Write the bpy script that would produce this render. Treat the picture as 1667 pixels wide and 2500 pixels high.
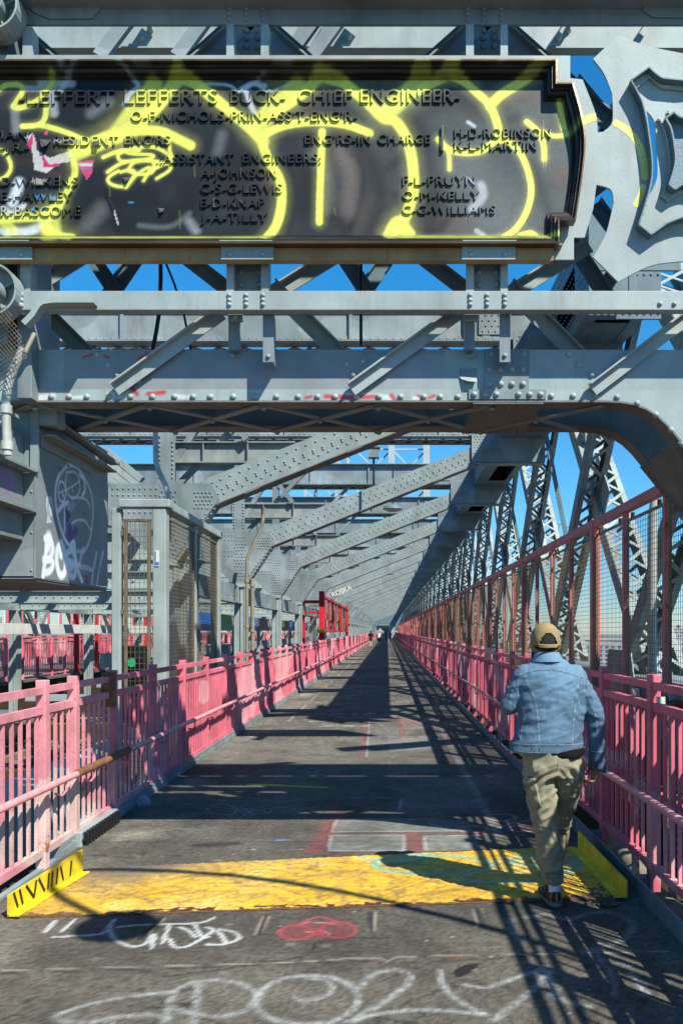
import bpy, bmesh, math, random
import numpy as np
from mathutils import Vector, Matrix, noise as mn
from mathutils.bvhtree import BVHTree
random.seed(7)
rng = np.random.default_rng(3)
R = math.radians
for o in list(bpy.data.objects): bpy.data.objects.remove(o)
SC = bpy.context.scene
COL = SC.collection

# ------------------------------------------------------------------ camera
F = 1944.0            # focal length in photograph pixels
CX, CY, CH = 945.0, 1540.0, 1.70
cd = bpy.data.cameras.new('camera'); cam = bpy.data.objects.new('camera', cd); COL.objects.link(cam)
cam.location = (0, 0, CH); cam.rotation_euler = (R(90), 0, 0)
cd.sensor_fit = 'VERTICAL'; cd.sensor_height = 36; cd.lens = 28
cd.shift_x = -(CX-833.5)/2500; cd.shift_y = (CY-1250)/2500
cd.clip_start = 0.05; cd.clip_end = 20000
SC.camera = cam
# ------------------------------------------------------------------ light
SUN = Vector((1.02, -1.15, 1.75)).normalized()
EL = math.asin(SUN.z); AZ = math.atan2(SUN.x, SUN.y)
w = bpy.data.worlds.new('World'); SC.world = w; w.use_nodes = True
nt = w.node_tree; bg = nt.nodes['Background']
sky = nt.nodes.new('ShaderNodeTexSky'); sky.sky_type = 'NISHITA'; sky.sun_disc = False
sky.sun_elevation = EL; sky.sun_rotation = AZ
sky.altitude = 300; sky.air_density = 1.0; sky.dust_density = 0.0; sky.ozone_density = 2.0
hs = nt.nodes.new('ShaderNodeHueSaturation'); hs.inputs['Saturation'].default_value = 1.1
tint = nt.nodes.new('ShaderNodeMix'); tint.data_type = 'RGBA'; tint.blend_type = 'MULTIPLY'; tint.inputs[0].default_value = 1; 
tc = nt.nodes.new('ShaderNodeTexCoord'); sx_ = nt.nodes.new('ShaderNodeSeparateXYZ'); nt.links.new(tc.outputs['Generated'], sx_.inputs[0])
cr = nt.nodes.new('ShaderNodeValToRGB'); nt.links.new(sx_.outputs['Z'], cr.inputs[0]); cr.color_ramp.elements[0].position = 0; cr.color_ramp.elements[0].color = (.66, .84, 1.12, 1)
cr.color_ramp.elements[1].position = .42; cr.color_ramp.elements[1].color = (.24, 1.24, 1.62, 1); e_ = cr.color_ramp.elements.new(.14); e_.color = (.50, 1.06, 1.30, 1); nt.links.new(cr.outputs[0], tint.inputs[7])
nt.links.new(sky.outputs[0], hs.inputs['Color']); nt.links.new(hs.outputs[0], tint.inputs[6]); nt.links.new(tint.outputs[2], bg.inputs[0]); bg.inputs[1].default_value = 0.08
sd = bpy.data.lights.new('sun', 'SUN'); so = bpy.data.objects.new('sun', sd); COL.objects.link(so)
sd.energy = 5.0; sd.angle = R(0.5); sd.color = (1, .97, .87)
so.rotation_euler = SUN.to_track_quat('Z', 'Y').to_euler(); so.location = (20, -20, 40)
SC.view_settings.view_transform = 'Standard'; SC.view_settings.look = 'None'
SC.view_settings.exposure = 0.70; SC.view_settings.gamma = 1
SC.cycles.max_bounces = 6; SC.cycles.diffuse_bounces = 2

# ------------------------------------------------------------------ helpers
def W(px, py, Y):                      # a point seen at photo pixel (px,py) standing Y metres ahead
    return ((px-CX)*Y/F, Y, CH-(py-CY)*Y/F)
def V3(v): return Vector(v)

def link(o, parent=None):
    COL.objects.link(o)
    if parent is not None: o.parent = parent
    return o
def tag(o, label=None, cat=None, group=None, kind=None):
    if label: o['label'] = label
    if cat: o['category'] = cat
    if group: o['group'] = group
    if kind: o['kind'] = kind
    return o
def empty(name, loc=(0, 0, 0), rz=0):
    o = bpy.data.objects.new(name, None); o.location = loc; o.rotation_euler = (0, 0, rz); o.empty_display_size = .2
    return link(o)
def copy_tree(o, parent=None, loc=None):
    c = o.copy(); COL.objects.link(c); c.parent = parent
    if loc is not None: c.location = loc
    for ch in list(o.children): copy_tree(ch, c)
    return c

class MB:
    def __init__(s): s.v = []; s.f = []; s.sm = []
    def add(s, vs, fs, smooth=False):
        b = len(s.v); s.v.extend(vs); s.f.extend([tuple(b+i for i in f) for f in fs]); s.sm.extend([smooth]*len(fs)); return s
    def box(s, x0, x1, y0, y1, z0, z1):
        return s.add([(x0,y0,z0),(x1,y0,z0),(x1,y1,z0),(x0,y1,z0),(x0,y0,z1),(x1,y0,z1),(x1,y1,z1),(x0,y1,z1)],
              [(0,3,2,1),(4,5,6,7),(0,1,5,4),(1,2,6,5),(2,3,7,6),(3,0,4,7)])
    def bar(s, p, q, w, h, up=(0, 0, 1)):       # w across, h along 'up'
        p = V3(p); q = V3(q); d = (q-p).normalized(); u = V3(up)
        a = d.cross(u)
        if a.length < 1e-5: a = d.cross(Vector((1, 0, 0)))
        a.normalize(); u = a.cross(d).normalized(); a = a*(w/2); u = u*(h/2)
        vs = [tuple(c) for c in (p-a-u, p+a-u, p+a+u, p-a+u, q-a-u, q+a-u, q+a+u, q-a+u)]
        return s.add(vs, [(0,1,2,3),(7,6,5,4),(4,5,1,0),(5,6,2,1),(6,7,3,2),(7,4,0,3)])
    def prism(s, poly, y0, y1, ax='y'):          # poly in (x,z) extruded along y  (ax='x': poly in (y,z) extruded along x ; 'z': (x,y) along z)
        n = len(poly)
        def m(p, t): return (p[0], t, p[1]) if ax == 'y' else ((t, p[0], p[1]) if ax == 'x' else (p[0], p[1], t))
        vs = [m(p, y0) for p in poly]+[m(p, y1) for p in poly]
        fs = [(i, (i+1) % n, n+(i+1) % n, n+i) for i in range(n)]
        s.add(vs, fs+[tuple(range(n))[::-1], tuple(range(n, 2*n))]); return s
    def tube(s, pts, r, seg=8, cap=True):
        pts = [V3(p) for p in pts]; n = len(pts); rs = r if isinstance(r, (list, tuple)) else [r]*n
        t0 = (pts[1]-pts[0]).normalized(); u = t0.orthogonal().normalized(); vs = []
        for i, p in enumerate(pts):
            t = (pts[min(i+1, n-1)]-pts[max(i-1, 0)])
            t = t.normalized() if t.length > 1e-9 else t0
            u = (u-t*u.dot(t)); u = u.normalized() if u.length > 1e-6 else t.orthogonal().normalized(); v = t.cross(u)
            for k in range(seg):
                a = 2*math.pi*k/seg; vs.append(tuple(p+(u*math.cos(a)+v*math.sin(a))*rs[i]))
        fs = [(i*seg+k, i*seg+(k+1) % seg, (i+1)*seg+(k+1) % seg, (i+1)*seg+k) for i in range(n-1) for k in range(seg)]
        s.add(vs, fs, True)
        if cap: s.add(vs[:seg], [tuple(range(seg))[::-1]]); s.add(vs[-seg:], [tuple(range(seg))])
        return s
    def rivets(s, pts, nrm=(0, -1, 0), r=.016, h=None, seg=6):
        n = V3(nrm).normalized(); u = n.orthogonal().normalized(); v = n.cross(u); h = h or r*.75
        for p in pts:
            p = V3(p); vs = []
            for (rr, hh) in ((1, 0), (.86, .5), (.45, .92)):
                for k in range(seg):
                    a = 2*math.pi*k/seg; vs.append(tuple(p+(u*math.cos(a)+v*math.sin(a))*r*rr+n*h*hh))
            vs.append(tuple(p+n*h))
            fs = [(j*seg+k, j*seg+(k+1) % seg, (j+1)*seg+(k+1) % seg, (j+1)*seg+k) for j in range(2) for k in range(seg)]
            fs += [(2*seg+k, 2*seg+(k+1) % seg, 3*seg) for k in range(seg)]
            s.add(vs, fs, True)
        return s
    def strip(s, path, y0, y1, th, side=1):       # flange: path in (x,z), swept from y0 to y1 with thickness th (towards normal)
        n = len(path); P = [Vector(p) for p in path]; off = []
        for i in range(n):
            t = (P[min(i+1, n-1)]-P[max(i-1, 0)]).normalized(); off.append(P[i]+Vector((-t.y, t.x))*th*side)
        return s.prism([tuple(p) for p in P]+[tuple(p) for p in off[::-1]], y0, y1)
    def build(s, name, mat, parent=None, bevel=0, attr=None, loc=None):
        me = bpy.data.meshes.new(name); me.from_pydata(s.v, [], s.f); me.validate()
        if len(me.polygons) == len(s.sm): me.polygons.foreach_set('use_smooth', s.sm)
        me.update()
        bm = bmesh.new(); bm.from_mesh(me); bmesh.ops.recalc_face_normals(bm, faces=bm.faces); bm.to_mesh(me); bm.free()
        me.materials.append(mat); o = bpy.data.objects.new(name, me)
        if loc: o.location = loc
        if attr is not None: paint_mesh(me, attr)
        if bevel:
            b = o.modifiers.new('bevel', 'BEVEL'); b.width = bevel; b.segments = 2; b.limit_method = 'ANGLE'; b.angle_limit = R(50)
        return link(o, parent)

def paint_mesh(me, fn):
    n = len(me.vertices); co = np.empty(n*3); me.vertices.foreach_get('co', co); co = co.reshape(-1, 3)
    c = np.ones((n, 4)); c[:, :3] = np.clip(fn(co), 0, 1)
    a = me.color_attributes.new('paint', 'FLOAT_COLOR', 'POINT'); a.data.foreach_set('color', c.ravel())

# ---- paint maps: strokes of real spray paint / chalk stored on dense meshes
def vnoise(p, s, seed=0):
    q = p*s+seed*17.3
    i = np.floor(q).astype(np.int64); f = q-i; f = f*f*(3-2*f)
    def h(a, b):
        x = np.sin(a*127.1+b*311.7+seed*74.7)*43758.5453; return x-np.floor(x)
    a = h(i[:, 0], i[:, 1]); b = h(i[:, 0]+1, i[:, 1]); c = h(i[:, 0], i[:, 1]+1); d = h(i[:, 0]+1, i[:, 1]+1)
    return (a*(1-f[:, 0])+b*f[:, 0])*(1-f[:, 1])+(c*(1-f[:, 0])+d*f[:, 0])*f[:, 1]
def fbm(p, s, seed=0, o=4):
    r = 0; a = .5; t = 0
    for k in range(o): r = r+a*vnoise(p, s*2**k, seed+k); t += a; a *= .5
    return r/t
def smooth_poly(pts, n=5):
    pts = [np.array(p, float) for p in pts]
    if len(pts) < 3: return pts
    out = []
    for i in range(len(pts)-1):
        p0 = pts[max(i-1, 0)]; p1 = pts[i]; p2 = pts[i+1]; p3 = pts[min(i+2, len(pts)-1)]
        for k in range(n):
            t = k/n
            out.append(.5*((2*p1)+(-p0+p2)*t+(2*p0-5*p1+4*p2-p3)*t*t+(-p0+3*p1-3*p2+p3)*t**3))
    return out+[pts[-1]]
def stroke(col, P, pts, w, rgb, soft=.5, alpha=1.0, curve=True, grain=0, seed=1):
    """blend rgb into col along a polyline; P (n,2) surface coordinates in metres"""
    q = smooth_poly(pts) if curve else [np.array(p, float) for p in pts]
    if len(q) == 1: q = [q[0], q[0]+1e-4]
    a = np.array(q); mn_ = a.min(0)-w*1.5; mx = a.max(0)+w*1.5
    idx = np.where((P[:, 0] > mn_[0]) & (P[:, 0] < mx[0]) & (P[:, 1] > mn_[1]) & (P[:, 1] < mx[1]))[0]
    if len(idx) == 0: return
    p = P[idx]; d = np.full(len(idx), 1e9)
    for i in range(len(a)-1):
        ab = a[i+1]-a[i]; l = (ab@ab)+1e-12; t = np.clip(((p-a[i])@ab)/l, 0, 1)
        dd = np.hypot(*(p-a[i]-t[:, None]*ab).T); d = np.minimum(d, dd)
    hw = w/2; k = np.clip((hw*(1+soft)-d)/(hw*2*soft+1e-9), 0, 1); k = k*k*(3-2*k)*alpha
    if grain: k = k*np.clip(1.25-grain*1.7*fbm(p, 38, seed, 2)+.35*grain, 0, 1)*np.clip(1.15-grain*.9*rng.random(len(k)), 0, 1)
    col[idx] = col[idx]*(1-k[:, None])+np.array(rgb)*k[:, None]
def fill(col, P, poly, rgb, alpha=1.0, grain=0, seed=1, gs=18):
    a = np.array(poly, float); mn_ = a.min(0); mx = a.max(0)
    idx = np.where((P[:, 0] > mn_[0]) & (P[:, 0] < mx[0]) & (P[:, 1] > mn_[1]) & (P[:, 1] < mx[1]))[0]
    if len(idx) == 0: return
    p = P[idx]; ins = np.zeros(len(idx), bool); j = len(a)-1
    for i in range(len(a)):
        xi, yi = a[i]; xj, yj = a[j]
        c = ((yi > p[:, 1]) != (yj > p[:, 1])) & (p[:, 0] < (xj-xi)*(p[:, 1]-yi)/((yj-yi) if abs(yj-yi) > 1e-12 else 1e-12)+xi)
        ins ^= c; j = i
    k = ins*alpha
    if grain: k = k*np.clip(1.2-grain*1.9*fbm(p, gs, seed, 3)+.4*grain, 0, 1)
    col[idx] = col[idx]*(1-k[:, None])+np.array(rgb)*k[:, None]

def grid(name, mat, us, vs, fn, parent=None, attr=None, smooth=False):
    """surface fn(u,v)->(x,y,z) on a regular grid with a paint map"""
    nu, nv = len(us), len(vs); U, Vv = np.meshgrid(us, vs, indexing='ij')
    X, Y, Z = fn(U, Vv); co = np.stack([X, Y, Z], -1).reshape(-1, 3)
    i = np.arange((nu-1)*(nv-1)); a = (i//(nv-1))*nv+i % (nv-1)
    fa = np.stack([a, a+nv, a+nv+1, a+1], 1)
    me = bpy.data.meshes.new(name); me.vertices.add(len(co)); me.vertices.foreach_set('co', co.ravel())
    me.loops.add(fa.size); me.polygons.add(len(fa)); me.loops.foreach_set('vertex_index', fa.ravel())
    me.polygons.foreach_set('loop_start', np.arange(len(fa))*4); me.update(calc_edges=True)
    if smooth: me.polygons.foreach_set('use_smooth', [True]*len(fa))
    me.materials.append(mat)
    if attr: paint_mesh(me, attr)
    return link(bpy.data.objects.new(name, me), parent)

# ------------------------------------------------------------------ materials
def nd(nt, t, **k):
    n = nt.nodes.new(t)
    for a, b in k.items(): setattr(n, a, b)
    return n
def mixc(nt, fac, a, b, mode='MIX'):
    m = nd(nt, 'ShaderNodeMix', data_type='RGBA', blend_type=mode)
    for i, x in ((0, fac), (6, a), (7, b)):
        if isinstance(x, (int, float)): m.inputs[i].default_value = x
        elif isinstance(x, tuple): m.inputs[i].default_value = (*x, 1)
        else: nt.links.new(x, m.inputs[i])
    return m.outputs[2]
def noise_n(nt, vec, scale, detail=4, rough=.55, sc=(1, 1, 1)):
    if sc != (1, 1, 1):
        mp = nd(nt, 'ShaderNodeMapping'); mp.inputs['Scale'].default_value = sc; nt.links.new(vec, mp.inputs[0]); vec = mp.outputs[0]
    n = nd(nt, 'ShaderNodeTexNoise'); n.inputs['Scale'].default_value = scale; n.inputs['Detail'].default_value = detail
    n.inputs['Roughness'].default_value = rough; nt.links.new(vec, n.inputs['Vector']); return n.outputs[0]
def ramp(nt, x, a, b, lo=0, hi=1):
    m = nd(nt, 'ShaderNodeMapRange', clamp=True); m.inputs[1].default_value = a; m.inputs[2].default_value = b
    m.inputs[3].default_value = lo; m.inputs[4].default_value = hi; nt.links.new(x, m.inputs[0]); return m.outputs[0]
def mat(name, base, rough=.6, metal=0, var=.25, scale=2.5, patch=None, patch_amt=.0, rust=0, rustc=(.22, .09, .035), streak=0,
        grime=0, bump=.15, bscale=60, attr=False, spec=.4, fine=0, emit=None, coordobj=False, dent=0):
    m = bpy.data.materials.new(name); m.use_nodes = True; nt = m.node_tree; p = nt.nodes['Principled BSDF']
    p.inputs['Roughness'].default_value = rough; p.inputs['Metallic'].default_value = metal; p.inputs['Specular IOR Level'].default_value = spec
    if coordobj: vec = nd(nt, 'ShaderNodeTexCoord').outputs['Object']
    else: vec = nd(nt, 'ShaderNodeNewGeometry').outputs['Position']
    if attr:
        at = nd(nt, 'ShaderNodeAttribute'); at.attribute_name = 'paint'; c = at.outputs['Color']
    else: c = base
    if patch is not None:
        c = mixc(nt, ramp(nt, noise_n(nt, vec, .55, 1.5, .4, (1, .8, 2.2)), .56-patch_amt, .57-patch_amt), c, patch)
    if var:
        n1 = noise_n(nt, vec, scale, 5, .6)
        c = mixc(nt, 1.0, c, mixc(nt, ramp(nt, n1, .3, .7), (1-var, 1-var, 1-var), (1+var*.35,)*3), 'MULTIPLY')
    if fine:
        n2 = noise_n(nt, vec, bscale*2.2, 2, .6)
        c = mixc(nt, 1.0, c, mixc(nt, ramp(nt, n2, .35, .65), (1-fine,)*3, (1+fine,)*3), 'MULTIPLY')
    if grime:
        g = noise_n(nt, vec, 1.7, 6, .7, (2.5, 2.5, .5))
        c = mixc(nt, ramp(nt, g, .5, .78, 0, grime), c, (.07, .06, .045))
    if streak:
        g = noise_n(nt, vec, 5, 4, .65, (4, 4, .22))
        c = mixc(nt, ramp(nt, g, .6, .75, 0, streak), c, rustc)
    if rust:
        g = noise_n(nt, vec, 5.5, 8, .72)
        g2 = mixc(nt, ramp(nt, noise_n(nt, vec, 30, 3), .3, .7), rustc, tuple(min(1, x*1.8) for x in rustc))
        c = mixc(nt, ramp(nt, g, .66-rust*.25, .70-rust*.25), c, g2)
    if isinstance(c, tuple): p.inputs['Base Color'].default_value = (*c, 1)
    else: nt.links.new(c, p.inputs['Base Color'])
    if bump:
        b = nd(nt, 'ShaderNodeBump'); b.inputs['Strength'].default_value = bump; b.inputs['Distance'].default_value = .01
        nt.links.new(noise_n(nt, vec, bscale, 4, .6), b.inputs['Height'])
        if dent:
            b2 = nd(nt, 'ShaderNodeBump'); b2.inputs['Strength'].default_value = dent; b2.inputs['Distance'].default_value = .05
            nt.links.new(noise_n(nt, vec, 4, 3, .5), b2.inputs['Height']); nt.links.new(b2.outputs[0], b.inputs['Normal'])
        nt.links.new(b.outputs[0], p.inputs['Normal'])
    if emit:
        p.inputs['Emission Color'].default_value = (*emit[0], 1); p.inputs['Emission Strength'].default_value = emit[1]
    return m
M = {}
M['steel'] = mat('grey_green_steel_paint', (.20, .245, .245), .5, var=.34, scale=1.6, patch=(.26, .305, .31), patch_amt=.01, grime=.5, streak=.5, rust=.04, bump=.1, bscale=55, rustc=(.20, .10, .045))
M['brace'] = mat('brace_grey_paint', (.255, .305, .295), .5, var=.24, scale=2.2, patch=(.25, .28, .28), patch_amt=-.04, grime=.3, streak=.5, rust=.02, bump=.1, rustc=(.20, .11, .05))
M['steel_under'] = mat('worn_steel_paint', (.25, .275, .26), .6, var=.3, scale=3, grime=.5, streak=.35, rust=.1, bump=.3)
M['steel_light'] = mat('pale_steel_paint', (.31, .365, .345), .5, var=.25, scale=2, grime=.4, streak=.5, rust=.03, bump=.1, rustc=(.3, .17, .07))
M['steel_dark'] = mat('dark_blue_steel_paint', (.12, .19, .22), .5, var=.25, grime=.3, bump=.2)
M['steel_paint'] = mat('steel_with_spray_marks', (.3, .3, .3), .5, attr=True, var=.15, scale=2.5, grime=.2, bump=.12, bscale=45)
M['soffit'] = mat('brown_stained_steel', (.17, .168, .155), .7, var=.35, scale=4, rust=.05, grime=.3, bump=.4)
M['rust'] = mat('rusted_steel', (.23, .10, .04), .8, var=.45, scale=8, rust=.3, bump=.5, rustc=(.12, .045, .02))
M['rust_run'] = mat('steel_with_rust_runs', (.40, .25, .10), .65, var=.35, scale=6, streak=1.0, rust=.2, grime=.4, bump=.4, rustc=(.30, .12, .03))
M['pink'] = mat('pink_railing_paint', (.74, .165, .22), .55, var=.32, scale=2.2, patch=(.82, .34, .37), patch_amt=.0, grime=.3, streak=.35, rust=.08, bump=.2, rustc=(.33, .10, .05))
M['pink_faded'] = mat('faded_pink_paint', (.72, .27, .30), .6, var=.3, scale=5, patch=(.72, .48, .42), patch_amt=-.06, grime=.35, streak=.6, rust=.14, bump=.35, rustc=(.25, .09, .04))
M['pink_pipe'] = mat('pink_pipe_paint', (.74, .32, .33), .5, var=.35, scale=4, streak=.3, rust=.08, bump=.2, rustc=(.38, .17, .07))
M['fence_red'] = mat('red_pink_fence_paint', (.66, .17, .16), .55, var=.3, scale=3, grime=.35, streak=.3, rust=.05, bump=.2)
M['red'] = mat('bright_red_paint', (.62, .02, .03), .45, var=.3, grime=.3, bump=.1)
M['wire'] = mat('brass_coloured_wire', (.17, .125, .06), .55, .3, var=.3, scale=5, bump=0)
M['wire_frame'] = mat('tarnished_wire_frame', (.21, .16, .10), .5, .3, var=.4, scale=6, rust=.05, bump=.1)
M['chain'] = mat('rusty_chain_wire', (.17, .14, .10), .6, .3, var=.5, scale=20, rust=.15, bump=0)
M['pipe'] = mat('weathered_conduit', (.44, .46, .42), .45, .1, var=.25, scale=6, streak=.4, rust=.03, bump=.1)
M['conduit_brown'] = mat('brown_conduit', (.27, .235, .16), .6, .1, var=.35, scale=6, rust=.1, bump=.1)
M['deck'] = mat('asphalt_deck', (.1, .1, .1), .85, attr=True, var=.4, scale=1.3, bump=1.0, bscale=110, fine=.75, spec=.3, grime=.45)
M['plate'] = mat('yellow_tread_plate_paint', (.8, .5, .05), .5, attr=True, var=.28, scale=5, bump=.3, bscale=90, spec=.45, grime=.3)
M['yellow'] = mat('yellow_kerb_paint', (.80, .60, .02), .5, var=.35, scale=9, grime=.6, rust=.12, bump=.4, rustc=(.14, .08, .03))
M['bronze'] = mat('black_bronze_with_spray_paint', (.05, .05, .05), .55, .15, attr=True, var=.2, scale=3, bump=.05, bscale=70, spec=.3)
M['mould'] = mat('bronze_moulding', (.05, .04, .03), .3, .5, attr=True, var=.3, scale=5, bump=.12, spec=.6)
M['track_dark'] = mat('oily_track_steel', (.06, .042, .028), .95, spec=.1, var=.4, rust=.12, bump=.4, rustc=(.16, .07, .03))
M['tie'] = mat('weathered_timber_tie', (.20, .15, .105), .85, var=.4, scale=5, bump=.6, bscale=30)
M['rail'] = mat('worn_rail_steel', (.3, .2, .14), .4, .5, var=.4, rust=.25)
M['grey_box'] = mat('grey_cabinet_paint', (.30, .34, .33), .6, var=.2, grime=.4, bump=.2)
M['white'] = mat('dirty_white_paint', (.62, .62, .56), .6, var=.2, grime=.2, rust=.02, bump=.15)
M['black'] = mat('black_rubber', (.012, .012, .013), .5, var=.2, bump=.15)
M['green_lens'] = mat('green_signal_lens', (0, .3, .12), .2, var=0, bump=0, emit=((.02, .7, .25), .4))
M['water'] = mat('river_water', (.04, .09, .12), .15, var=.2, scale=.02, bump=.5, bscale=.25, spec=.6)
M['city'] = mat('distant_building_wall', (.42, .40, .38), .7, var=.3, scale=.05, bump=0)
M['city_b'] = mat('distant_brick_wall', (.33, .20, .15), .8, var=.3, scale=.05, bump=0)
M['glass'] = mat('blue_tinted_glass', (.06, .16, .26), .12, .2, var=.5, scale=.15, bump=0, spec=.8)
M['leaf'] = mat('park_tree_leaves', (.07, .13, .03), .7, var=.5, scale=.3, bump=0)
M['bark'] = mat('tree_bark', (.09, .07, .05), .9, var=.3)
M['tower'] = mat('pale_tower_steel', (.36, .41, .42), .6, var=.15, scale=.3, bump=0)
# ================================================================== ground level: deck, river, shore
def g(px, py):                     # photo pixel -> point of the deck (x, y)
    Y = CH*F/(py-CY); return ((px-CX)*Y/F, Y)
Z1 = lambda l: [g(.574*x, 2120+.574*y) for x, y in l]
Z2 = lambda l: [g(800+.553*x, 2050+.553*y) for x, y in l]
Z6 = lambda l: [g(400+.574*x, 1550+.574*y) for x, y in l]
def ell(cx, cy, rx, ry, n=18, a0=0, a1=360): return [(cx+rx*math.cos(R(a0+(a1-a0)*k/n)), cy+ry*math.sin(R(a0+(a1-a0)*k/n))) for k in range(n+1)]
WH = (.50, .53, .51)
def deck_paint(co):
    P = co[:, :2]; n = len(P); base = np.empty((n, 3))
    f1 = fbm(P, .9, 3); f2 = fbm(P, 5, 8); near = np.clip((4.6-P[:, 1])/.6, 0, 1)
    base[:] = np.array([.135, .122, .097])
    st_ = np.clip(fbm(P, 1.7, 13, 5)*3-1.45, 0, 1); base *= (.50+.6*f1+.45*f2)[:, None]; base *= (1-.45*st_)[:, None]; pt = ((vnoise(np.floor(P/np.array([1.4, 2.1]))+.5, 1.0, 77) > .62)); base[pt] *= .82
    base = base*(1-near[:, None]*.35)+np.array([.13, .118, .092])*(near*.35)[:, None]*(0.6+f2[:, None])
    # sandy light dust close to the left kerb and small pale chips
    d = np.clip(1-np.abs(P[:, 0]+2.2)/.45, 0, 1)*np.clip(fbm(P, 2.2, 5)*2-.7, 0, 1); base += d[:, None]*np.array([.15, .135, .105])
    chips = (vnoise(P, 34, 9) > .962)*(fbm(P, 1.3, 6) > .48); base += chips[:, None]*.16
    base *= (.62+.76*rng.random(n))[:, None]
    c = base
    S = lambda pts, w, rgb=WH, soft=.75, al=.78, gr=.85, cv=True, sd=1: stroke(c, P, pts, w*.82, rgb, soft, al, cv, gr, sd)
    RED = (.40, .07, .075); PK = (.62, .22, .22); TEAL = (.05, .35, .33)
    for k in range(26):          # cracks
        x = random.uniform(-2.3, 1.4); y = random.uniform(2.3, 13); q = [(x, y)]
        for _ in range(random.randint(4, 9)): x += random.gauss(0, .16); y += random.gauss(.03, .10); q.append((x, y))
        stroke(c, P, q, .012, (.02, .019, .018), .9, .8, False)
    for k in range(260):         # gum spots, drips
        x = random.uniform(-2.4, 1.6); y = 2.4+11*random.random()**1.5; dk = random.random() < .6
        stroke(c, P, [(x, y), (x+.01, y)], random.uniform(.02, .05), (.03, .03, .03) if dk else (.26, .25, .22), .7, .7)
    for k in range(60):          # faint old scribbles
        x = random.uniform(-2.1, 1.3); y = random.uniform(6.5, 16); q = [(x, y)]
        for _ in range(random.randint(3, 7)): x += random.gauss(.06, .14); y += random.gauss(0, .13); q.append((x, y))
        stroke(c, P, q, random.uniform(.012, .03), random.choice([(.4, .42, .42), (.34, .34, .3), (.4, .2, .2), (.12, .3, .3)]), .8, random.uniform(.25, .6), True, .8, k)
    # long transverse seams
    S(Z1([(-200,440),(0,435),(300,425),(700,415),(1190,402),(1568,380)])+Z2([(60,524),(230,522),(262,536),(300,518),(550,510),(900,505),(1200,500),(1500,492)]), .014, (.36, .33, .27), .5, .9, .5, False)
    S(Z1([(-200,452),(700,428),(1568,393)])+Z2([(262,548),(900,515)]), .012, (.02, .02, .02), .5, .7, .3, False)
    S([g(300, 2048), g(1120, 2078)], .014, (.03, .03, .03), .5, .4, .3, False)
    # near letters in white spray
    for q, w in (([(740,525),(600,538),(500,552),(340,590),(240,630),(300,655),(400,652),(500,632),(640,622),(715,640)], .040),
                 ([(745,520),(725,570),(700,650)], .046),
                 ([(770,505),(830,482),(920,474),(1020,488),(1085,525),(1080,570),(1030,610),(930,628),(830,618),(740,600)], .040),
                 ([(845,490),(838,560),(822,665)], .046),
                 ([(1105,530),(1130,505),(1200,470),(1300,456),(1410,462),(1490,500),(1522,545),(1500,600),(1430,645),(1300,664),(1180,648),(1105,608),(1090,570),(1110,530)], .042),
                 ([(1250,545),(1290,562),(1350,552),(1405,530),(1412,500),(1370,475),(1300,466)], .036)):
        S(Z1(q), w)
    for q, w in (([(40,612),(120,648),(150,650),(170,615),(230,585),(300,575),(355,590),(360,625),(300,680),(200,745),(110,800)], .045),
                 ([(90,805),(200,775),(320,757),(450,750),(600,762),(695,770)], .038), ([(695,770),(620,735),(540,685),(505,630),(498,578)], .04),
                 ([(600,642),(680,650),(760,635),(860,600),(930,575)], .04), ([(735,795),(800,745),(900,665),(985,580)], .044),
                 ([(950,560),(985,640),(1020,700),(1140,735)], .05)):
        S(Z2(q), w)
    S(Z2([(850,440),(810,400),(800,350)]), .05, WH, .8, .45)
    S(Z2([(870,345),(960,330),(1060,352),(1150,325),(1260,325),(1330,360),(1340,400),(1290,445),(1200,480),(1130,498)]), .055, WH, .7, .5)
    S(Z2([(1060,352),(1150,333)]), .04, PK, .8, .5)
    S(Z2([(1190,510),(1250,600),(1270,690)]), .03, WH, .9, .5); 
    for q in ([(1300,545),(1330,555)], [(1340,590),(1380,650),(1410,680)], [(1370,630),(1400,640)]): S(Z2(q), .035, (.6, .62, .62), 1, .8, .9)
    # small tag and red heart before the plate
    for q in ([(190,272),(240,222)], [(262,268),(318,218)], [(230,292),(330,286),(440,275),(485,218)], [(470,262),(490,300),(560,332),(625,318),(650,280)],
              [(645,342),(662,280)], [(690,320),(722,240)], [(722,300),(745,335),(800,330),(858,300),(885,292)], [(762,250),(800,262),(830,290)],
              [(830,240),(862,290),(905,262),(880,250)], [(905,262),(935,275),(960,312)], [(880,322),(950,322),(1015,300),(1000,272),(930,258)], [(500,250),(600,240),(840,232),(910,210)]):
        S(Z1(q), .028, (.62, .64, .62), .5, .9, .35)
    fill(c, P, Z1(ell(1350, 262, 150, 40)), (.42, .05, .06), .4, .5)
    for q in (ell(1260, 272, 70, 30), ell(1440, 262, 74, 33), [(1260,245),(1330,212),(1380,208),(1430,228)], [(1300,262),(1370,282),(1350,255)]): S(Z1(q), .03, (.5, .07, .08), .6, .85, .4)
    for q in ([(1285,235),(1320,228)], [(1345,230),(1395,232),(1430,240)], [(1300,270),(1380,268),(1400,280)]): S(Z1(q), .016, (.55, .45, .45), .6, .6, .4)
    for q in ([(598,300),(690,212)], [(1100,278),(1135,200)]):
        S(Z1(q), .055, (.03, .028, .027), .2, .9, 0, False); 
    for q in ([(188,400),(193,320)], [(680,380),(658,305)]): S(Z2(q), .05, (.035, .035, .04), .2, .9, 0, False)
    for q in ([(1085,280),(1118,200)], [(1118,280),(1148,200)], [(690,214),(705,212),(610,300)]): S(Z1(q), .012, (.45, .38, .27), .5, .7, .5, False)
    for q in ([(175,402),(178,320)], [(206,402),(208,320)], [(664,382),(642,305)], [(696,380),(675,303)]): S(Z2(q), .01, (.42, .37, .28), .5, .7, .5, False)
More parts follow.
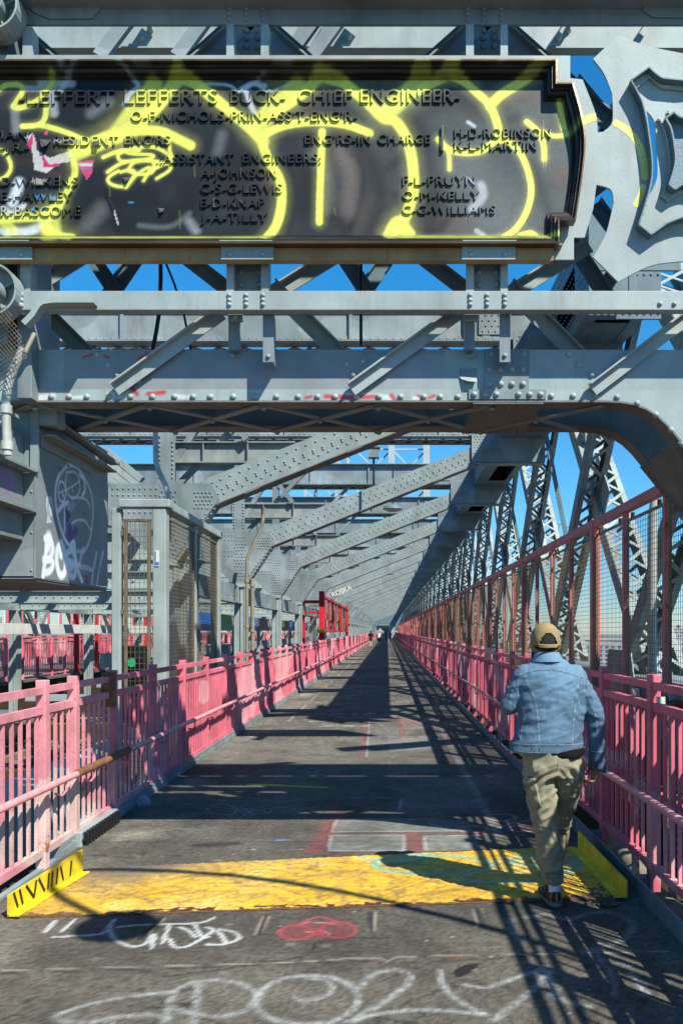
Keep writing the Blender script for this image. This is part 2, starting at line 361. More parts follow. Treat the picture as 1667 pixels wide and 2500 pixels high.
    fill(c, P, Z2([(548,590),(570,565),(640,545),(680,543),(650,570),(610,600),(570,606)]), (.012, .012, .013), .95)
    S(Z2([(540,518),(600,522)]), .05, (.25, .09, .04), 1, .6, .5)
    # painted rectangles beyond the plate
    fill(c, P, Z6([(700,850),(1022,850),(1022,920),(695,920)]), (.30, .33, .29), .6, .7, 2)
    fill(c, P, Z6([(1108,855),(1330,850),(1340,915),(1110,918)]), (.30, .33, .29), .6, .7, 3)
    fill(c, P, Z6([(740,780),(1130,780),(1300,790),(1300,838),(712,838)]), (.26, .27, .235), .65, .7, 4)
    fill(c, P, Z6([(1000,700),(1290,640),(1400,690),(1360,735),(1000,740)]), (.24, .25, .22), .35, .7, 4)
    for q in ([(702,918),(712,853),(1020,852),(1022,918),(702,918)], [(1112,916),(1105,856),(1340,852)], [(712,838),(738,780)], [(862,520),(872,380),(880,345)], [(985,470),(1200,484)], [(1000,745),(1010,700)], [(716,838),(1310,832)]):
        S(Z6(q), .03, (.5, .53, .5), .6, .65, .6, False)
    for q, w in (([(640,915),(690,850),(700,800),(745,765)], .18), ([(590,912),(700,930),(1290,928)], .05), ([(1062,846),(1072,920)], .16), ([(690,845),(900,846),(1560,850)], .045),
                 ([(860,340),(842,520)], .09), ([(700,740),(750,690)], .08), ([(750,692),(1330,690)], .05), ([(1000,350),(1015,420),(1000,470)], .10), ([(1000,745),(1300,738),(1370,745)], .10),
                 ([(1180,400),(1230,470),(1160,480)], .09), ([(1260,515),(1130,516)], .08)):
        S(Z6(q), w, RED, .9, .55, .8, False)
    fill(c, P, Z6([(950,430),(1130,430),(1140,480),(960,500)]), (.33, .30, .27), .5, .7, 5)
    fill(c, P, Z6([(870,385),(995,385),(995,520),(862,520)]), (.2, .21, .2), .4, .7, 6)
    fill(c, P, Z6([(1000,345),(1150,350),(1180,395),(1020,400)]), (.35, .22, .2), .5, .7, 7)
    for e, cc in ((ell(1428, 776, 66, 14), PK), (ell(1312, 826, 66, 14), PK), (ell(1530, 822, 60, 14), PK)): S(Z6(e), .045, cc, .5, .75, .4)
    for q in ([(1130,800),(1200,828),(1260,825)], [(1400,830),(1480,800),(1560,790)]): S(Z6(q), .02, (.5, .5, .48), .6, .6, .5)
    S(Z6([(370,636),(500,640)]), .10, (.75, .70, .05), .5, .9, .2); S(Z6([(520,642),(690,648)]), .08, (.75, .70, .05), .5, .9, .2)
    S(Z6(ell(755, 632, 400, 26, 30)), .05, (.05, .17, .20), .8, .6, .6); S(Z6([(460,650),(800,640),(1100,628)]), .16, (.10, .12, .03), 1, .5, .7)
    S(Z6([(560,575),(640,585),(680,570),(740,580),(800,565),(900,570)]), .03, TEAL, .7, .7, .4)
    S(Z6([(610,567),(645,566)]), .05, (.05, .2, .6), .8, .9); S(Z6([(800,692),(835,692)]), .05, (.05, .2, .6), .6, .9); S(Z6([(485,873),(535,872)]), .06, (.18, .40, .75), .8, .9)
    for q in ([(170,752),(230,720),(310,738),(280,765),(170,752)], [(340,738),(390,765)], [(390,735),(345,765)], [(425,740),(440,760),(470,735)], [(480,735),(560,740),(500,755)], [(240,735),(300,742)], [(390,745),(560,728)]): S(Z6(q), .012, (.35, .38, .38), .5, .8, .2)
    S(Z6([(150,895),(300,888)]), .14, (.035, .035, .033), .15, .85, 0, False)
    S(Z6([(480,918),(600,912)]), .02, (.4, .42, .42), .7, .6)
    S(Z6([(425,415),(465,415)]), .12, (.5, .25, .2), .6, .6); S(Z6([(490,412),(530,411)]), .12, (.5, .25, .2), .6, .6); S(Z6([(362,432),(388,434)]), .12, (.6, .6, .58), .4, .9)
    for k in range(34):
        x = random.uniform(-1.8, .9); y = random.uniform(9, 30); a = random.uniform(-.5, .5); l = random.uniform(.1, .7)
        S([(x, y), (x+l, y+a), (x+l*1.3, y+a*.2)], random.uniform(.02, .06), (.33, .34, .31), .7, .6, .6)
    for k in range(8):
        y = random.uniform(14, 16.5); x = random.uniform(-1.5, .6); S([(x, y), (x+.5, y+random.uniform(-.2, .2)), (x+.9, y)], .05, (.42, .45, .42), .7, .7, .6)
    # lane markings: an old white line at the left, arrows faded
    for k in range(36): S([(-1.86, 15+k*2.2), (-1.86, 16.1+k*2.2)], .06, (.45, .45, .34), .3, .7, .6, False)
    S([(.93, 6.6), (.93, 14)], .10, (.4, .42, .4), .5, .5, .9, False)
    for k in range(9): S([(-2.4, 6.4+k*6.1), (1.6, 6.45+k*6.1)], .02, (.02, .02, .02), .5, .6, .3, False)
    return c
ys = np.concatenate([np.arange(1.2, 12, .018), np.geomspace(12, 300, 340)])
deck = grid('walkway_deck', M['deck'], np.arange(-2.43, 1.70, .018), ys, lambda u, v: (u, v, u*0), attr=deck_paint)
tag(deck, 'grey asphalt walkway deck with chalk drawings and white spray tags', kind='structure')
d = MB().box(-2.43, 1.69, -12, 1.2, -.02, 0).build('walkway_deck', mat('plain_asphalt', (.07, .068, .06), .85, bump=.4, bscale=140), deck)
river = MB().box(-6000, 6000, -3000, 9000, -42, -41).build('river', M['water']); tag(river, kind='structure')
shore = MB()
shore.prism([(60, 330), (700, 260), (5000, 400), (6000, 9000), (-6000, 9000), (-5000, 600), (-300, 420)], -41.2, -37, ax='z')
shore.build('shore_ground', mat('city_ground', (.22, .22, .20), .9, var=.3, scale=.01, bump=0)); tag(bpy.data.objects['shore_ground'], kind='structure')

# ------------------------------------------------------------------ yellow expansion plate
fl, fr, bl, br = (-2.22, 4.70), (1.44, 5.05), (-2.10, 5.66), (1.47, 6.24)
root = empty('expansion_plate', (0, 0, 0)); tag(root, 'yellow diamond-tread steel plate crossing the walkway deck', 'floor plate')
def plate_xy(u, v):
    x0 = fl[0]*(1-v)+bl[0]*v; x1 = fr[0]*(1-v)+br[0]*v; x = x0*(1-u)+x1*u
    y0 = fl[1]*(1-u)+fr[1]*u; y1 = bl[1]*(1-u)+br[1]*u; return x, y0*(1-v)+y1*v
def plate_paint(co):
    P = co[:, :2]; n = len(P); c = np.empty((n, 3)); c[:] = (.80, .455, .03); f = fbm(P, 4, 2)
    c *= (.8+.35*f)[:, None]
    pale = np.clip(fbm(P, 3, 12)*2.6-1.2, 0, 1)*np.clip((0.3-P[:, 0])/1.5, 0, 1)*.6; c = c*(1-pale[:, None])+np.array([.75, .58, .25])*pale[:, None]
    yf = fl[1]+(fr[1]-fl[1])*(P[:, 0]-fl[0])/(fr[0]-fl[0]); yb = bl[1]+(br[1]-bl[1])*(P[:, 0]-bl[0])/(br[0]-bl[0])
    for k in range(170):
        x = random.uniform(-2.1, 1.3); y = random.uniform(4.85, 6.0); l = random.uniform(.1, .45); a = random.uniform(-.35, .35)
        stroke(c, P, [(x, y), (x+l*.5, y+a*.3+.03), (x+l, y+a)], random.uniform(.015, .05), (.22, .13, .04), .9, .55, True, .8, k)
    for e in (ell(.33, 5.75, .42, .22), ell(.05, 5.95, .25, .1), ell(1.15, 5.85, .25, .12)): stroke(c, P, e, .07, (.08, .48, .36), .8, .8, True, .6)
    stroke(c, P, [(.5, 5.4), (.9, 5.35), (1.3, 5.6), (1.45, 5.9)], .06, (.08, .48, .36), .8, .8, True, .5)
    for y in (5.55, 5.7, 5.82): stroke(c, P, [(.75, y), (1.25, y+.08)], .06, (.45, .55, .42), .9, .6, True, .8)
    d = P[:, 1]-yf; e = (d < .045+.05*vnoise(P, 16, 4)-.02)*(vnoise(P, 22, 5) > .42); c[e] = (.09, .03, .02)
    dirt = np.clip(1-(yb-P[:, 1])/(.35+.4*fbm(P, 3, 7)), 0, 1)*np.clip((-P[:, 0]-.9)/1.0, 0, 1)*1.4; dirt = np.clip(dirt, 0, 1)
    c = c*(1-dirt[:, None])+np.array([.17, .15, .12])*dirt[:, None]
    lft = np.clip((-1.7-P[:, 0])/.5, 0, 1)*.55; c = c*(1-lft[:, None])+np.array([.33, .2, .08])*lft[:, None]
    c *= (.80+.36*rng.random(n))[:, None]; worn = (fbm(P, 26, 11, 3) > .66); c[worn] = c[worn]*.45+np.array([.35, .28, .18])*.3
    return c
def pl(u, v):
    x, y = plate_xy(u, v)
    a = np.sin((x+y)*2*np.pi/.075); b = np.sin((x-y)*2*np.pi/.075)
    sel = ((np.floor((x+y)/.075)+np.floor((x-y)/.075)) % 2) == 0
    z = .012+.0035*np.clip(np.where(sel, a, b)*1.3-.2, 0, 1)
    return x, y, z
grid('tread_plate', M['plate'], np.linspace(0, 1, 330), np.linspace(0, 1, 110), pl, root, plate_paint)
m = MB(); m.prism([fl, fr, br, bl], .003, .0115, ax='z'); m.build('plate_edge', M['rust'], root)
def kerb_plate(x0, y0, x1, y1, h, name, label, marks):
    r = empty(name, (0, 0, 0)); tag(r, label, 'kerb plate')
    m = MB(); m.add([(x0,y0,.014),(x1,y1,.014),(x1,y1,h+.03),(x0,y0,h),(x0+.012,y0,.014),(x1+.012,y1,.014),(x1+.012,y1,h+.03),(x0+.012,y0,h)], [(0,1,2,3),(7,6,5,4),(0,4,5,1),(1,5,6,2),(2,6,7,3),(3,7,4,0)])
    m.build('upright', M['yellow'], r)
    m = MB(); m.prism([(x0, y0), (x1, y1), (x1-.06*(1 if x0 > 0 else -1), y1), (x0-.07*(1 if x0 > 0 else -1), y0)], .0165, .024, ax='z'); m.build('foot', M['yellow'], r)
    if marks:
        m = MB()
        for (a, b) in marks:
            t = MB(); 
            p0 = y0+(y1-y0)*a; p1 = y0+(y1-y0)*b
            xx0 = x0+(x1-x0)*a+.0135; xx1 = x0+(x1-x0)*b+.0135
            m.bar((xx0, p0, h-.002), (xx1, p1, h*.3), .003, .02, up=(0, 1, 0))
        m.build('black_marks', M['black'], r)
    return r
kerb_plate(-2.235, 4.69, -2.13, 5.55, .145, 'kerb_guard', 'yellow kerb guard with black streaks at left end of the plate', [(.05, .1), (.12, .16), (.2, .3), (.33, .3), (.36, .44), (.5, .48), (.55, .53), (.62, .6), (.66, .7), (.82, .8)])
kerb_plate(1.50, 5.02, 1.47, 6.15, .125, 'kerb_guard', 'plain yellow kerb guard at right end of the plate', None)

# ------------------------------------------------------------------ kerbs
k = MB(); k.box(-2.52, -2.44, 6.0, 300, -.18, .10); k.box(-2.44, -2.43, 6.0, 300, .0, .05)
k.box(-2.50, -2.455, -6, 5.95, -.2, .0)
k.rivets([(-2.44, 6.2+.61*i, .06) for i in range(70)], (1, 0, 0), .014)
o = k.build('kerb', M['steel']); tag(o, 'grey steel kerb along left edge of the walkway', 'kerb')
k = MB(); k.box(1.60, 1.615, -6, 300, -.25, .11); k.box(1.615, 1.70, -6, 300, -.25, .02)
for i in range(60): k.box(1.70, 1.80, 4.2+1.22*i-.05, 4.2+1.22*i+.05, -.16, .03)
o = k.build('kerb', M['steel_dark']); tag(o, 'dark steel kerb plate along right edge of the walkway', 'kerb')
m = MB(); m.box(-2.66, -2.40, 6.26, 7.15, -.1, .115)
sl = MB()
for i in range(12): sl.box(-2.40, -2.365, 6.30+i*.066, 6.33+i*.066, .0, .105)
sl.box(-2.40, -2.372, 6.27, 7.13, .04, .055)
r = empty('drain_box', (0, 0, 0)); tag(r, 'grey slotted drain box on left kerb beside the weathered posts', 'drain'); m.build('casing', M['grey_box'], r, .01); sl.build('slots', M['black'], r)
# debris: cup lid and paper
m = MB(); m.tube([(0, 0, 0), (0, 0, .012)], .07, 20); m.tube([(0, 0, .012), (0, 0, .03)], [.055, .03], 20)
o = m.build('cup_lid', mat('clear_plastic_lid', (.22, .24, .25), .15, var=0, bump=0, spec=.8)); o.location = (-2.37, 7.75, .035); o.rotation_euler = (R(62), 0, R(35)); tag(o, 'clear round plastic lid leaning on the left kerb', 'lid')
m = MB()
for k in range(240):
    x = 1.43-abs(random.gauss(0, .09)); y = 4.9+abs(random.gauss(0, .17)); s = random.uniform(.004, .016)
    m.bar((x, y, .004+s/2), (x+random.uniform(-2, 2)*s, y+random.uniform(-2, 2)*s, .006+s/2), s, s*.5)
o = m.build('leaf_litter', mat('dry_litter', (.12, .09, .06), .9, var=.6, scale=30)); tag(o, 'small heap of dry brown litter by right kerb', 'litter', kind='stuff')

# ------------------------------------------------------------------ pink railings
def railing_side(X, sgn, posts, name, label, zt, faded_to=None, far=60):
    """sgn +1: the walkway lies towards +x of the railing"""
    r = empty(name, (X, 0, 0)); tag(r, label, 'railing')
    def post(y, m, w=.075): return MB().box(-w/2, w/2, y-w/2, y+w/2, -.06, zt+.045).build('post', m, r, .006)
    def panel(y0, y1, m, nb):
        q = MB(); a, b = y0+.0385, y1-.0385
        for z, h in ((zt-.03, .05), (zt-.17, .055), (.11, .055)): q.box(-.022, .022, a, b, z-h/2, z+h/2)
        for i in range(nb):
            y = a+(b-a)*(i+.5)/nb; q.box(-.011, .011, y-.011, y+.011, .137, zt-.197)
        return q.build('baluster_panel', m, r)
    def bracket(y, m):
        q = MB(); q.tube([(sgn*.038, y, .50), (sgn*.10, y, .49), (sgn*.125, y, .53), (sgn*.12, y, .585)], .011, 6); return q.build('handrail_bracket', m, r)
    far_m = MB()
    for i, y in enumerate(posts):
        mm = M['pink_faded'] if (faded_to and y < faded_to) else M['pink']
        if y < far:
            post(y, mm)
            if i+1 < len(posts): panel(y, posts[i+1], mm, max(3, int((posts[i+1]-y)/.128)))
            if y > 2: bracket(y+.12, M['pink'])
        else:
            far_m.box(-.038, .038, y-.038, y+.038, -.06, zt+.045)
            if i+1 < len(posts):
                for z, h in ((zt-.03, .05), (zt-.17, .055), (.11, .055)): far_m.box(-.022, .022, y+.0385, posts[i+1]-.0385, z-h/2, z+h/2)
                for q in range(9): yy = y+(q+.7)*.13; far_m.box(-.014, .014, yy-.014, yy+.014, .137, zt-.197)
    o = far_m.build('far_panels', M['pink'], r); o['kind'] = 'stuff'
    h = MB(); h.tube([(sgn*.12, y, .61) for y in ([-8, 2, 4, 4.9, 5.0, 6, 7] if 1 else [])]+[(sgn*.12, 7+5*i, .61) for i in range(1, 40)], .026, 12)
    h.build('handrail', M['pink_pipe'], r)
    return r
lp = [-4.0, -2.78, -1.56, -.34, .88, 2.10, 3.32, 4.54, 5.74, 6.30]+[7.2+1.235*i for i in range(150)]
lr = railing_side(-2.48, 1, lp, 'pink_railing', 'pink railing with faded rusty near posts on walkway left side', 1.30, faded_to=6.5)
q = MB(); q.tube([(.12, 6.05, .61), (.12, 7.28, .61)], .0315, 14)
for i in range(9): q.tube([(.12, 6.07+i*.14, .61), (.12, 6.12+i*.14, .61)], .0335, 14)
q.build('rusty_sleeve', M['rust'], lr)['label'] = 'rusty sleeve round the handrail'
q = MB(); q.box(-.06, .05, 7.08, 7.15, 1.02, 1.33); q.box(-.05, .045, 7.05, 7.08, 1.06, 1.3); q.build('gate_latch', M['rust'], lr)
q = MB()
for i in range(22): q.tube([(-.03+.008*math.cos(a)*(i % 2), 6.98+.008*math.cos(a)*((i+1) % 2), 1.0-i*.026+.016*math.sin(a)) for a in [k*math.pi/4 for k in range(9)]], .0028, 4)
q.build('latch_chain', M['chain'], lr)
rp = [5.39-1.22*7+1.22*i for i in range(158)]
rr = railing_side(1.80, -1, rp, 'pink_railing', 'pink railing with sticker on near post on walkway right side', 1.36)
q = MB(); q.box(-.008, .052-.0, 5.35-.0395, 5.35-.0382, 1.20, 1.26); q.build('sticker', M['white'], rr, loc=(0, .002, 0))
# ------------------------------------------------------------------ tall mesh fence on the right
fx = 2.42
r = empty('mesh_fence', (fx, 0, 0)); tag(r, 'tall red-pink fence of brass wire mesh right of the walkway', 'fence')
zt = 2.93; fy0 = 9.29-4.78*3
def wire_panel(wd, z0, z1, cell=.05, t=.0035, fr=.012):
    q = MB(); nx = int(wd/cell); nz = int((z1-z0)/cell)
    for i in range(1, nx): y = i*wd/nx; q.box(-t/2, t/2, y-t/2, y+t/2, z0, z1)
    for i in range(1, nz): z = z0+i*(z1-z0)/nz; q.box(-t/2-.0005+t, t/2+t, 0, wd, z-t/2, z+t/2)
    return q
pan = wire_panel(1.06, .32, 2.80).build('mesh_panel', M['wire'], r)
mesh_ = pan.data
f = MB()
for a in ((0, .02, .30, 2.82), (1.04, 1.06, .30, 2.82)): f.box(-.012, .012, a[0], a[1], a[2], a[3])
f.box(-.012, .012, .02, 1.04, .30, .325); f.box(-.012, .012, .02, 1.04, 2.795, 2.82)
for z in (.9, 1.9, 2.6):
    f.box(-.008, .02, -.05, 0, z, z+.03); f.box(-.008, .02, 1.06, 1.11, z, z+.03)
f.tube([(0, .12, 2.82), (0, .12, 2.87)], .02, 6); f.tube([(0, .9, 2.82), (0, .9, 2.87)], .02, 6)
frm = f.build('panel_frame', M['wire_frame'], pan)
pk = MB()
for i in range(9): pk.box(-.008, .008, .04+.118*i, .052+.118*i, .3, 2.68)
pk.box(-.015, .015, 0, 1.1, 2.66, 2.70)
pk_ = pk.build('picket_panel', M['fence_red'], r); pick_ = pk_.data; bpy.data.objects.remove(pk_)
thin = MB().box(-.028, .028, -.028, .028, .0, 2.92).build('post', M['fence_red'], r)
thick = MB().box(-.05, .05, -.05, .05, -.1, 3.0).build('post', M['fence_red'], r, .008)
st = MB(); step = 4.78/4
for i in range(150):
    y = fy0+step*i; src = thick if i % 4 == 0 else thin
    if y < 105:
        if i == 0: c = thick
        elif i == 1: c = thin
        else: c = src.copy(); link(c, r)
        c.location = (0, y, 0)
        if i == 0: p = pan
        else:
            p = pan.copy(); link(p, r)
            if y < 60: f2 = frm.copy(); link(f2, p)
        p.location = (0.0, y+.068, 0)
        p.data = pick_ if y < 5 else mesh_
    else: 
        st.box(-.04, .04, y-.04, y+.04, 0, 2.9)
        for k in range(7): st.box(-.008, .008, y+.17*k, y+.17*k+.06, .3, 2.8)
st.build('far_posts', M['fence_red'], r)['kind'] = 'stuff'
MB().box(-.025, .025, fy0-.1, 5.9, zt, zt+.05).build('top_rail', M['fence_red'], r, .006)
MB().box(-.04, .04, 6.0, 240, zt-.03, zt+.06).build('top_rail', M['fence_red'], r)
MB().box(-.03, .03, fy0-.1, 175, .2, .26).build('bottom_rail', M['fence_red'], r)
# ================================================================== repeating cross frames (6.1 m bays)
BAY = 6.1; Y0 = 12.6
def line_pts(p, q, n): return [tuple(V3(p)+(V3(q)-V3(p))*(k+.5)/n) for k in range(n)]
def make_frame(mir=False):
    X = (lambda x: -15-x) if mir else (lambda x: x)
    r = empty('cross_frame', (0, Y0, 0))
    def B(m, x0, x1, *a): x0, x1 = X(x0), X(x1); m.box(min(x0, x1), max(x0, x1), *a)
    def PR(m, poly, a, b): m.prism([(X(x), z) for x, z in poly], a, b)
    def RV(m, pts, rr=.02, n=(0, -1, 0)): m.rivets([(X(x), y, z) for x, y, z in pts], n, rr)
    # column
    m = MB(); B(m, -3.56, -3.53, -.15, .15, -2.2, 2.86); B(m, -3.33, -3.30, -.15, .15, -2.2, 2.86); B(m, -3.53, -3.44, -.13, -.11, -2.2, 2.86); B(m, -3.42, -3.33, -.13, -.11, -2.2, 2.86); B(m, -3.53, -3.33, .0, .02, -2.2, 2.86)
    B(m, -3.58, -3.28, -.17, .17, 2.72, 2.80); m.build('column', M['steel_light'], r)
    m = MB(); B(m, -3.56, -3.36, -.10, .10, 4.0, 6.24); B(m, -3.60, -3.32, -.12, -.10, 4.0, 4.7)
    RV(m, [(-3.56+.04*i, -.121, 4.1+.07*j) for i in (0, 5) for j in range(9)]); m.build('upper_post', M['steel'], r)
    # knee gusset
    poly = [(-3.60, 2.80), (-3.26, 2.80), (-2.62, 3.78), (-2.75, 4.0), (-4.35, 4.0), (-4.35, 3.35), (-4.1, 3.3)]
    m = MB(); PR(m, poly, -.165, -.14); PR(m, poly, .14, .165)
    RV(m, [(-3.54+.07*i+(.035 if j % 2 else 0), -.166, 2.9+.075*j) for i in range(4) for j in range(14)], .018)
    RV(m, [(-4.28+.085*i, -.166, z) for i in range(9) for z in (3.45, 3.55, 3.82, 3.92)], .018)
    RV(m, [(-3.2+.052*k+dx, -.166, 3.0+.075*k) for k in range(10) for dx in (0, .09)], .018)
    RV(m, [(-3.0+.06*i+.03*(j % 2), -.166, 3.62+.06*j) for i in range(5) for j in range(5)], .018)
    PR(m, [(-3.25, 2.80), (-3.26, 2.86), (-2.66, 3.80), (-2.62, 3.76)], -.17, .17)
    m.build('knee_gusset', M['steel'], r)
    # knee brace: short steep leg and long raking arm
    lo = [(-3.30, 2.84), (-2.68, 3.68), (2.15, 5.61)]; up = [(2.15, 6.05), (-2.80, 4.09), (-3.42, 3.2)]
    m = MB(); PR(m, lo+up, -.14, .14)
    RV(m, [p for k in range(30) for p in (lambda t, dx: [(-2.55+t*4.45, -.141, 3.80+t*1.78+.055), (-2.55+t*4.45+.07, -.141, 3.80+t*1.78+.15)])(k/30, 0)] +
          [(-2.60+4.45*k/30, -.141, 4.08+1.78*k/30-.01) for k in range(30)]+[(-2.53+4.45*(k+.25)/30, -.141, 4.03+1.78*(k+.25)/30-.06) for k in range(30)], .020)
    RV(m, [(-2.80+.055*j+dx, -.141, 3.62+.075*j+dz) for j in range(5) for dx, dz in ((0, 0), (-.075, .05), (-.15, .1))], .018)
    m.build('knee_brace', M['brace'], r)
    m = MB()
    for (a, b) in ((lo[0], lo[1]), (lo[1], lo[2])):
        m.bar((X(a[0]), 0, a[1]-.008), (X(b[0]), 0, b[1]-.008), .36, .016, up=(0, 0, 1))
    for t in (.12, .45, .8):
        x = -2.68+4.83*t; z = 3.68+1.93*t; m.bar((X(x-.12), -.06, z-.065), (X(x+.12), -.06, z+.035), .26, .03)
    m.build('brace_flange', M['soffit'], r)
    # gusset at the truss end of the arm
    if not mir:
        m = MB(); B(m, 1.96, 3.66, -.20, -.165, 5.63, 6.38); B(m, 1.96, 3.66, .15, .17, 5.63, 6.38); B(m, 1.9, 3.66, -.165, .15, 5.60, 5.63); B(m, 2.02, 3.3, -.23, -.20, 5.57, 5.60)
        RV(m, [(2.02+.075*i+.037*(j % 2), -.201, 5.70+.065*j) for i in range(9) for j in range(10)], .016)
        RV(m, [(2.72+.09*i+.045*(j % 2), -.201, 5.75+.3*i/10+.075*j) for i in range(9) for j in range(4)], .015)
        RV(m, [(3.5+.07*i, -.201, 5.68+.06*j) for i in range(2) for j in range(11)], .015)
        m.build('end_gusset', M['steel'], r)
        m = MB(); m.bar((3.70, -.05, 6.35), (4.30, -.05, 3.35), .10, .03, up=(0, 1, 0)); m.bar((3.68, .0, 6.35), (4.27, .0, 3.35), .012, .10, up=(0, 1, 0))
        pts = line_pts((3.72, -.066, 6.3), (4.28, -.066, 3.4), 34); m.rivets(pts, (0, -1, 0), .013); m.build('outrigger_strut', M['steel_dark'], r)
        
    # short I-beam between column line and arm
    m = MB(); B(m, -3.4, -1.45, -.075, .075, 4.66, 4.68); B(m, -3.4, -1.3, -.10, .10, 4.34, 4.36); B(m, -3.4, -1.5, -.01, .01, 4.36, 4.66)
    RV(m, [(-1.75+.1*i, -.101, 4.345) for i in range(3)], .02)
    for a in (-2.9, -2.2): B(m, a, a+.015, -.07, .07, 4.36, 4.66)
    m.build('stub_beam', M['steel_under'], r)
    m = MB(); m.bar((X(-3.4), .03, 4.3), (X(-2.9), .03, 5.1), .1, .1, up=(0, 1, 0)); m.bar((X(-3.35), .1, 4.0), (X(-1.2), .1, 6.2), .09, .09, up=(0, 1, 0)); m.bar((X(-3.35), -.1, 6.2), (X(-2.2), -.1, 4.7), .09, .07, up=(0, 1, 0)); m.build('web_strut', M['steel'], r)
    # roof girder half
    xr = 3.66 if not mir else 2.0
    m = MB(); B(m, -7.5, xr, -.02, .02, 6.26, 6.86); B(m, -7.5, xr, -.14, .14, 6.86, 6.885); B(m, -7.5, xr, -.14, .14, 6.235, 6.26); B(m, -7.5, xr, -.032, -.02, 6.26, 6.36); B(m, -7.5, xr, -.032, -.02, 6.75, 6.86)
    n = int((xr+7.5)/.12)
    RV(m, [(-7.45+.12*i, -.033, 6.31) for i in range(n)]+[(-7.45+.12*i, -.033, 6.80) for i in range(n)], .019)
    for a in (-6, -4.2, -2.4, -.6, 1.2): B(m, a, a+.05, -.07, -.02, 6.26, 6.86)
    B(m, 1.5, 1.62, -.04, -.03, 6.3, 6.8) if not mir else None
    if not mir: RV(m, [(1.5+.1*i+.05*(j % 2), -.05, 6.42+.085*j) for i in range(4) for j in range(4)], .018); B(m, 1.44, 1.95, -.05, -.033, 6.37, 6.74)
    m.build('roof_girder', M['steel'], r)
    m = MB(); B(m, -7.5, xr, .55, .60, 6.2, 6.26); B(m, -7.5, xr, .35, .60, 6.26, 6.275)
    k = 0; x = -7.5
    while x < xr-.4:
        m.bar((X(x), .10, 6.22), (X(x+.4), .56, 6.22), .06, .012); m.bar((X(x+.4), .10, 6.205), (X(x), .56, 6.205), .06, .012); x += .4
    m.build('bottom_lacing', M['steel_under'], r)
    # track cross girder half
    m = MB(); B(m, -7.5, -4.2, -.02, .02, 3.37, 3.98); B(m, -7.5, -4.2, -.15, .15, 3.98, 4.0); B(m, -7.5, -4.2, -.15, .15, 3.35, 3.37); B(m, -7.5, -4.2, -.035, -.02, 3.37, 3.47); B(m, -7.5, -4.2, -.035, -.02, 3.88, 3.98)
    RV(m, [(-7.45+.13*i, -.036, 3.42) for i in range(25)]+[(-7.45+.13*i, -.036, 3.93) for i in range(25)], .02)
    B(m, -4.6, -4.1, -.05, -.03, 3.46, 3.62); B(m, -7.5, -3.6, -.12, .12, 2.35, 2.38); B(m, -7.5, -3.6, -.01, .01, 2.38, 2.62); B(m, -7.5, -3.6, -.08, .08, 2.62, 2.64)
    RV(m, [(-7.4+.2*i, -.03, 2.5) for i in range(18)], .02)
    m.build('track_girder', M['steel_light'], r)
    m = MB(); B(m, -7.5, -3.6, -.12, .12, -.9, -.5); B(m, -3.7, 3.6, -.1, .1, -.75, -.3); m.build('floor_beam', M['track_dark'], r)
    return r
ords = ['first', 'second', 'third', 'fourth', 'fifth', 'sixth', 'seventh', 'eighth', 'ninth', 'tenth', 'eleventh', 'twelfth', 'thirteenth', 'fourteenth', 'fifteenth', 'sixteenth']
f0 = make_frame(); f0m = make_frame(True)
NF = 38
for i in range(NF):
    for src, side in ((f0, 'walkway'), (f0m, 'far left')):
        o = src if i == 0 else copy_tree(src)
        o.location = (0, Y0+BAY*i, 0)
        if side == 'walkway':
            o['label'] = (ords[i]+' riveted frame with raking knee brace over the walkway beyond the sign portal') if i < len(ords) else 'far riveted frame with raking knee brace over distant walkway'
            o['group'] = 'frames over the walkway'
        else:
            o['label'] = (ords[i]+' mirrored frame across the tracks, over the far left path') if i < len(ords) else 'distant mirrored frame across the tracks over far left path'
            o['group'] = 'mirrored frames across the tracks'
        o['category'] = 'steel frame'
# white spray tag on one far brace
def tagtext(txt, size, loc, rot, m, parent=None, name='spray_tag', ext=.002, shear=0, sx=1):
    cu = bpy.data.curves.new(name, 'FONT'); cu.body = txt; cu.size = size; cu.extrude = ext; cu.offset = size*.035; cu.shear = shear
    o = bpy.data.objects.new(name, cu); COL.objects.link(o)
    dg = bpy.context.evaluated_depsgraph_get(); me = bpy.data.meshes.new_from_object(o.evaluated_get(dg)); bpy.data.objects.remove(o)
    o = bpy.data.objects.new(name, me); me.materials.clear(); me.materials.append(m); o.location = loc; o.rotation_euler = rot; o.scale = (sx, 1, 1)
    return link(o, parent)
for ch_ in list(f0.children):
    if ch_.name.startswith('outrigger'): bpy.data.objects.remove(ch_)
fr5 = [o for o in COL.objects if o.name.startswith('cross_frame') and 'sixth riveted' in (o.get('label') or '')][0]
tagtext('ROSKA', .36, (-2.95, -.20, 3.50), (R(90), R(-22), 0), M['white'], fr5)
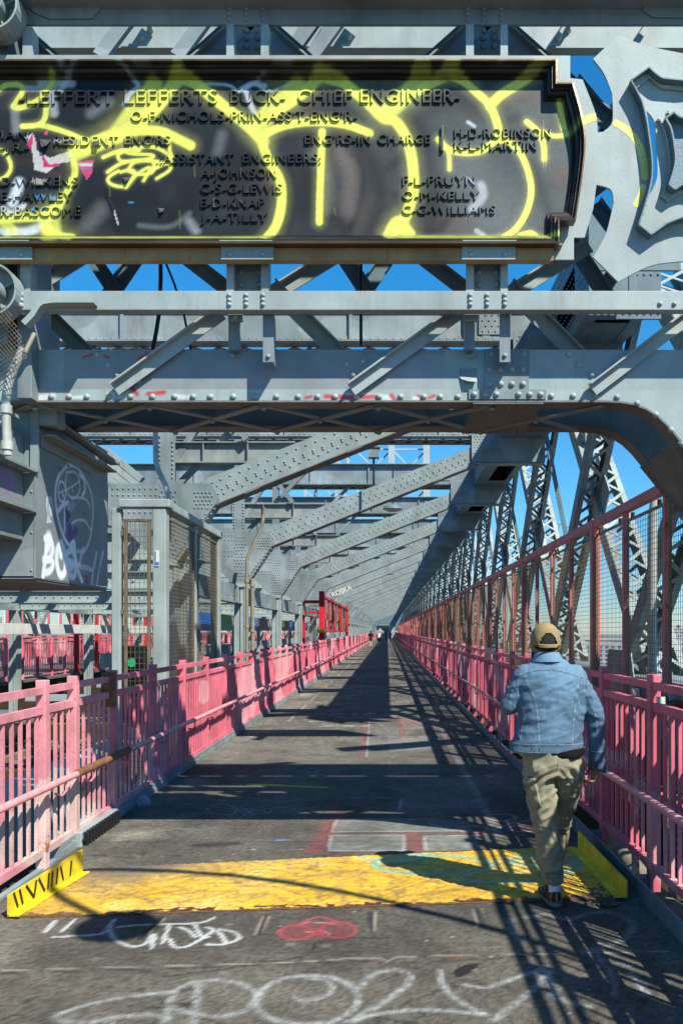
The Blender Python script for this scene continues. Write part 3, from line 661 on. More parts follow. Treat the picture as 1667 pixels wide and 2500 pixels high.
# ------------------------------------------------------------------ stiffening trusses
def laced(m, p, q, w, d, cross=True, rail=.1, step=None):
    """member in a plane of constant x: two solid webs (width w in that plane) a distance d apart along x, lacing bars between them on both faces"""
    p = V3(p); q = V3(q); t = (q-p); L = t.length; t.normalize(); n = Vector((0, -t.z, t.y)); X_ = Vector((1, 0, 0))
    for s in (-1, 1):
        D = X_*(s*d/2); m.bar(p+D, q+D, .018, w, up=n)
        for e in (-1, 1): m.bar(p+D-X_*s*.05+n*(e*w/2), q+D-X_*s*.05+n*(e*w/2), .10, .016, up=n)
    step = step or d*.9; k = max(1, int(L/step)); h = d/2-.03
    for i in range(k):
        a = p+t*(L*i/k); b = p+t*(L*(i+1)/k)
        for e in (-1, 1):
            N = n*(e*(w/2+.014))
            if cross or i % 2: m.bar(a+X_*h+N, b-X_*h+N, .065, .012, up=n)
            if cross or i % 2 == 0: m.bar(a-X_*h+N*1.05, b+X_*h+N*1.05, .065, .012, up=n)
def truss(name, sx, ox, label):
    r = empty(name, (ox, 0, 0)); tag(r, label, 'truss')
    def mx(m): m.v = [(sx*x, y, z) for x, y, z in m.v]; return m
    m = MB(); m.box(2.68, 2.71, 11.4, 245, 6.20, 6.90); m.box(3.62, 3.65, 11.4, 245, 6.20, 6.90); m.box(2.68, 3.65, 11.4, 245, 6.90, 6.92); m.box(2.66, 3.0, 11.4, 245, 6.17, 6.2); m.box(3.5, 3.67, 11.4, 245, 6.17, 6.2)
    for k in range(28): m.box(3.0, 3.5, 11.6+BAY*k, 14.2+BAY*k, 6.18, 6.195)
    m.box(2.70, 3.90, 11.36, 11.40, 6.15, 6.94); m.rivets([(2.76+.1*i, 11.36, z) for i in range(12) for z in (6.22, 6.32, 6.78, 6.88)], (0, -1, 0), .02)
    m.box(2.68, 2.72, 10.6, 13.4, 6.0, 7.3); m.rivets([(2.68, 10.7+.12*i, 6.1+.14*j) for i in range(22) for j in range(9)], (-1, 0, 0), .02)
    m.box(2.72, 3.9, 10.6, 10.64, 6.5, 7.3); m.box(3.2, 3.3, 10.55, 10.6, 6.1, 7.3)
    mx(m).build('top_chord', M['steel_dark'], r)
    m = MB(); m.box(3.75, 3.78, -8, 245, .2, 1.0); m.box(4.35, 4.38, -8, 245, .2, 1.0); m.box(3.72, 4.41, -8, 245, 1.0, 1.02); mx(m).build('bottom_chord', M['steel'], r)
    a = MB(); laced(a, (3.95, Y0-.1, 7.6), (3.95, Y0+BAY+.2, 1.0), .26, .44, cross=False, step=.36); a = mx(a).build('laced_diagonal', M['steel'], r)
    b = MB(); laced(b, (4.35, Y0-.1, 1.0), (4.35, Y0+BAY+.3, 7.6), .30, .62, cross=True, step=.55)
    b.box(4.15, 4.17, Y0+4.1, Y0+4.9, 5.6, 6.0); b = mx(b).build('cross_laced_diagonal', M['steel_light'], r)
    c = MB(); c.prism([(Y0+2.2, 4.3), (Y0+3.05, 5.2), (Y0+3.9, 4.3), (Y0+3.05, 3.4)], 4.12, 4.14, ax='x'); c.rivets([(4.12, Y0+2.7+.12*i, 3.9+.12*j) for i in range(6) for j in range(6)], (-1, 0, 0), .018); 
    c.prism([(Y0-1.0, .3), (Y0+1.0, .3), (Y0+.6, 1.4), (Y0-.6, 1.4)], 3.66, 3.68, ax='x'); c.rivets([(3.66, Y0-.5+.11*i, 1.0+.12*j) for i in range(10) for j in range(2)], (-1, 0, 0), .018); c = mx(c).build('node_gusset', M['steel_light'], r)
    for k in [-1]+list(range(1, NF)):
        for s in ((a, b, c) if k > 0 else (a, b)):
            o = s.copy(); link(o, r); o.location = (0, BAY*k, 0)
            if k < 0: o.scale = (1, 1, 1)
    return r
tr = truss('stiffening_truss', 1, 0, 'laced steel truss on the right side beyond the mesh fence')
for o in list(tr.children):
    if 0 and o.type == 'MESH' and 'gusset' not in o.name: pass
truss('stiffening_truss', -1, -15.0, 'laced steel truss beyond the far left path')
# roof laterals: light laced members crossing diagonally between roof girders
r = empty('roof_bracing', (0, 0, 0)); tag(r, 'laced diagonal bracing members under the bridge roof', 'bracing')
src = None
for k in (0, 2, 5, 9, 14, 20):
    if src is None:
        m = MB()
        def lz(p, q, w=.34):
            p = V3(p); q = V3(q); t = (q-p); L = t.length; t.normalize(); n = Vector((-t.y, t.x, 0)); h = Vector((0, 0, .16))
            for s in (-1, 1): m.bar(p+n*s*w/2, q+n*s*w/2, .07, .06)
            for s in (-1, 1): m.bar(p+n*s*w/2-h*1.6, q+n*s*w/2-h*1.6, .06, .05)
            kk = int(L/.3)
            for i in range(kk):
                a = p+t*L*i/kk; b = p+t*L*(i+1)/kk
                for s in (-1, 1):
                    m.bar(a+n*s*w/2, b+n*s*w/2-h*1.6, .03, .03); m.bar(a+n*s*w/2-h*1.6, b+n*s*w/2, .03, .03)
        lz((-11.4, Y0+BAY-.2, 6.75), (-3.6, Y0+.6, 6.75))
        src = m.build('lateral_brace', M['steel'], r)
    else:
        c = src.copy(); link(c, r); c.location = (0, BAY*k, 0)
        if k % 2: c.scale = (1, 1, 1)
# stringers over the tracks, raking plates seen high at left
r = empty('track_canopy', (0, 0, 0)); tag(r, 'long longitudinal steel stringers above the subway tracks', 'girder')
for x, z0, z1 in ((-5.6, 4.02, 4.3), (-9.4, 4.02, 4.3), (-7.5, 4.02, 4.3)):
    m = MB(); m.box(x-.01, x+.01, 10, 245, z0, z1); m.box(x-.1, x+.1, 10, 245, z1, z1+.02); m.build('stringer', M['steel'], r)
for x in (-3.46, -11.54):
    m = MB(); m.box(x-.012, x+.012, 13, 245, 2.35, 2.75); m.box(x-.09, x+.09, 13, 245, 2.33, 2.35)
    m.rivets([(x+.013, 13+.3*i, 2.42) for i in range(120)], (1, 0, 0), .02); m.build('edge_girder', M['steel'], r)
# raking stairs-like struts left of the first frame
m = MB()
for d in (0, 22, 44, 62): m.bar(W(258+d*.0, 1098+d, 16), W(348-d*.3, 1172+d*.7, 16), .16, .12)
m.build('raking_strut', M['steel_light'], r)
# walkway lamps hanging from the roof, and their conduits
for k, (y, x) in enumerate(((21.5, .15), (33.7, .15), (45.9, .15), (64, .15))):
    e = empty('hanging_lamp', (x, y, 0)); tag(e, 'round lamp hanging on a rod over the walkway, '+('nearest', 'second', 'third', 'farthest')[k]+' of the row', 'lamp', 'lamps hanging over the walkway')
    m = MB(); m.tube([(0, 0, 6.2), (0, 0, 5.1)], .02, 6); m.build('rod', M['black'], e)
    m = MB(); m.tube([(0, 0, 5.12), (0, 0, 5.05), (0, 0, 4.98)], [.06, .24, .27], 16); m.build('shade', M['steel_dark'], e)
    m = MB(); m.tube([(0, 0, 4.975), (0, 0, 4.93)], [.25, .16], 16); m.build('lens', M['white'], e)
e = empty('junction_box', W(912, 1106, 18.2)); tag(e, 'small grey junction box with black drop conduit under the roof', 'junction box')
m = MB(); m.box(-.12, .12, -.1, .1, -.12, .1); m.box(-.15, .15, -.13, .13, .1, .13); m.build('box', M['steel'], e, .005)
m = MB(); m.tube([(0, 0, -.12), (0, 0, -.75)], .025, 6); m.build('conduit', M['black'], e)
def pipe(name, label, pts, rad, m, cat='pipe', clamps=()):
    q = MB(); q.tube(pts, rad, 10); 
    for c in clamps: q.tube([V3(c)-Vector((0, 0, .025)), V3(c)+Vector((0, 0, .025))], rad*1.35, 10)
    o = q.build(name, m); tag(o, label, cat); return o
pipe('drop_conduit', 'grey conduit dropping behind the wire cage', [W(380, 1040, 10.5), W(381, 1125, 10.5), W(388, 1150, 10.5), W(405, 1185, 10.5), W(412, 1215, 10.5), W(412, 1320, 10.5)], .035, M['pipe'])
pipe('riser_conduit', 'brown conduit bending up along the second frame column', [W(603, 1620, 17.6), W(603, 1372, 17.6), W(606, 1358, 17.6), W(640, 1285, 17.6), W(646, 1240, 17.6)], 0.038, M['conduit_brown'], clamps=[W(603, y, 17.6) for y in (1420, 1530, 1590)])
pipe('riser_conduit', 'rusty straight conduit right of the bent brown one', [W(617, 1590, 17.7), W(616, 1412, 17.7)], .045, M['conduit_brown'], clamps=[W(616, y, 17.7) for y in (1430, 1540)])
pipe('hanging_cable', 'long black rod hanging through the portal centre', [W(881, 560, 5.5), W(881, 845, 5.5)], .011, M['black'], 'cable')
pipe('hanging_cable', 'curved black hose left of centre behind the portal bars', [W(392, 560, 5.45), W(393, 680, 5.45), W(390, 760, 5.45), W(382, 810, 5.45), W(372, 862, 5.45)], .014, M['black'], 'cable')
pipe('hanging_cable', 'thin black hose slanting down from left of centre', [W(396, 620, 5.5), W(425, 690, 5.5), W(450, 770, 5.5), W(468, 862, 5.5)], .008, M['black'], 'cable')
# floor under the walkway edge, and the far left path
u = MB(); u.box(-12.4, -2.9, -15, 200, -1.35, -1.25); o = u.build('track_bed', M['track_dark']); tag(o, 'dark track bed below the left railing', kind='structure')
u = MB(); u.box(-17.4, -12.6, -15, 200, -.1, 0); o = u.build('far_path', mat('far_path_asphalt', (.13, .125, .115), .85)); tag(o, kind='structure')
# ------------------------------------------------------------------ subway tracks
for nm, tx, lab in (('subway_track', -5.3, 'nearer subway track with rusty rails and timber ties'), ('subway_track', -9.0, 'farther subway track with rusty rails and timber ties')):
    r = empty(nm, (tx, 0, 0)); tag(r, lab, 'railway track')
    for s in (-.72, .72):
        m = MB(); m.box(s-.035, s+.035, -6, 180, -.86, -.82); m.box(s-.012, s+.012, -6, 180, -.95, -.86); m.box(s-.07, s+.07, -6, 180, -.97, -.95); m.build('rail', M['rail'], r)
    t0 = None; st = MB()
    for i in range(330):
        y = 1.5+.55*i
        if i < 70:
            if t0 is None: t0 = MB().box(-1.5, 1.5, -.11, .11, -1.15, -.97).build('tie', M['tie'], r, .01); t0.location.y = y
            else: c = t0.copy(); link(c, r); c.location.y = y; c.rotation_euler.z = random.uniform(-.01, .01)
        else: st.box(-1.5, 1.5, y-.11, y+.11, -1.15, -.97)
    st.build('far_ties', M['tie'], r)['kind'] = 'stuff'
    m = MB(); m.box(-1.75, -1.62, -6, 180, -.86, -.8); m.box(-1.72, -1.65, -6, 180, -.97, -.86); m.box(1.2, 1.34, -6, 180, -.97, -.85); m.box(-1.34, -1.2, -6, 180, -.97, -.85); m.build('guard_timber', M['tie'], r)
for k, (x, z, rr_, mm) in enumerate(((-3.0, -.35, .05, 'pipe'), (-3.15, -.55, .06, 'steel_under'), (-2.95, -.75, .04, 'pipe'), (-3.6, -.62, .08, 'steel_under'))):
    pipe('service_pipe', ('upper pale service pipe', 'upper worn grey service pipe', 'lower thin pale service pipe', 'thickest grey service pipe')[k]+' running beside tracks under left railing', [(x, -4, z), (x, 170, z)], rr_, M[mm])
sb = MB()
for i in range(60): sb.box(-3.9, -2.7, 2+1.22*i, 2.09+1.22*i, -.95, -.85)
sb.box(-2.75, -2.62, -6, 245, -.6, -.2); sb.box(-2.9, -2.6, -6, 245, -.2, -.18)
o = sb.build('edge_stringer', M['track_dark']); tag(o, 'dark riveted stringer supporting left edge of walkway', 'girder')
# white and striped barrier rails over the tracks
def rail_box(name, label, x, y0, y1, z0, z1, m, posts=(), pm=None, cat='barrier', w=.06):
    r = empty(name, (0, 0, 0)); tag(r, label, cat); MB().box(x-w/2, x+w/2, y0, y1, z0, z1).build('board', m, r, .005)
    for y in posts: MB().box(x-.05, x+.05, y-.05, y+.05, -1.2, z0).build('post', pm or M['steel'], r)
    return r
rail_box('guard_rail', 'long cream guard rail in front of the far columns', -11.2, 16, 110, 1.60, 1.92, M['white'])
bw = MB(); r = empty('striped_barrier', (0, 0, 0)); tag(r, 'low barrier edged with red and white diagonal stripes beside tracks', 'barrier')
MB().box(-4.1, -3.55, 6.2, 13.0, .05, .09).build('cover', M['grey_box'], r)
bw.box(-3.548, -3.540, 6.2, 13.0, .0, .09); bw.build('edge_board', M['white'], r); rs = MB()
for i in range(75): rs.prism([(6.22+.09*i, .002), (6.26+.09*i, .002), (6.30+.09*i, .088), (6.26+.09*i, .088)], -3.539, -3.536, ax='x')
rs.build('stripes', M['red'], r)
MB().box(-4.0, -3.6, 6.4, 12.8, -1.1, .05).build('cabinet', M['grey_box'], r)
def board_paint(co):
    P = co[:, 1:3]; n = len(P); c = np.empty((n, 3)); c[:] = (.20, .20, .19); f = fbm(P*np.array([.5, 1]), 3, 3)
    cols = [(.02, .16, .55), (.03, .32, .10), (.17, .17, .17), (.13, .14, .16), (.02, .2, .6), (.10, .09, .08), (.5, .52, .52), (.10, .11, .10), (.1, .16, .05), (.04, .25, .6), (.12, .11, .1), (.02, .14, .5)]
    e = [16, 18.6, 20.6, 21.8, 23, 24.5, 27, 28.5, 30, 32, 34, 36, 40]
    y = P[:, 0]+.8*(f-.5)
    for i in range(12): s = (y >= e[i]) & (y < e[i+1]); c[s] = cols[i]
    return c*(.75+.5*f)[:, None]
r = empty('painted_board', (0, 0, 0)); tag(r, 'long board painted blue, green and grey beside left railing', 'barrier')
grid('face', M['steel_paint'], np.linspace(16, 40, 300), np.linspace(1.70, 2.10, 24), lambda u, v: (u*0-4.0, u, v), r, board_paint)
MB().box(-4.06, -4.002, 16, 40, 1.70, 2.10).build('back', M['steel'], r)
for i in range(6): MB().box(-4.09, -4.0, 17+4*i, 17.12+4*i, -1.2, 1.7).build('post', M['steel'], r)
for k in range(5):
    o = rail_box('low_barrier', 'low grey barrier with short posts beside the tracks, '+('nearest', 'second', 'third', 'fourth', 'farthest')[k]+' of the row', -5.0-.0*k, 14+6.1*k, 19.4+6.1*k, 1.05, 1.3, M['grey_box'], [14.5+6.1*k+1.5*j for j in range(4)], M['conduit_brown'] if k == 1 else M['steel_light']); o['group'] = 'low barriers beside the tracks'
for k, (y, h, w_) in enumerate(((15.2, 1.2, .5), (17.6, .9, .8), (21.5, 1.3, .5), (25.5, 1.0, .7))):
    e = empty('track_cabinet', (-4.5, y, -1.2)); tag(e, ('nearest tall', 'second, low and wide', 'third, tallest', 'farthest')[k]+' grey equipment cabinet standing beside the tracks behind left railing', 'cabinet', 'cabinets beside the tracks')
    MB().box(-w_/2, w_/2, -.2, .2, .1, 1.2+h).build('casing', M['grey_box'], e, .01); MB().box(-w_/2-.03, w_/2+.03, -.23, .23, 1.2+h, 1.24+h).build('lid', M['steel_light'], e)
    MB().box(-w_/2+.05, w_/2-.05, -.215, -.2, .5, 1.1+h).build('door', M['steel_light'], e); MB().box(w_/2-.12, w_/2-.09, -.24, -.215, 1.2, 1.4).build('handle', M['black'], e)
# ------------------------------------------------------------------ far left path: pink railings, tall fence, red frames
def simple_rail(name, label, X, z1, y0, y1, m, mesh=False, sp=1.22):
    r = empty(name, (X, 0, 0)); tag(r, label, 'railing' if not mesh else 'fence')
    p0 = b0 = None; n = min(90, int((y1-y0)/sp))
    for i in range(n):
        if p0 is None:
            p0 = MB().box(-.05, .05, -.05, .05, 0, z1).build('post', m, r)
            q = MB()
            if mesh:
                for j in range(14): q.box(-.004, .004, .08+j*.085, .088+j*.085, .3, z1-.1)
                for j in range(22): q.box(-.006, .006, .0, sp, .3+j*(z1-.4)/22, .308+j*(z1-.4)/22)
            else:
                for j in range(8): q.box(-.010, .010, .13+j*.14, .15+j*.14, .1, z1-.2)
                for z in (.08, z1-.2, z1-.05): q.box(-.02, .02, .0, sp, z, z+.05)
            b0 = q.build('mesh_panel' if mesh else 'baluster_panel', M['wire'] if mesh else m, r)
            p0.location.y = b0.location.y = y0
        else:
            for s in (p0, b0): c = s.copy(); link(c, r); c.location.y = y0+sp*i
    if mesh: MB().box(-.05, .05, y0, y1, z1-.05, z1+.06).build('top_rail', m, r)
    return r
simple_rail('pink_railing', 'pink railing along near edge of the far left path', -12.75, 1.45, 12, 120, M['pink'])
simple_rail('pink_railing', 'pink railing along outer edge of the far left path', -16.9, 1.45, 12, 120, M['pink'])
simple_rail('mesh_fence', 'tall pink mesh fence beyond the far left path', -17.4, 3.0, 14, 120, M['pink'], True, 1.5)
for k, (x, y, h, w_) in enumerate(((-12.7, 32.6, 3.3, 2.2), (-12.7, 42.0, 3.2, 3.0), (-12.75, 51, 3.2, 3.0))):
    e = empty('red_gate', (x, y, 0)); tag(e, 'tall bright red gate frame on the far path, '+('left', 'middle', 'right')[k]+' one of three', 'gate', 'red gate frames')
    m = MB(); m.box(-.08, .08, -.08, .08, -.1, h); m.box(-.06, .06, w_, w_+.12, -.1, h-.2); m.box(-.05, .05, .08, w_, h-.25, h-.15); m.box(-.05, .05, .08, w_, -.05, .08); m.box(-.05, .05, .08, w_, 1.6, 1.68)
    m.box(.1, 1.6, -.05, .05, h-.25, h-.12); m.box(1.45, 1.6, -.06, .06, -.1, h-.2); m.build('frame', M['red'], e)
    q = MB()
    for j in range(16): q.box(.15+j*.085, .156+j*.085, -.004, .004, .2, h-.3)
    for j in range(26): q.box(.1, 1.5, -.005, .003, .2+j*.11, .206+j*.11)
    q.build('mesh', M['wire'], e)
# ------------------------------------------------------------------ wire cage beside the left railing
e = empty('wire_cage', (0, 0, 0)); tag(e, 'grey steel cage with brass mesh round the column behind left railing', 'cage')
for (x, y, s) in ((-2.75, 9.7, .08), (-2.75, 11.3, .05), (-2.75, 12.8, .07), (-3.28, 9.7, .055), (-3.30, 12.8, .08)):
    MB().box(x-s, x+s, y-s, y+s, -.3, 3.19).build('post', M['steel_light'], e, .012)
MB().box(-3.24, -2.62, 9.6, 9.78, 3.19, 3.29).build('top_rail', M['steel_light'], e, .012)
MB().box(-2.84, -2.66, 9.78, 12.9, 3.19, 3.29).build('top_rail', M['steel_light'], e, .012)
for y0_, y1_ in ((9.85, 11.2), (11.42, 12.68)):
    q = wire_panel(y1_-y0_, -.1, 3.08, .05, .0045); o = q.build('side_mesh', M['wire'], e); o.location = (-2.72, y0_, 0)
    q = MB(); q.box(-.015, .015, 0, .03, -.1, 3.1); q.box(-.015, .015, y1_-y0_-.03, y1_-y0_, -.1, 3.1); q.box(-.015, .015, 0, y1_-y0_, 3.08, 3.11); o = q.build('mesh_frame', M['wire_frame'], e); o.location = (-2.72, y0_, 0)
q = MB()
x0 = -3.165; x1 = -2.885
for z in np.arange(-.1, 3.0, .07): q.box(x0, x1, -.003, .003, z, z+.005)
for x in np.arange(x0, x1, .055): q.box(x, x+.005, -.005, .001, -.1, 3.02)
o = q.build('front_mesh', M['wire'], e); o.location.y = 9.66
q = MB(); q.box(x0-.02, x0+.02, -.02, .02, -.3, 3.04); q.box(x1-.02, x1+.02, -.02, .02, -.3, 3.04); q.box(x0-.02, x1+.02, -.02, .02, 3.02, 3.06); q.box(x0-.08, x0-.02, -.01, .01, 2.85, 2.93); q.box(x1+.02, x1+.1, -.01, .01, 2.85, 2.93); q.box(x0-.1, x0-.02, -.01, .01, 1.9, 1.96); q.box(x1+.02, x1+.1, -.01, .01, 1.9, 1.96)
o = q.build('front_mesh_frame', M['wire_frame'], e, .005); o.location.y = 9.66
q = MB(); q.box(-2.80, -2.745, 9.6085, 9.6095, 2.48, 2.67); q.build('blue_and_white_sticker', M['white'], e); 
q = MB(); q.box(-2.795, -2.75, 9.607, 9.608, 2.49, 2.53); q.box(-2.795, -2.785, 9.607, 9.608, 2.53, 2.66); q.build('sticker_print', mat('blue_print', (.03, .12, .5), .5, var=0, bump=0), e)
# rail signal behind the cage
e = empty('rail_signal', (-3.44, 10.75, 0)); tag(e, 'black rail signal with one green light lit behind the cage mesh', 'signal')
for k, z in enumerate((1.27, .98, .68)):
    m = MB()
    for s in range(20):
        a0, a1 = 2*math.pi*s/20, 2*math.pi*(s+1)/20
        m.add([(.14*math.cos(a0), -.25, z+.14*math.sin(a0)), (.14*math.cos(a1), -.25, z+.14*math.sin(a1)), (.14*math.cos(a1), 0, z+.14*math.sin(a1)), (.14*math.cos(a0), 0, z+.14*math.sin(a0)),
               (.13*math.cos(a0), -.25, z+.13*math.sin(a0)), (.13*math.cos(a1), -.25, z+.13*math.sin(a1)), (.13*math.cos(a1), 0, z+.13*math.sin(a1)), (.13*math.cos(a0), 0, z+.13*math.sin(a0))], [(0,1,2,3), (7,6,5,4), (0,4,5,1)])
    h = m.build('hood', M['black'], e)
    m = MB(); m.tube([(0, -.02, z), (0, 0, z)], .06, 18); m.build('lens', M['green_lens'] if k == 0 else mat('dark_lens', (.03, .02, .02), .2, var=0, bump=0), h)
MB().box(-.18, .18, 0, .16, .45, 1.5).build('housing', M['black'], e, .01); MB().box(-.05, .05, .05, .1, -1.2, .45).build('mast', M['steel'], e)
o = MB().box(-.09, .09, -.2, -.16, .25, .42).build('number_plate', M['white'], e)
# red cage farther along the left railing
e = empty('red_cage', (0, 0, 0)); tag(e, 'bright red framed mesh cage standing on the left railing', 'cage')
m = MB()
for (x, y, z0, z1, s) in ((-2.72, 33.2, -.1, 3.35, .11), (-2.72, 54, .0, 3.4, .1), (-3.5, 33.2, -.1, 2.9, .08), (-2.72, 40, 1.75, 3.1, .06), (-2.72, 47, 1.75, 3.1, .06)): m.box(x-s, x+s, y-s, y+s, z0, z1)
m.box(-3.5, -2.72, 33.1, 33.25, 2.85, 2.97); m.box(-2.80, -2.64, 33.2, 54, 3.1, 3.22); m.box(-2.80, -2.64, 33.2, 54, 1.62, 1.74); m.box(-3.3, -2.72, 33.15, 33.25, 2.42, 2.5)
m.build('frame', M['red'], e)
q = MB()
for y in np.arange(33.4, 54, .45): q.box(-2.725, -2.715, y, y+.012, 1.74, 3.1)
for z in np.arange(1.8, 3.1, .13): q.box(-2.725, -2.715, 33.3, 54, z, z+.009)
for y in np.arange(34.4, 54, 2.6): m2_ = MB().box(-2.76, -2.68, y, y+.1, 1.74, 3.1).build('upright', M['red'], e)
q.build('mesh', M['wire'], e)
MB().box(-2.9, -2.6, 33.0, 33.3, 1.62, 1.76).build('yellow_clamp', M['yellow'], e)
q = MB()
for x in np.arange(-3.35, -2.95, .06): q.box(x, x+.012, 33.3, 33.31, .3, 2.7)
for z in np.arange(.3, 2.7, .1): q.box(-3.35, -2.95, 33.29, 33.3, z, z+.015)
q.build('end_mesh', M['wire'], e)
# ================================================================== the sign portal (a lattice box frame across the walkway)
por = empty('sign_portal', (0, 5.1, 0)); tag(por, 'riveted grey lattice portal carrying the bronze plaque over the walkway', 'portal')
YF, YB = 5.10, 5.87
def L(m):                                 # world -> portal local
    m.v = [(x, y-5.1, z) for x, y, z in m.v]; return m
def w2(px, py, Y): p = W(px, py, Y); return (p[0], p[2])
bot = [(-400, 978), (60, 978), (1317, 978), (1480, 978), (1545, 984), (1605, 1012), (1660, 1072), (1790, 1232), (1905, 1380)]
def bottom_z(px):
    for (a, b), (c, d) in zip(bot, bot[1:]):
        if px <= c: return b+(d-b)*(px-a)/(c-a)
    return bot[-1][1]
def web_paint(co):
    P = np.stack([co[:, 0], co[:, 2]], 1); n = len(P); c = np.empty((n, 3)); c[:] = (.27, .335, .325)
    px = co[:, 0]*F/YF+CX; py = CY-(co[:, 2]-CH)*F/YF
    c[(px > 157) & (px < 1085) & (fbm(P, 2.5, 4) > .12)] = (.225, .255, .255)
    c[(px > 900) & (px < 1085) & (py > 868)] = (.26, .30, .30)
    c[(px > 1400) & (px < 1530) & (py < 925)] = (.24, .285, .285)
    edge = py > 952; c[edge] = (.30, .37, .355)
    def S(pts, w, rgb, **k): stroke(c, P, [w2(x, y, YF) for x, y in pts], w, rgb, **k)
    for pts, w in (([(100, 972), (130, 966)], .04), ([(270, 968), (310, 960)], .05), ([(180, 970), (215, 970)], .02), ([(430, 968), (470, 970)], .025), ([(850, 966), (905, 966), (960, 972)], .03), ([(1010, 972), (1040, 970)], .02)): S(pts, w, (.62, .66, .68), soft=.6, alpha=.85)
    for pts, w in (([(325, 950), (335, 962)], .03), ([(362, 962), (400, 958)], .03), ([(745, 972), (760, 968)], .02), ([(795, 968), (860, 970), (915, 968)], .03), ([(955, 966), (962, 974)], .03), ([(1020, 966), (1030, 972)], .02), ([(1045, 972), (1060, 966)], .02),
                   ([(205, 872), (225, 866)], .015), ([(255, 868), (268, 874)], .015), ([(868, 920), (876, 914)], .022), ([(344, 880), (360, 872)], .05), ([(318, 920), (330, 912)], .05)): S(pts, w, (.50, .02, .03), soft=.6, alpha=.9)
    for x in (78, 1225): S([(x, 900), (x+3, 975)], .03, (.42, .34, .16), soft=1, alpha=.6, grain=.6)
    for k in range(26): x = random.uniform(60, 1500); S([(x, 955), (x+random.uniform(-4, 4), 975)], .02, (.30, .22, .13), soft=1, alpha=.4, grain=.5)
    f = fbm(P, 9, 3); return c*(.90+.18*f)[:, None]
us = np.linspace(-400, 1905, 760)
bz = np.array([bottom_z(x) for x in us])
def webf(u, v):
    b = np.interp(u, us, bz); py = 854*(v)+b*(1-v)
    top = np.where(u > 1500, 854, 854); py = top*v+b*(1-v)
    return (u-CX)*YF/F, u*0+YF-5.1, CH-(py-CY)*YF/F
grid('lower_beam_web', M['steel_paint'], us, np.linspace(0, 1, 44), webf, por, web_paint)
path = [w2(x, y, YF) for x, y in [(-400, 978), (1317, 978), (1400, 978), (1480, 978), (1515, 980), (1545, 985), (1578, 997), (1605, 1014), (1632, 1040), (1660, 1074), (1790, 1234), (1905, 1382)]]
m = MB(); m.strip(path, YF-.006, YF+.15, .012, -1); m.strip(path, YB-.15, YB, .012, -1)
# leg down to the ground at the right
xl = path[-1][0]
m.box(xl-.02, xl+.42, YF, YF+.012, -.3, path[-1][1]+.3); m.box(xl-.03, xl-.018, YF, YF+.15, -.3, path[-1][1]); m.box(xl-.02, xl+.42, YB-.012, YB, -.3, path[-1][1]+.3); m.box(xl-.03, xl-.018, YB-.15, YB, -.3, path[-1][1])
L(m).build('bottom_flange', M['soffit'], por)
m = MB()                                  # rear web, rear upper edge
top = path[-1]; poly = [(p[0], p[1]+.0) for p in path]+[(path[-1][0]+.4, path[-1][1]), (path[-1][0]+.4, 3.5), (path[0][0], 3.5)]
m.prism(poly, YB-.012, YB); m.box(path[0][0], path[-1][0], YB-.1, YB-.012, 3.49, 3.50); m.box(path[0][0], 1.2, YF+.001, YF+.1, 3.49, 3.50)
m.rivets([(path[0][0]+.15*i, YB-.013, 3.22) for i in range(30)], (0, -1, 0), .02)
L(m).build('rear_web', M['steel'], por)
rv = MB(); k5 = YF/F
rx = [(x-CX)*k5 for x in (75, 127, 170, 213, 267, 320, 373, 427, 472, 514, 570, 623, 675, 728, 775, 818, 870, 925, 978, 1034, 1074, 1117)]
rv.rivets([(x, YF-.001, CH-(969-CY)*k5) for x in rx], (0, -1, 0), .021, .017, 10)
rv.rivets([W(x, y, YF-.001) for x, y in ((237, 867), (264, 892), (288, 917), (338, 930), (393, 864), (368, 890), (338, 915), (568, 869), (862, 915), (886, 883), (845, 890), (1155, 867), (1200, 865), (1277, 865), (1388, 866), (1413, 891), (1443, 915), (1146, 870), (920, 911))], (0, -1, 0), .021, .017, 10)
rv.rivets([W(1195+27*i, 903+35*j, YF-.009) for i in range(4) for j in (0, 1)], (0, -1, 0), .021, .017, 10)
rv.rivets([W(x, y, YF-.001) for x, y in ((1345, 967), (1398, 967), (1452, 967), (1505, 970), (1554, 985), (1600, 1013), (1637, 1050), (1665, 1085), (1700, 1125), (1735, 1170), (1770, 1212))], (0, -1, 0), .021, .017, 10)
rv.rivets([W(1157+27*i, 963, YF-.012) for i in range(7) if i != 3], (0, -1, 0), .021, .017, 10)
L(rv).build('rivets', M['steel_light'], por)
m = MB(); m.prism([w2(1181, 853, YF), w2(1290, 853, YF), w2(1290, 952, YF), w2(1181, 952, YF)], YF-.008, YF); m.prism([w2(1143, 952, YF), w2(1331, 952, YF), w2(1331, 976, YF), w2(1143, 976, YF)], YF-.012, YF)
m.prism([w2(1121, 901, YF), w2(1163, 900, YF), w2(1164, 932, YF), w2(1140, 930, YF), w2(1124, 920, YF)], YF-.004, YF-.002)
L(m).build('splice_plate', M['steel'], por, .003)
m = MB(); m.add([(-.06, 0, .0), (.05, 0, -.01), (.052, -.03, -.045), (-.01, -.035, -.04), (-.045, -.01, -.02)], [(0, 1, 2, 3, 4)]); o = m.build('peeling_paint', M['steel_light'], por); p = W(1143, 920, YF); o.location = (p[0], -.006, p[2])
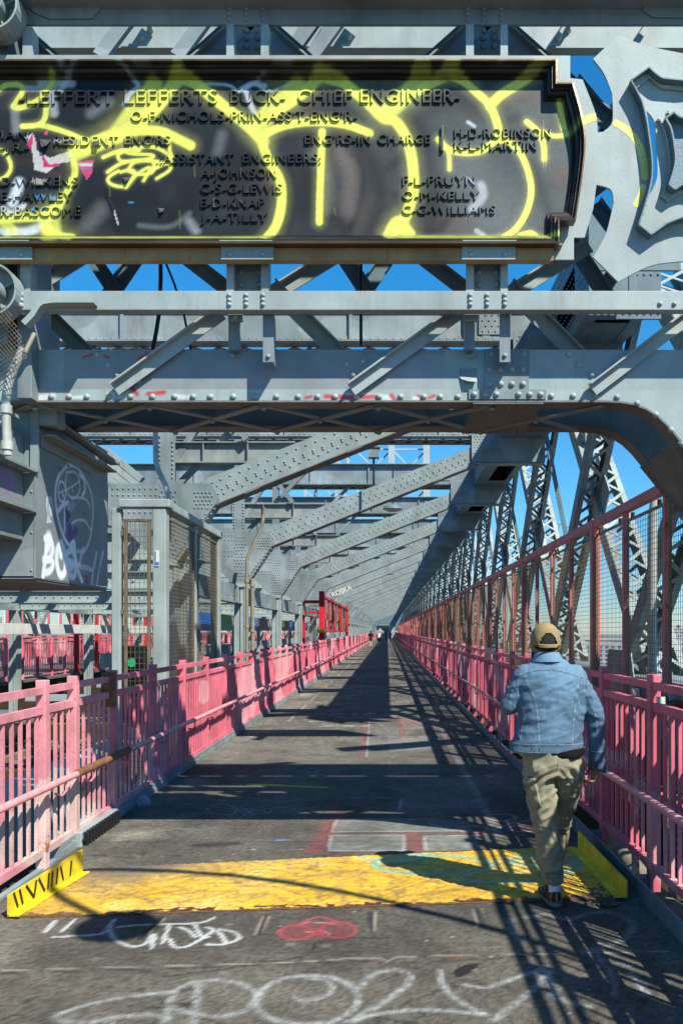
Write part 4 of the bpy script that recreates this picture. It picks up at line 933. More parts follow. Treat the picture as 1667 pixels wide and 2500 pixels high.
# under-side lattice and battens
m = MB(); zb = CH-(978-CY)*k5
def B2(pa, pb, dz=0, w=.05): m.bar((pa[0], pa[1], zb-.012-dz), (pb[0], pb[1], zb-.012-dz), w, .01)
nodes = [(-3.05+.74*i) for i in range(6)]
for i, x in enumerate(nodes):
    B2((x, YF+.05), (x+.74, YB-.05), 0); B2((x, YB-.05), (x+.74, YF+.05), .011)
    for a, b in ((x+.03, YF+.07), (x+.03, YB-.07), (x+.37, (YF+YB)/2)): m.rivets([(a, b, zb-.02-.011)], (0, 0, -1), .022)
L(m).build('bottom_lacing', M['steel_under'], por)
m = MB(); zc = zb-.006
m.box((1154-CX)*k5, (1326-CX)*k5, YF-.004, YB, zb-.022, zb-.012)
m.rivets([((1165+x-CX)*k5, y, zb-.022) for x in range(0, 160, 27) for y in (YF+.06, YB-.06)], (0, 0, -1), .022)
p, q = path[8], path[10]; d = Vector((q[0]-p[0], q[1]-p[1])).normalized(); nn = Vector((-d.y, d.x))
for t0, t1 in ((.12, .62),):
    a = (Vector(path[9]) + d*.0); b = Vector(path[10])*.75+Vector(path[9])*.25
    pl_ = [tuple(a-nn*.012), tuple(b-nn*.012), tuple(b-nn*.024), tuple(a-nn*.024)]
    m.prism(pl_, YF-.004, YB)
    for i in range(8):
        c = a+(b-a)*(i+.5)/8-nn*.024
        m.rivets([(c.x, YF+.06, c.y), (c.x, YB-.06, c.y)], (-nn.x, 0, -nn.y), .022)
L(m).build('batten_plate', M['soffit'], por)
# middle rail, posts, diagonals
YM = 4.87
m = MB(); m.box(W(40, 0, YM)[0], 2.9, YM, YM+.07, CH-(757-CY)*YM/F, CH-(710-CY)*YM/F); L(m).build('middle_rail', M['steel_light'], por, .004)
m = MB()
m.rivets([W(x, y, YM-.001) for x in (560, 601, 642, 1147, 1188, 1231) for y in (721, 733, 744)], (0, -1, 0), .016, .014, 10)
m.rivets([W(x, y, YM-.001) for x in (52,) for y in (720, 733, 746)], (0, -1, 0), .02, .016, 10)
m.rivets([W(x, 742, YM-.001) for x in (1610, 1645)], (0, -1, 0), .016, .014, 10)
L(m).build('rivets', M['steel_light'], por)
def post(x0, x1, y0, y1, Y, d=.09, mm='steel_light'):
    a = W(x0, y0, Y); b = W(x1, y1, Y); m = MB(); m.box(a[0], b[0], Y, Y+.012, b[2], a[2]); m.box(b[0]-.012, b[0], Y+.012, Y+d, b[2], a[2]); L(m).build('angle_post', M[mm], por)
for x0, x1 in ((553, 571), (637, 656), (1137, 1156), (1221, 1239)):
    post(x0, x1, 60, 145, 4.93); post(x0, x1, 630, 712, 4.94)
post(56, 80, 66, 140, 4.93); post(50, 75, 640, 712, 4.94)
for x0, x1, y0, y1 in ((558, 583, 765, 854), (1132, 1158, 765, 854)): post(x0, x1, y0, y1, 5.02, .06, 'steel')
for x0, x1, y0, y1 in ((642, 668, 765, 884), (1219, 1245, 765, 884)): post(x0, x1, y0, y1, 4.96, .1, 'steel')
m = MB()
for x in (575, 1152): a = W(x-18, 765, 5.0); m.box(a[0], a[0]+.09, 5.0, 5.02, a[2]-.05, a[2]+.02)
for x, y in ((575, 775), (655, 870), (1232, 868)): m.rivets([W(x, y, 4.955)], (0, -1, 0), .015)
L(m).build('clip', M['steel_light'], por)
def ang(x0, y0, x1, y1, Y, wd=.085, d=.07, mm='steel_light'):
    m = MB(); p = W(x0, y0, Y); q = W(x1, y1, Y); m.bar(p, q, .012, wd, up=Vector(q).__sub__(Vector(p)).cross(Vector((0, 1, 0))))
    t = (Vector(q)-Vector(p)).normalized(); n = Vector((-t.z, 0, t.x)); n = n if n.z > 0 else -n
    o = n*(wd/2-.006)+Vector((0, -d/2, 0)) ; m.bar(V3(p)+o, V3(q)+o, d, .012, up=n); L(m).build('diagonal', M[mm], por)
for x in (0, 612, 1188):
    ang(x-70, 765, x-330, 952, YF-.03, .085, .045) if x else None
    ang(x+50, 700, x+225, 875, YB-.3, .11, .05)
    ang(x+40, 730, x+250, 600, YB-.2, .10, .05); ang(x-35, 725, x-210, 590, YB-.1, .10, .05, 'steel')
    for a, b in ((250, 330), (-250, 330)): ang(x, 50, x+a*.9, 50+b*.6, YF+.1, .11, .05, 'steel'); ang(x+a*.1, 60, x+a*1.2, 40+b*.8, YB-.1, .12, .05, 'steel_dark')
    ang(x+560, 300, x+260, 740, YB, .11, .04, 'steel_dark'); ang(x+10, 300, x+300, 740, YB-.04, .11, .04, 'steel_dark')
ang(1750, 720, 1445, 952, YF-.03, .085, .045)
ang(1500, 280, 1667, 190, 6.3, .16, .1, 'steel_dark'); ang(1440, 390, 1560, 180, 5.8, .10, .05, 'steel_dark'); ang(1400, 200, 1500, 320, 5.85, .08, .05, 'steel_dark'); ang(1450, 500, 1560, 650, 5.85, .1, .05, 'steel_dark'); ang(1560, 380, 1440, 470, 5.75, .1, .05, 'steel_dark')
for x in (612, 1190):
    m = MB()
    m.prism([w2(x-42, 640, 5.0), w2(x+42, 640, 5.0), w2(x+42, 715, 5.0), w2(x-42, 715, 5.0)], 5.0, 5.012); m.rivets([W(x+a, b, 4.995) for a in (-22, 22) for b in (665, 695)], (0, -1, 0), .02)
    m.prism([w2(x-60, 62, 5.2), w2(x+60, 62, 5.2), w2(x+30, 130, 5.2), w2(x-30, 130, 5.2)], 5.2, 5.212); m.rivets([W(x+a, b, 5.19) for a in (-10, 16) for b in (75, 92, 112)], (0, -1, 0), .02)
    L(m).build('node_plate', M['steel'], por)
# top chord with its overhanging ledge
m = MB(); x0 = -3.2; x1 = 2.9; zt_ = lambda py: CH-(py-CY)*4.95/F
m.box(x0, x1, 4.95, 4.97, zt_(60), zt_(20)); m.box(x0, x1, 4.77, 5.0, zt_(22), zt_(12))
m.rivets([W(x, y, 4.949) for x in (560, 601, 642, 1140, 1180, 1222) for y in (22, 35, 48)]+[W(x, y, 4.949) for x in (65,) for y in (42, 54)]+[W(x, 30, 4.949) for x in (120, 147, 184, 218, 1596, 1632)], (0, -1, 0), .016, .014, 10)
m.prism([w2(60, 5, 4.94), w2(230, 5, 4.94), w2(246, 22, 4.94), w2(225, 46, 4.94), w2(120, 46, 4.94), w2(85, 32, 4.94)], 4.935, 4.949); m.prism([w2(1570, 0, 4.94), w2(1700, 0, 4.94), w2(1700, 44, 4.94), w2(1590, 42, 4.94), w2(1568, 25, 4.94)], 4.935, 4.949)
L(m).build('top_chord', M['steel'], por, .002)
m = MB(); m.prism([w2(-60, 66, 8.0), w2(2000, 66, 8.0), w2(2000, -300, 8.0), w2(-60, -300, 8.0)], 8.0, 8.02)
m.v = [(x, y, z-.0) for x, y, z in m.v]
m = MB(); m.box(-3.2, 6.6, 4.98, 5.0, 5.72, 6.55); m.box(-3.2, 6.6, 4.98, 5.0, 6.62, 7.85); m.box(2.9, 6.6, 4.95, 4.97, 4.9, 5.5); m.box(2.95, 6.6, 4.87, 4.94, 3.66, 3.78)
m.box(1.95, 6.6, 4.98, 5.0, 3.85, 5.70)  # plates out of view, added above and to the right to shade the deck
for k in range(12): m.box(-3.2+.85*k, -3.0+.85*k, 4.98, 5.0, 6.55, 6.62)
L(m).build('unseen_shade_plate', M['steel'], por)
zq = CH-(131-CY)*8/F; m = MB(); m.box(-5.2, 4.2, 8.0, 8.03, zq, zq+1.1); m.box(-5.2, 4.2, 7.9, 8.0, zq-.015, zq)
m.rivets([W(x, y, 7.999) for x, y in ((322, 118), (345, 95), (832, 118), (852, 92), (1338, 115), (1362, 94), (1385, 74), (368, 74), (1180, 75), (1175, 82), (1240, 112), (1172, 112))], (0, -1, 0), .035, .05, 10)
e = empty('roof_plate_girder', (0, 8, 0)); tag(e, 'pale riveted plate girder high behind top of the sign portal', 'girder')
m.v = [(x, y-8, z) for x, y, z in m.v]; m.build('web', M['steel_light'], e)
for x in (430, 700, 760, 1080, 1300, 1500, 240): a = W(x, 131, 7.6); MB().bar((a[0], -.35, a[2]), (a[0]+.55, -.25, a[2]+.85), .05, .14, up=(1, 0, 0)).build('stay', M['steel'], e)
# ornaments of the portal: backing plate, cartouche, rosettes
YO = 4.90
def arc3(a, b, c, n=10):                  # smooth through three px points
    return [tuple(p) for p in smooth_poly([a, b, c], n)]
back = [(-200, 134), (1391, 136), (1391, 191), (1421, 194)]+arc3((1421, 194), (1452, 275), (1458, 323), 5)[1:]
back += arc3((1471, 322), (1494, 296), (1493, 229), 5)+arc3((1493, 229), (1474, 181), (1447, 144), 5)[1:]+[(1508, 85)]+arc3((1508, 85), (1578, 112), (1690, 135), 5)[1:]
back += [(1800, 138), (1930, 70), (2000, 140), (1940, 390), (2000, 640), (1930, 700), (1800, 640)]
back += arc3((1690, 636), (1590, 648), (1508, 688), 5)+[(1447, 628)]+arc3((1447, 628), (1478, 570), (1497, 495), 5)[1:]+arc3((1497, 495), (1490, 463), (1455, 451), 5)[1:]
back += [(1447, 510), (1426, 580), (1400, 580), (1400, 634), (-200, 634)]
sh = arc3((1575, 181), (1604, 205), (1625, 209), 4)+arc3((1667, 213), (1740, 205), (1790, 183), 4)+[(1830, 215)]+arc3((1830, 215), (1790, 400), (1830, 560), 5)+[(1790, 588)]+arc3((1790, 588), (1690, 540), (1620, 556), 5)+[(1581, 584)]
inner_left = arc3((1551, 560), (1583, 440), (1572, 319), 6)[:-1]+arc3((1572, 319), (1558, 262), (1532, 212), 5)
sh = sh+inner_left
slot = arc3((1577, 270), (1597, 300), (1601, 360), 5)+arc3((1601, 360), (1603, 430), (1583, 480), 5)[1:]+arc3((1583, 480), (1590, 380), (1577, 270), 5)[1:-1]
def poly_with_hole(m, outer, holes, y0, y1):
    bm = bmesh.new(); loops = [outer]+holes; es = []
    for lp_ in loops:
        vs = [bm.verts.new((x, y0, z)) for x, z in lp_]; es += [bm.edges.new((vs[i], vs[(i+1) % len(vs)])) for i in range(len(vs))]
    bmesh.ops.triangle_fill(bm, edges=es, use_beauty=True)
    r_ = bmesh.ops.extrude_face_region(bm, geom=bm.faces[:]); bmesh.ops.translate(bm, verts=[v for v in r_['geom'] if isinstance(v, bmesh.types.BMVert)], vec=(0, y1-y0, 0))
    bm.verts.index_update(); m.add([tuple(v.co) for v in bm.verts], [tuple(v.index for v in f.verts) for f in bm.faces]); bm.free()
def cvt(l, Y=YO): return [w2(x, y, Y) for x, y in l]
m = MB(); poly_with_hole(m, cvt(back), [cvt(slot)], YO, YO+.014); L(m).build('ornament_plate', M['steel_light'], por)
# yellow spray that continues over the ornament: thin paint film shapes
def ribbon(m, pts, w, Y, th=.0006):
    q = [Vector(p) for p in smooth_poly([w2(x, y, Y) for x, y in pts], 8)]; n = len(q); a = []; b = []
    for i in range(n):
        t = (q[min(i+1, n-1)]-q[max(i-1, 0)]).normalized(); nn_ = Vector((-t.y, t.x)); ww = w/2*(1 if 0 < i < n-1 else .4)
        a.append(q[i]+nn_*ww); b.append(q[i]-nn_*ww)
    m.add([(p.x, Y, p.y) for p in a]+[(p.x, Y, p.y) for p in b], [(i, i+1, n+i+1, n+i) for i in range(n-1)])
m = MB(); ribbon(m, [(1400, 330), (1420, 300), (1440, 288), (1455, 286)], .05, YO-.001); ribbon(m, [(1496, 297), (1530, 318), (1556, 350), (1570, 395), (1573, 440)], .045, YO-.001); ribbon(m, [(1570, 450), (1562, 480), (1549, 505)], .04, YO-.001)
L(m).build('yellow_spray', mat('yellow_spray', (.72, .70, .18), .6, var=.3, scale=14, patch=(.42, .47, .35), patch_amt=.0), por)
def rim(m, pts, y0, y1, th, closed=True):
    q = [Vector(p) for p in cvt(pts)]; n = len(q)
    for i in range(n if closed else n-1):
        a = q[i]; b = q[(i+1) % n]
        if (b-a).length < 1e-4: continue
        m.bar((a.x, (y0+y1)/2, a.y), (b.x, (y0+y1)/2, b.y), th, abs(y1-y0), up=(0, 1, 0))
m = MB(); rim(m, sh, YO-.062, YO, .008); cx_, cy_ = 1685, 385
def scale_p(l, s): return [(cx_+(x-cx_)*s, cy_+(y-cy_)*s) for x, y in l]
rim(m, scale_p(sh, .46), YO-.07, YO, .010)
L(m).build('shield_rim', M['steel_dark'], por)
m = MB(); poly_with_hole(m, cvt(scale_p(sh, 1.0)), [cvt(scale_p(sh, .93))], YO-.014, YO-.004)
poly_with_hole(m, cvt(scale_p(sh, .56)), [cvt(scale_p(sh, .46))], YO-.014, YO-.004)
def along(l, step, s=1.0):
    q = cvt(scale_p(l, s)); out = []
    for i in range(len(q)):
        a = Vector(q[i]); b = Vector(q[(i+1) % len(q)]); k = int((b-a).length/step)
        out += [tuple(a+(b-a)*j/max(k, 1)) for j in range(max(k, 1))]
    return out
m.rivets([(x, YO-.014, z) for x, z in along(sh, .085, .965)]+[(x, YO-.014, z) for x, z in along(sh, .085, .51)], (0, -1, 0), .010, .008, 8)
L(m).build('shield_band', M['steel_light'], por)
m = MB(); poly_with_hole(m, cvt(scale_p(sh, .45)), [], YO-.012, YO-.004); L(m).build('shield_field', M['steel_dark'], por)
def rosette(px, py, s=1.0):
    m = MB(); c = W(px, py, 4.85); R0 = .155*s
    for rr_, w_, d in ((R0, .012, .12), (R0*.42, .01, .14)):
        n = 30
        for k in range(n):
            a0, a1 = 2*math.pi*k/n, 2*math.pi*(k+1)/n
            m.bar((c[0]+rr_*math.cos(a0), 4.85, c[2]+rr_*math.sin(a0)), (c[0]+rr_*math.cos(a1), 4.85, c[2]+rr_*math.sin(a1)), w_, d, up=(0, 1, 0))
    for k in range(4):
        a0 = math.pi*k/2+.5; m.bar((c[0]+R0*.4*math.cos(a0), 4.87, c[2]+R0*.4*math.sin(a0)), (c[0]+R0*math.cos(a0), 4.87, c[2]+R0*math.sin(a0)), .012, .05, up=(0, 1, 0))
    m.tube([(c[0], 4.88, c[2]), (c[0], 4.94, c[2])], R0*.98, 24); m.tube([(c[0], 4.82, c[2]), (c[0], 4.88, c[2])], .035, 10)
    L(m).build('rosette', M['steel_light'], por)
rosette(-10, 25); rosette(-12, 715)
m = MB(); m.strip([w2(x, y, 4.84) for x, y in ((60, 790), (80, 770), (95, 745), (110, 735), (140, 731), (235, 731))], 4.80, 4.87, .035, -1); L(m).build('curved_bracket', M['steel_light'], por)
m = MB(); m.box(*[W(43, 0, 5.0)[0], W(78, 0, 5.0)[0]], 5.0, 5.3, 3.16, 4.4); m.box(-3.2, W(20, 0, 5.0)[0], 5.0, 5.8, 3.5, 5.6); L(m).build('left_leg', M['steel'], por, .004)
# rusted shelf under the plaque
m = MB(); zs = lambda y: CH-(y-CY)*4.86/F
m.box(W(-100, 0, 4.86)[0], W(1350, 0, 4.86)[0], 4.86, 4.91, zs(636), zs(604)); m.box(W(-100, 0, 4.86)[0], W(1370, 0, 4.86)[0], 4.83, 4.95, zs(604), zs(600)); L(m).build('rusty_shelf', M['rust_run'], por)
m = MB()
for x0, x1 in ((540, 668), (1127, 1257), (-50, 80)):
    m.box(W(x0, 0, 4.85)[0], W(x1, 0, 4.85)[0], 4.845, 4.857, zs(636), zs(601)); m.box(W(x0, 0, 4.85)[0], W(x1, 0, 4.85)[0], 4.80, 4.857, zs(601), zs(598))
    for x in (x0+22, x1-26): m.rivets([W(x, 621, 4.845)], (0, -1, 0), .016, .013, 10)
L(m).build('shelf_bracket', M['steel_light'], por)

# ================================================================== the bronze plaque
pq = empty('bronze_plaque', (0, 4.875, 0)); tag(pq, 'black bronze plaque of engineer names covered in yellow spray graffiti', 'plaque')
A = lambda l: [(.532*x, .532*y) for x, y in l]
Bq = lambda l: [(833+.532*x, .532*y) for x, y in l]
YP = 4.88
YEL = (.80, .78, .12); YEL2 = (.74, .72, .26); WHT = (.60, .63, .64); BLK = (.006, .007, .009)
def plaque_col(P, inside=True):
    """P: (n,2) x,z on the plaque plane"""
    n = len(P); c = np.empty((n, 3)); f = fbm(P, 2.2, 21); f2 = fbm(P, 7, 22)
    px = P[:, 0]*F/YP+CX; t = np.clip((px-800)/500, 0, 1)
    c[:] = (.019, .024, .026); c = c*(1-t[:, None])+np.array([.062, .074, .072])*t[:, None]; c *= (.45+.8*f+.4*f2)[:, None]
    br = np.clip(fbm(P*np.array([.6, 1.6]), 4, 24)*2.6-1.35, 0, 1)*.55; c = c*(1-br[:, None])+np.array([.12, .065, .04])*br[:, None]
    def S(l, w, rgb, soft=.55, al=.95, cv=True):
        q = [w2(x, y, YP) for x, y in l]
        if rgb is YEL: stroke(c, P, q, w*1.8, (.50, .49, .13), 1.0, .30*al, cv)
        stroke(c, P, q, w*(1.08 if rgb is YEL else 1), rgb, soft*.5 if rgb is YEL else soft, al, cv)
    # old soft black and grey swathes
    for l, w, rgb, al in ((A([(380, 1080), (480, 960), (640, 880), (700, 900)]), .10, BLK, .8), (A([(500, 900), (560, 1080)]), .12, BLK, .8), (A([(620, 1020), (760, 1040), (860, 960), (880, 860)]), .14, BLK, .9), (A([(620, 920), (800, 980)]), .12, BLK, .7),
        (A([(1310, 760), (1340, 900), (1310, 1040)]), .06, BLK, .9), (A([(1400, 840), (1400, 960)]), .10, BLK, .8), (A([(1540, 960), (1580, 1060)]), .08, BLK, .7), (Bq([(20, 680), (90, 760), (90, 900), (40, 1050)]), .04, BLK, .8), (Bq([(330, 560), (400, 700), (440, 860), (400, 1060)]), .12, BLK, .75),
        (Bq([(840, 700), (885, 800), (890, 900), (850, 1010)]), .035, BLK, .8), (A([(360, 500), (480, 440), (560, 500)]), .22, BLK, .7), (A([(900, 540), (1050, 620), (1150, 700)]), .2, BLK, .55), (A([(560, 600), (900, 860), (1150, 760)]), .2, BLK, .5),
        (A([(300, 520), (520, 470)]), .3, BLK, .6), (A([(420, 780), (400, 900), (330, 1000)]), .2, BLK, .7), (A([(940, 700), (1080, 820), (1140, 1000), (1100, 1060)]), .22, BLK, .45), (A([(1320, 640), (1400, 760)]), .14, BLK, .6), (Bq([(60, 640), (140, 760), (180, 900), (140, 1060)]), .10, BLK, .7), (Bq([(250, 900), (300, 1000)]), .05, BLK, .5),
        (A([(650, 470), (600, 500)]), .12, BLK, .6), (Bq([(740, 560), (800, 540)]), .07, BLK, .5), (Bq([(420, 480), (560, 440)]), .12, BLK, .5), (A([(0, 560), (120, 720), (100, 900)]), .16, BLK, .6), (Bq([(880, 760), (960, 1000)]), .06, BLK, .45), (Bq([(540, 440), (620, 500), (720, 470)]), .10, BLK, .5), (Bq([(220, 770), (300, 700)]), .05, BLK, .6), (Bq([(330, 1000), (360, 1060), (440, 1060), (490, 1000)]), .05, BLK, .6),
        (A([(640, 1035), (780, 1040), (870, 980)]), .03, (.22, .23, .23), .4), (A([(1440, 720), (1500, 800), (1500, 950)]), .08, (.22, .22, .16), .4), (A([(400, 1040), (470, 960)]), .09, (.15, .14, .13), .6), (Bq([(0, 700), (40, 800), (30, 960)]), .1, (.16, .13, .11), .6), (Bq([(560, 780), (700, 1000)]), .3, (.19, .195, .19), .4),
        (A([(420, 520), (500, 470)]), .06, (.3, .32, .33), .35), (A([(1020, 620), (1000, 700)]), .06, (.3, .32, .33), .3), (A([(870, 1020), (900, 1060)]), .05, (.4, .42, .45), .5)):
        S(l, w, rgb, 1.0, al)
    # white
    for l, w, al in ((A([(280, 415), (320, 360), (380, 310), (440, 290), (510, 292), (570, 320), (620, 370), (635, 400), (600, 430), (575, 480)]), .028, .75), (A([(190, 382), (330, 384)]), .045, .7), (A([(120, 405), (250, 408)]), .035, .6), (A([(240, 440), (250, 520)]), .05, .5),
        (A([(950, 385), (1050, 392), (1105, 420), (1180, 372), (1220, 350)]), .018, .7), (A([(1190, 395), (1240, 420), (1330, 385)]), .018, .6), (A([(1110, 410), (1160, 385), (1215, 395)]), .03, .85), (A([(1130, 420), (1150, 480), (1170, 520)]), .03, .7), (A([(300, 300), (302, 325)]), .05, .8),
        (A([(640, 320), (690, 318)]), .05, .55), (A([(90, 840), (75, 890), (60, 930)]), .06, .95), (A([(110, 945), (60, 980), (20, 960)]), .035, .9), (A([(40, 1065), (130, 1065), (200, 1035)]), .055, .95), (A([(10, 1060), (40, 1080)]), .04, .9), (A([(0, 1105), (180, 1100)]), .02, .8),
        (A([(1270, 322), (1340, 322)]), .025, .6), (A([(70, 500), (75, 600)]), .05, .25), (Bq([(580, 560), (610, 580)]), .02, .7), (Bq([(640, 850), (650, 900), (600, 960)]), .05, .5), (Bq([(720, 320), (800, 290)]), .03, .5), (Bq([(580, 830), (600, 850)]), .03, .5), (Bq([(620, 1060), (650, 1080)]), .03, .5), (Bq([(130, 300), (200, 298)]), .02, .3)):
        S(l, w, WHT, .7, al)
    top_ = np.clip((P[:, 1]-5.0)/.08, 0, 1)*np.clip(fbm(P*np.array([1, .5]), 3.5, 61)*3-1.3, 0, 1)*.35; c = c*(1-top_[:, None])+np.array([.6, .58, .12])*top_[:, None]
    # torn posters at left
    def Fp(l, rgb, al=1): fill(c, P, [w2(x, y, YP) for x, y in A(l)], rgb, al)
    Fp([(120, 640), (150, 610), (165, 640), (170, 690), (230, 725), (300, 700), (345, 700), (350, 740), (270, 750), (215, 795), (160, 780), (150, 700)], (.50, .48, .42))
    Fp([(195, 700), (200, 770), (270, 765), (275, 750), (225, 755), (215, 735)], (.55, .03, .14)); Fp([(125, 660), (150, 615), (155, 640), (145, 690)], (.55, .03, .14)); Fp([(350, 745), (430, 735), (425, 790), (400, 830), (375, 780)], (.55, .05, .17)); Fp([(362, 752), (428, 752), (427, 762), (366, 762)], (.5, .5, .5)); Fp([(366, 766), (427, 766), (426, 774), (370, 774)], (.02, .13, .5))
    Fp([(205, 605), (222, 603), (220, 618), (208, 618)], (.6, .05, .15)); Fp([(240, 650), (330, 635), (385, 640), (375, 665), (300, 655), (250, 662)], (.28, .26, .23)); Fp([(140, 830), (180, 820), (220, 830), (200, 850), (150, 845)], (.33, .30, .26))
    Fp([(165, 905), (205, 895), (215, 910), (175, 918)], (.02, .22, .5)); Fp([(230, 902), (268, 900), (265, 915), (230, 918)], (.02, .22, .5)); Fp([(140, 960), (165, 950), (160, 975)], (.02, .22, .5)); Fp([(185, 960), (225, 950), (200, 975)], (.02, .25, .55)); Fp([(590, 927), (615, 925), (613, 935), (592, 936)], (.02, .2, .4))
    Fp([(480, 800), (490, 900), (520, 960), (548, 1040), (540, 1040), (510, 970), (484, 910)], (.004, .004, .004)); Fp([(528, 965), (548, 1030), (542, 1034), (524, 980)], (.45, .43, .42))
    # yellow
    for l, w, al in ((A([(545, 610), (610, 520), (690, 420), (705, 395)]), .10, .8), (A([(560, 610), (650, 560), (760, 440), (820, 358)]), .075, .95), (A([(820, 358), (900, 385), (980, 450), (1080, 530), (1150, 590), (1210, 650)]), .062, .98),
        (A([(1190, 600), (1230, 520), (1320, 440), (1365, 395)]), .10, .75), (A([(1180, 560), (1260, 520), (1400, 420), (1470, 350)]), .06, .8), (A([(1470, 350), (1568, 378)])+Bq([(30, 395), (120, 470), (190, 540), (250, 560), (300, 640), (325, 740), (332, 860), (312, 950), (270, 1040), (220, 1085)]), .060, .98),
        (A([(1195, 640), (1235, 740), (1285, 830), (1292, 930), (1270, 1030), (1225, 1095)]), .052, .98), (A([(1205, 640), (1230, 610), (1300, 580), (1400, 562), (1500, 562), (1568, 570)])+Bq([(60, 585), (130, 612)]), .044, .98),
        (A([(540, 618), (640, 600), (740, 605), (820, 640), (875, 668)]), .055, .98), (A([(350, 700), (420, 670), (540, 620)]), .09, .85), (A([(340, 740), (345, 800), (310, 880), (275, 945)]), .036, .9), (A([(270, 945), (225, 985), (215, 1040), (260, 1085), (330, 1098)]), .06, .9), (A([(230, 1000), (240, 1090)]), .11, .65),
        (A([(-20, 425), (30, 392), (90, 392), (105, 420), (75, 470), (65, 492), (110, 492), (190, 450), (235, 390), (250, 350)]), .030, .9), (A([(215, 482), (208, 540), (180, 573), (105, 580)]), .030, .95), (A([(180, 573), (250, 590), (330, 618), (400, 655)]), .030, .9),
        (A([(-20, 680), (30, 710), (52, 765), (30, 810), (-20, 835)]), .022, .9), (A([(-20, 1010), (90, 1000), (220, 995)]), .05, .8), (A([(10, 1010), (60, 1060)]), .06, .6), (A([(0, 1100), (500, 1105), (1000, 1103), (1240, 1095)]), .020, .98),
        (A([(476, 722), (560, 690), (640, 690)]), .022, .95), (A([(545, 705), (620, 680), (700, 675), (760, 700), (790, 738)]), .02, .95), (A([(575, 690), (600, 705), (700, 712), (680, 730), (560, 740), (540, 700)]), .018, .9), (A([(495, 790), (560, 750), (650, 735), (740, 745)]), .02, .95),
        (A([(545, 785), (500, 815), (510, 845), (575, 855), (620, 800), (600, 780), (555, 790)]), .018, .95), (A([(580, 860), (630, 800), (690, 770), (660, 830)]), .018, .95), (A([(590, 780), (620, 745), (700, 740), (700, 790), (640, 800), (590, 785)]), .018, .95), (A([(720, 820), (780, 780), (770, 750), (700, 780)]), .018, .95),
        (A([(775, 640), (780, 690), (790, 720)]), .02, .9), (A([(1478, 605), (1473, 750), (1468, 900), (1465, 1020)]), .040, .99),
        (Bq([(215, 510), (290, 440), (360, 370), (370, 340)]), .10, .75), (Bq([(250, 480), (380, 400), (480, 350), (510, 310)]), .055, .85), (Bq([(500, 350), (560, 375), (620, 425), (680, 485), (715, 570), (720, 620)]), .045, .98), (Bq([(680, 485), (740, 430), (830, 375), (880, 340)]), .055, .95),
        (Bq([(445, 640), (490, 685), (560, 702), (640, 695), (690, 660), (745, 645), (810, 690), (850, 770), (870, 870), (850, 970), (800, 1050), (740, 1092)]), .034, .98), (Bq([(470, 670), (492, 700), (495, 778)]), .024, .95), (Bq([(850, 560), (895, 600), (925, 660), (930, 730)]), .032, .98),
        (Bq([(900, 605), (980, 625), (1050, 610), (1100, 570), (1180, 530)]), .026, .9), (Bq([(1000, 475), (1020, 590)]), .034, .98), (Bq([(220, 1080), (260, 1020), (310, 1075)]), .07, .85), (Bq([(220, 1092), (500, 1096), (900, 1092), (1000, 1105)]), .024, .9), (Bq([(820, 1080), (870, 1070), (900, 1095)]), .03, .9),
        (Bq([(900, 330), (940, 300), (985, 300), (1000, 370), (1060, 400), (1100, 470), (1115, 560)]), .05, .7), (A([(820, 358), (830, 335)]), .06, .6), (Bq([(340, 345), (375, 340)]), .05, .5), (Bq([(490, 330), (520, 320)]), .06, .6)):
        S(l, w, YEL, .62, al)
    for k in range(16):            # thin drips and overspray specks of the yellow and white paint
        x = random.uniform(P[:, 0].min(), P[:, 0].max()); z = random.uniform(4.2, 5.0)
        stroke(c, P, [(x, z), (x+.002, z-random.uniform(.03, .12))], .006, random.choice([(.5, .48, .1), (.3, .31, .3), BLK]), .8, .3, False)
    n = vnoise(P, 60, 31); c *= (.9+.2*n)[:, None]
    return c
outer = [(-160, 144), (1360, 143.6), (1360, 201), (1399.5, 201)]+arc3((1399.5, 201), (1429, 340), (1405, 538), 14)[1:]+[(1365, 538), (1365, 594), (-160, 594)]
inner = [(-160, 196), (1325, 196), (1325, 249), (1370, 249)]+arc3((1370, 249), (1394, 372), (1379, 519), 14)[1:]+[(1333, 524), (1333, 577), (-160, 577)]
ow = [w2(x, y, 4.80) for x, y in outer]; iw = [w2(x, y, YP) for x, y in inner]
us = np.linspace(iw[0][0], W(1400, 0, YP)[0], 560); vs = np.linspace(iw[-1][1], iw[0][1], 160)
def inner_bounds(x):                      # top and bottom z of panel at x
    def inter(pts):
        o = []
        for (a, b), (c_, d) in zip(pts, pts[1:]):
            if (a-x)*(c_-x) <= 0 and abs(c_-a) > 1e-9: o.append(b+(d-b)*(x-a)/(c_-a))
        return o
    o = inter(iw+[iw[0]]); return (min(o), max(o)) if o else (4.6, 4.6)
us = us[us < max(p[0] for p in iw)-1e-4]
bb = np.array([inner_bounds(x+1e-6) for x in us])
def panf(u, v):
    lo_ = np.interp(u, us, bb[:, 0]); hi_ = np.interp(u, us, bb[:, 1]); return u, u*0+.005, lo_*(1-v)+hi_*v
grid('panel', M['bronze'], us, np.linspace(0, 1, 165), panf, pq, lambda co: plaque_col(co[:, [0, 2]]))
prof = [(0, 4.87), (0, 4.80), (.16, 4.797), (.20, 4.818), (.42, 4.815), (.46, 4.838), (.52, 4.832), (.72, 4.842), (.76, 4.862), (.93, 4.858), (.97, 4.8795), (1.0, 4.8795)]
def dens(l, k=40):
    out = []; 
    for i in range(len(l)-1):
        a = Vector(l[i]); b = Vector(l[i+1]); n = max(1, int(round((b-a).length/.02))) if i in (0, len(l)-2) else 1
        out += [tuple(a+(b-a)*j/n) for j in range(n)]
    return out+[l[-1]]
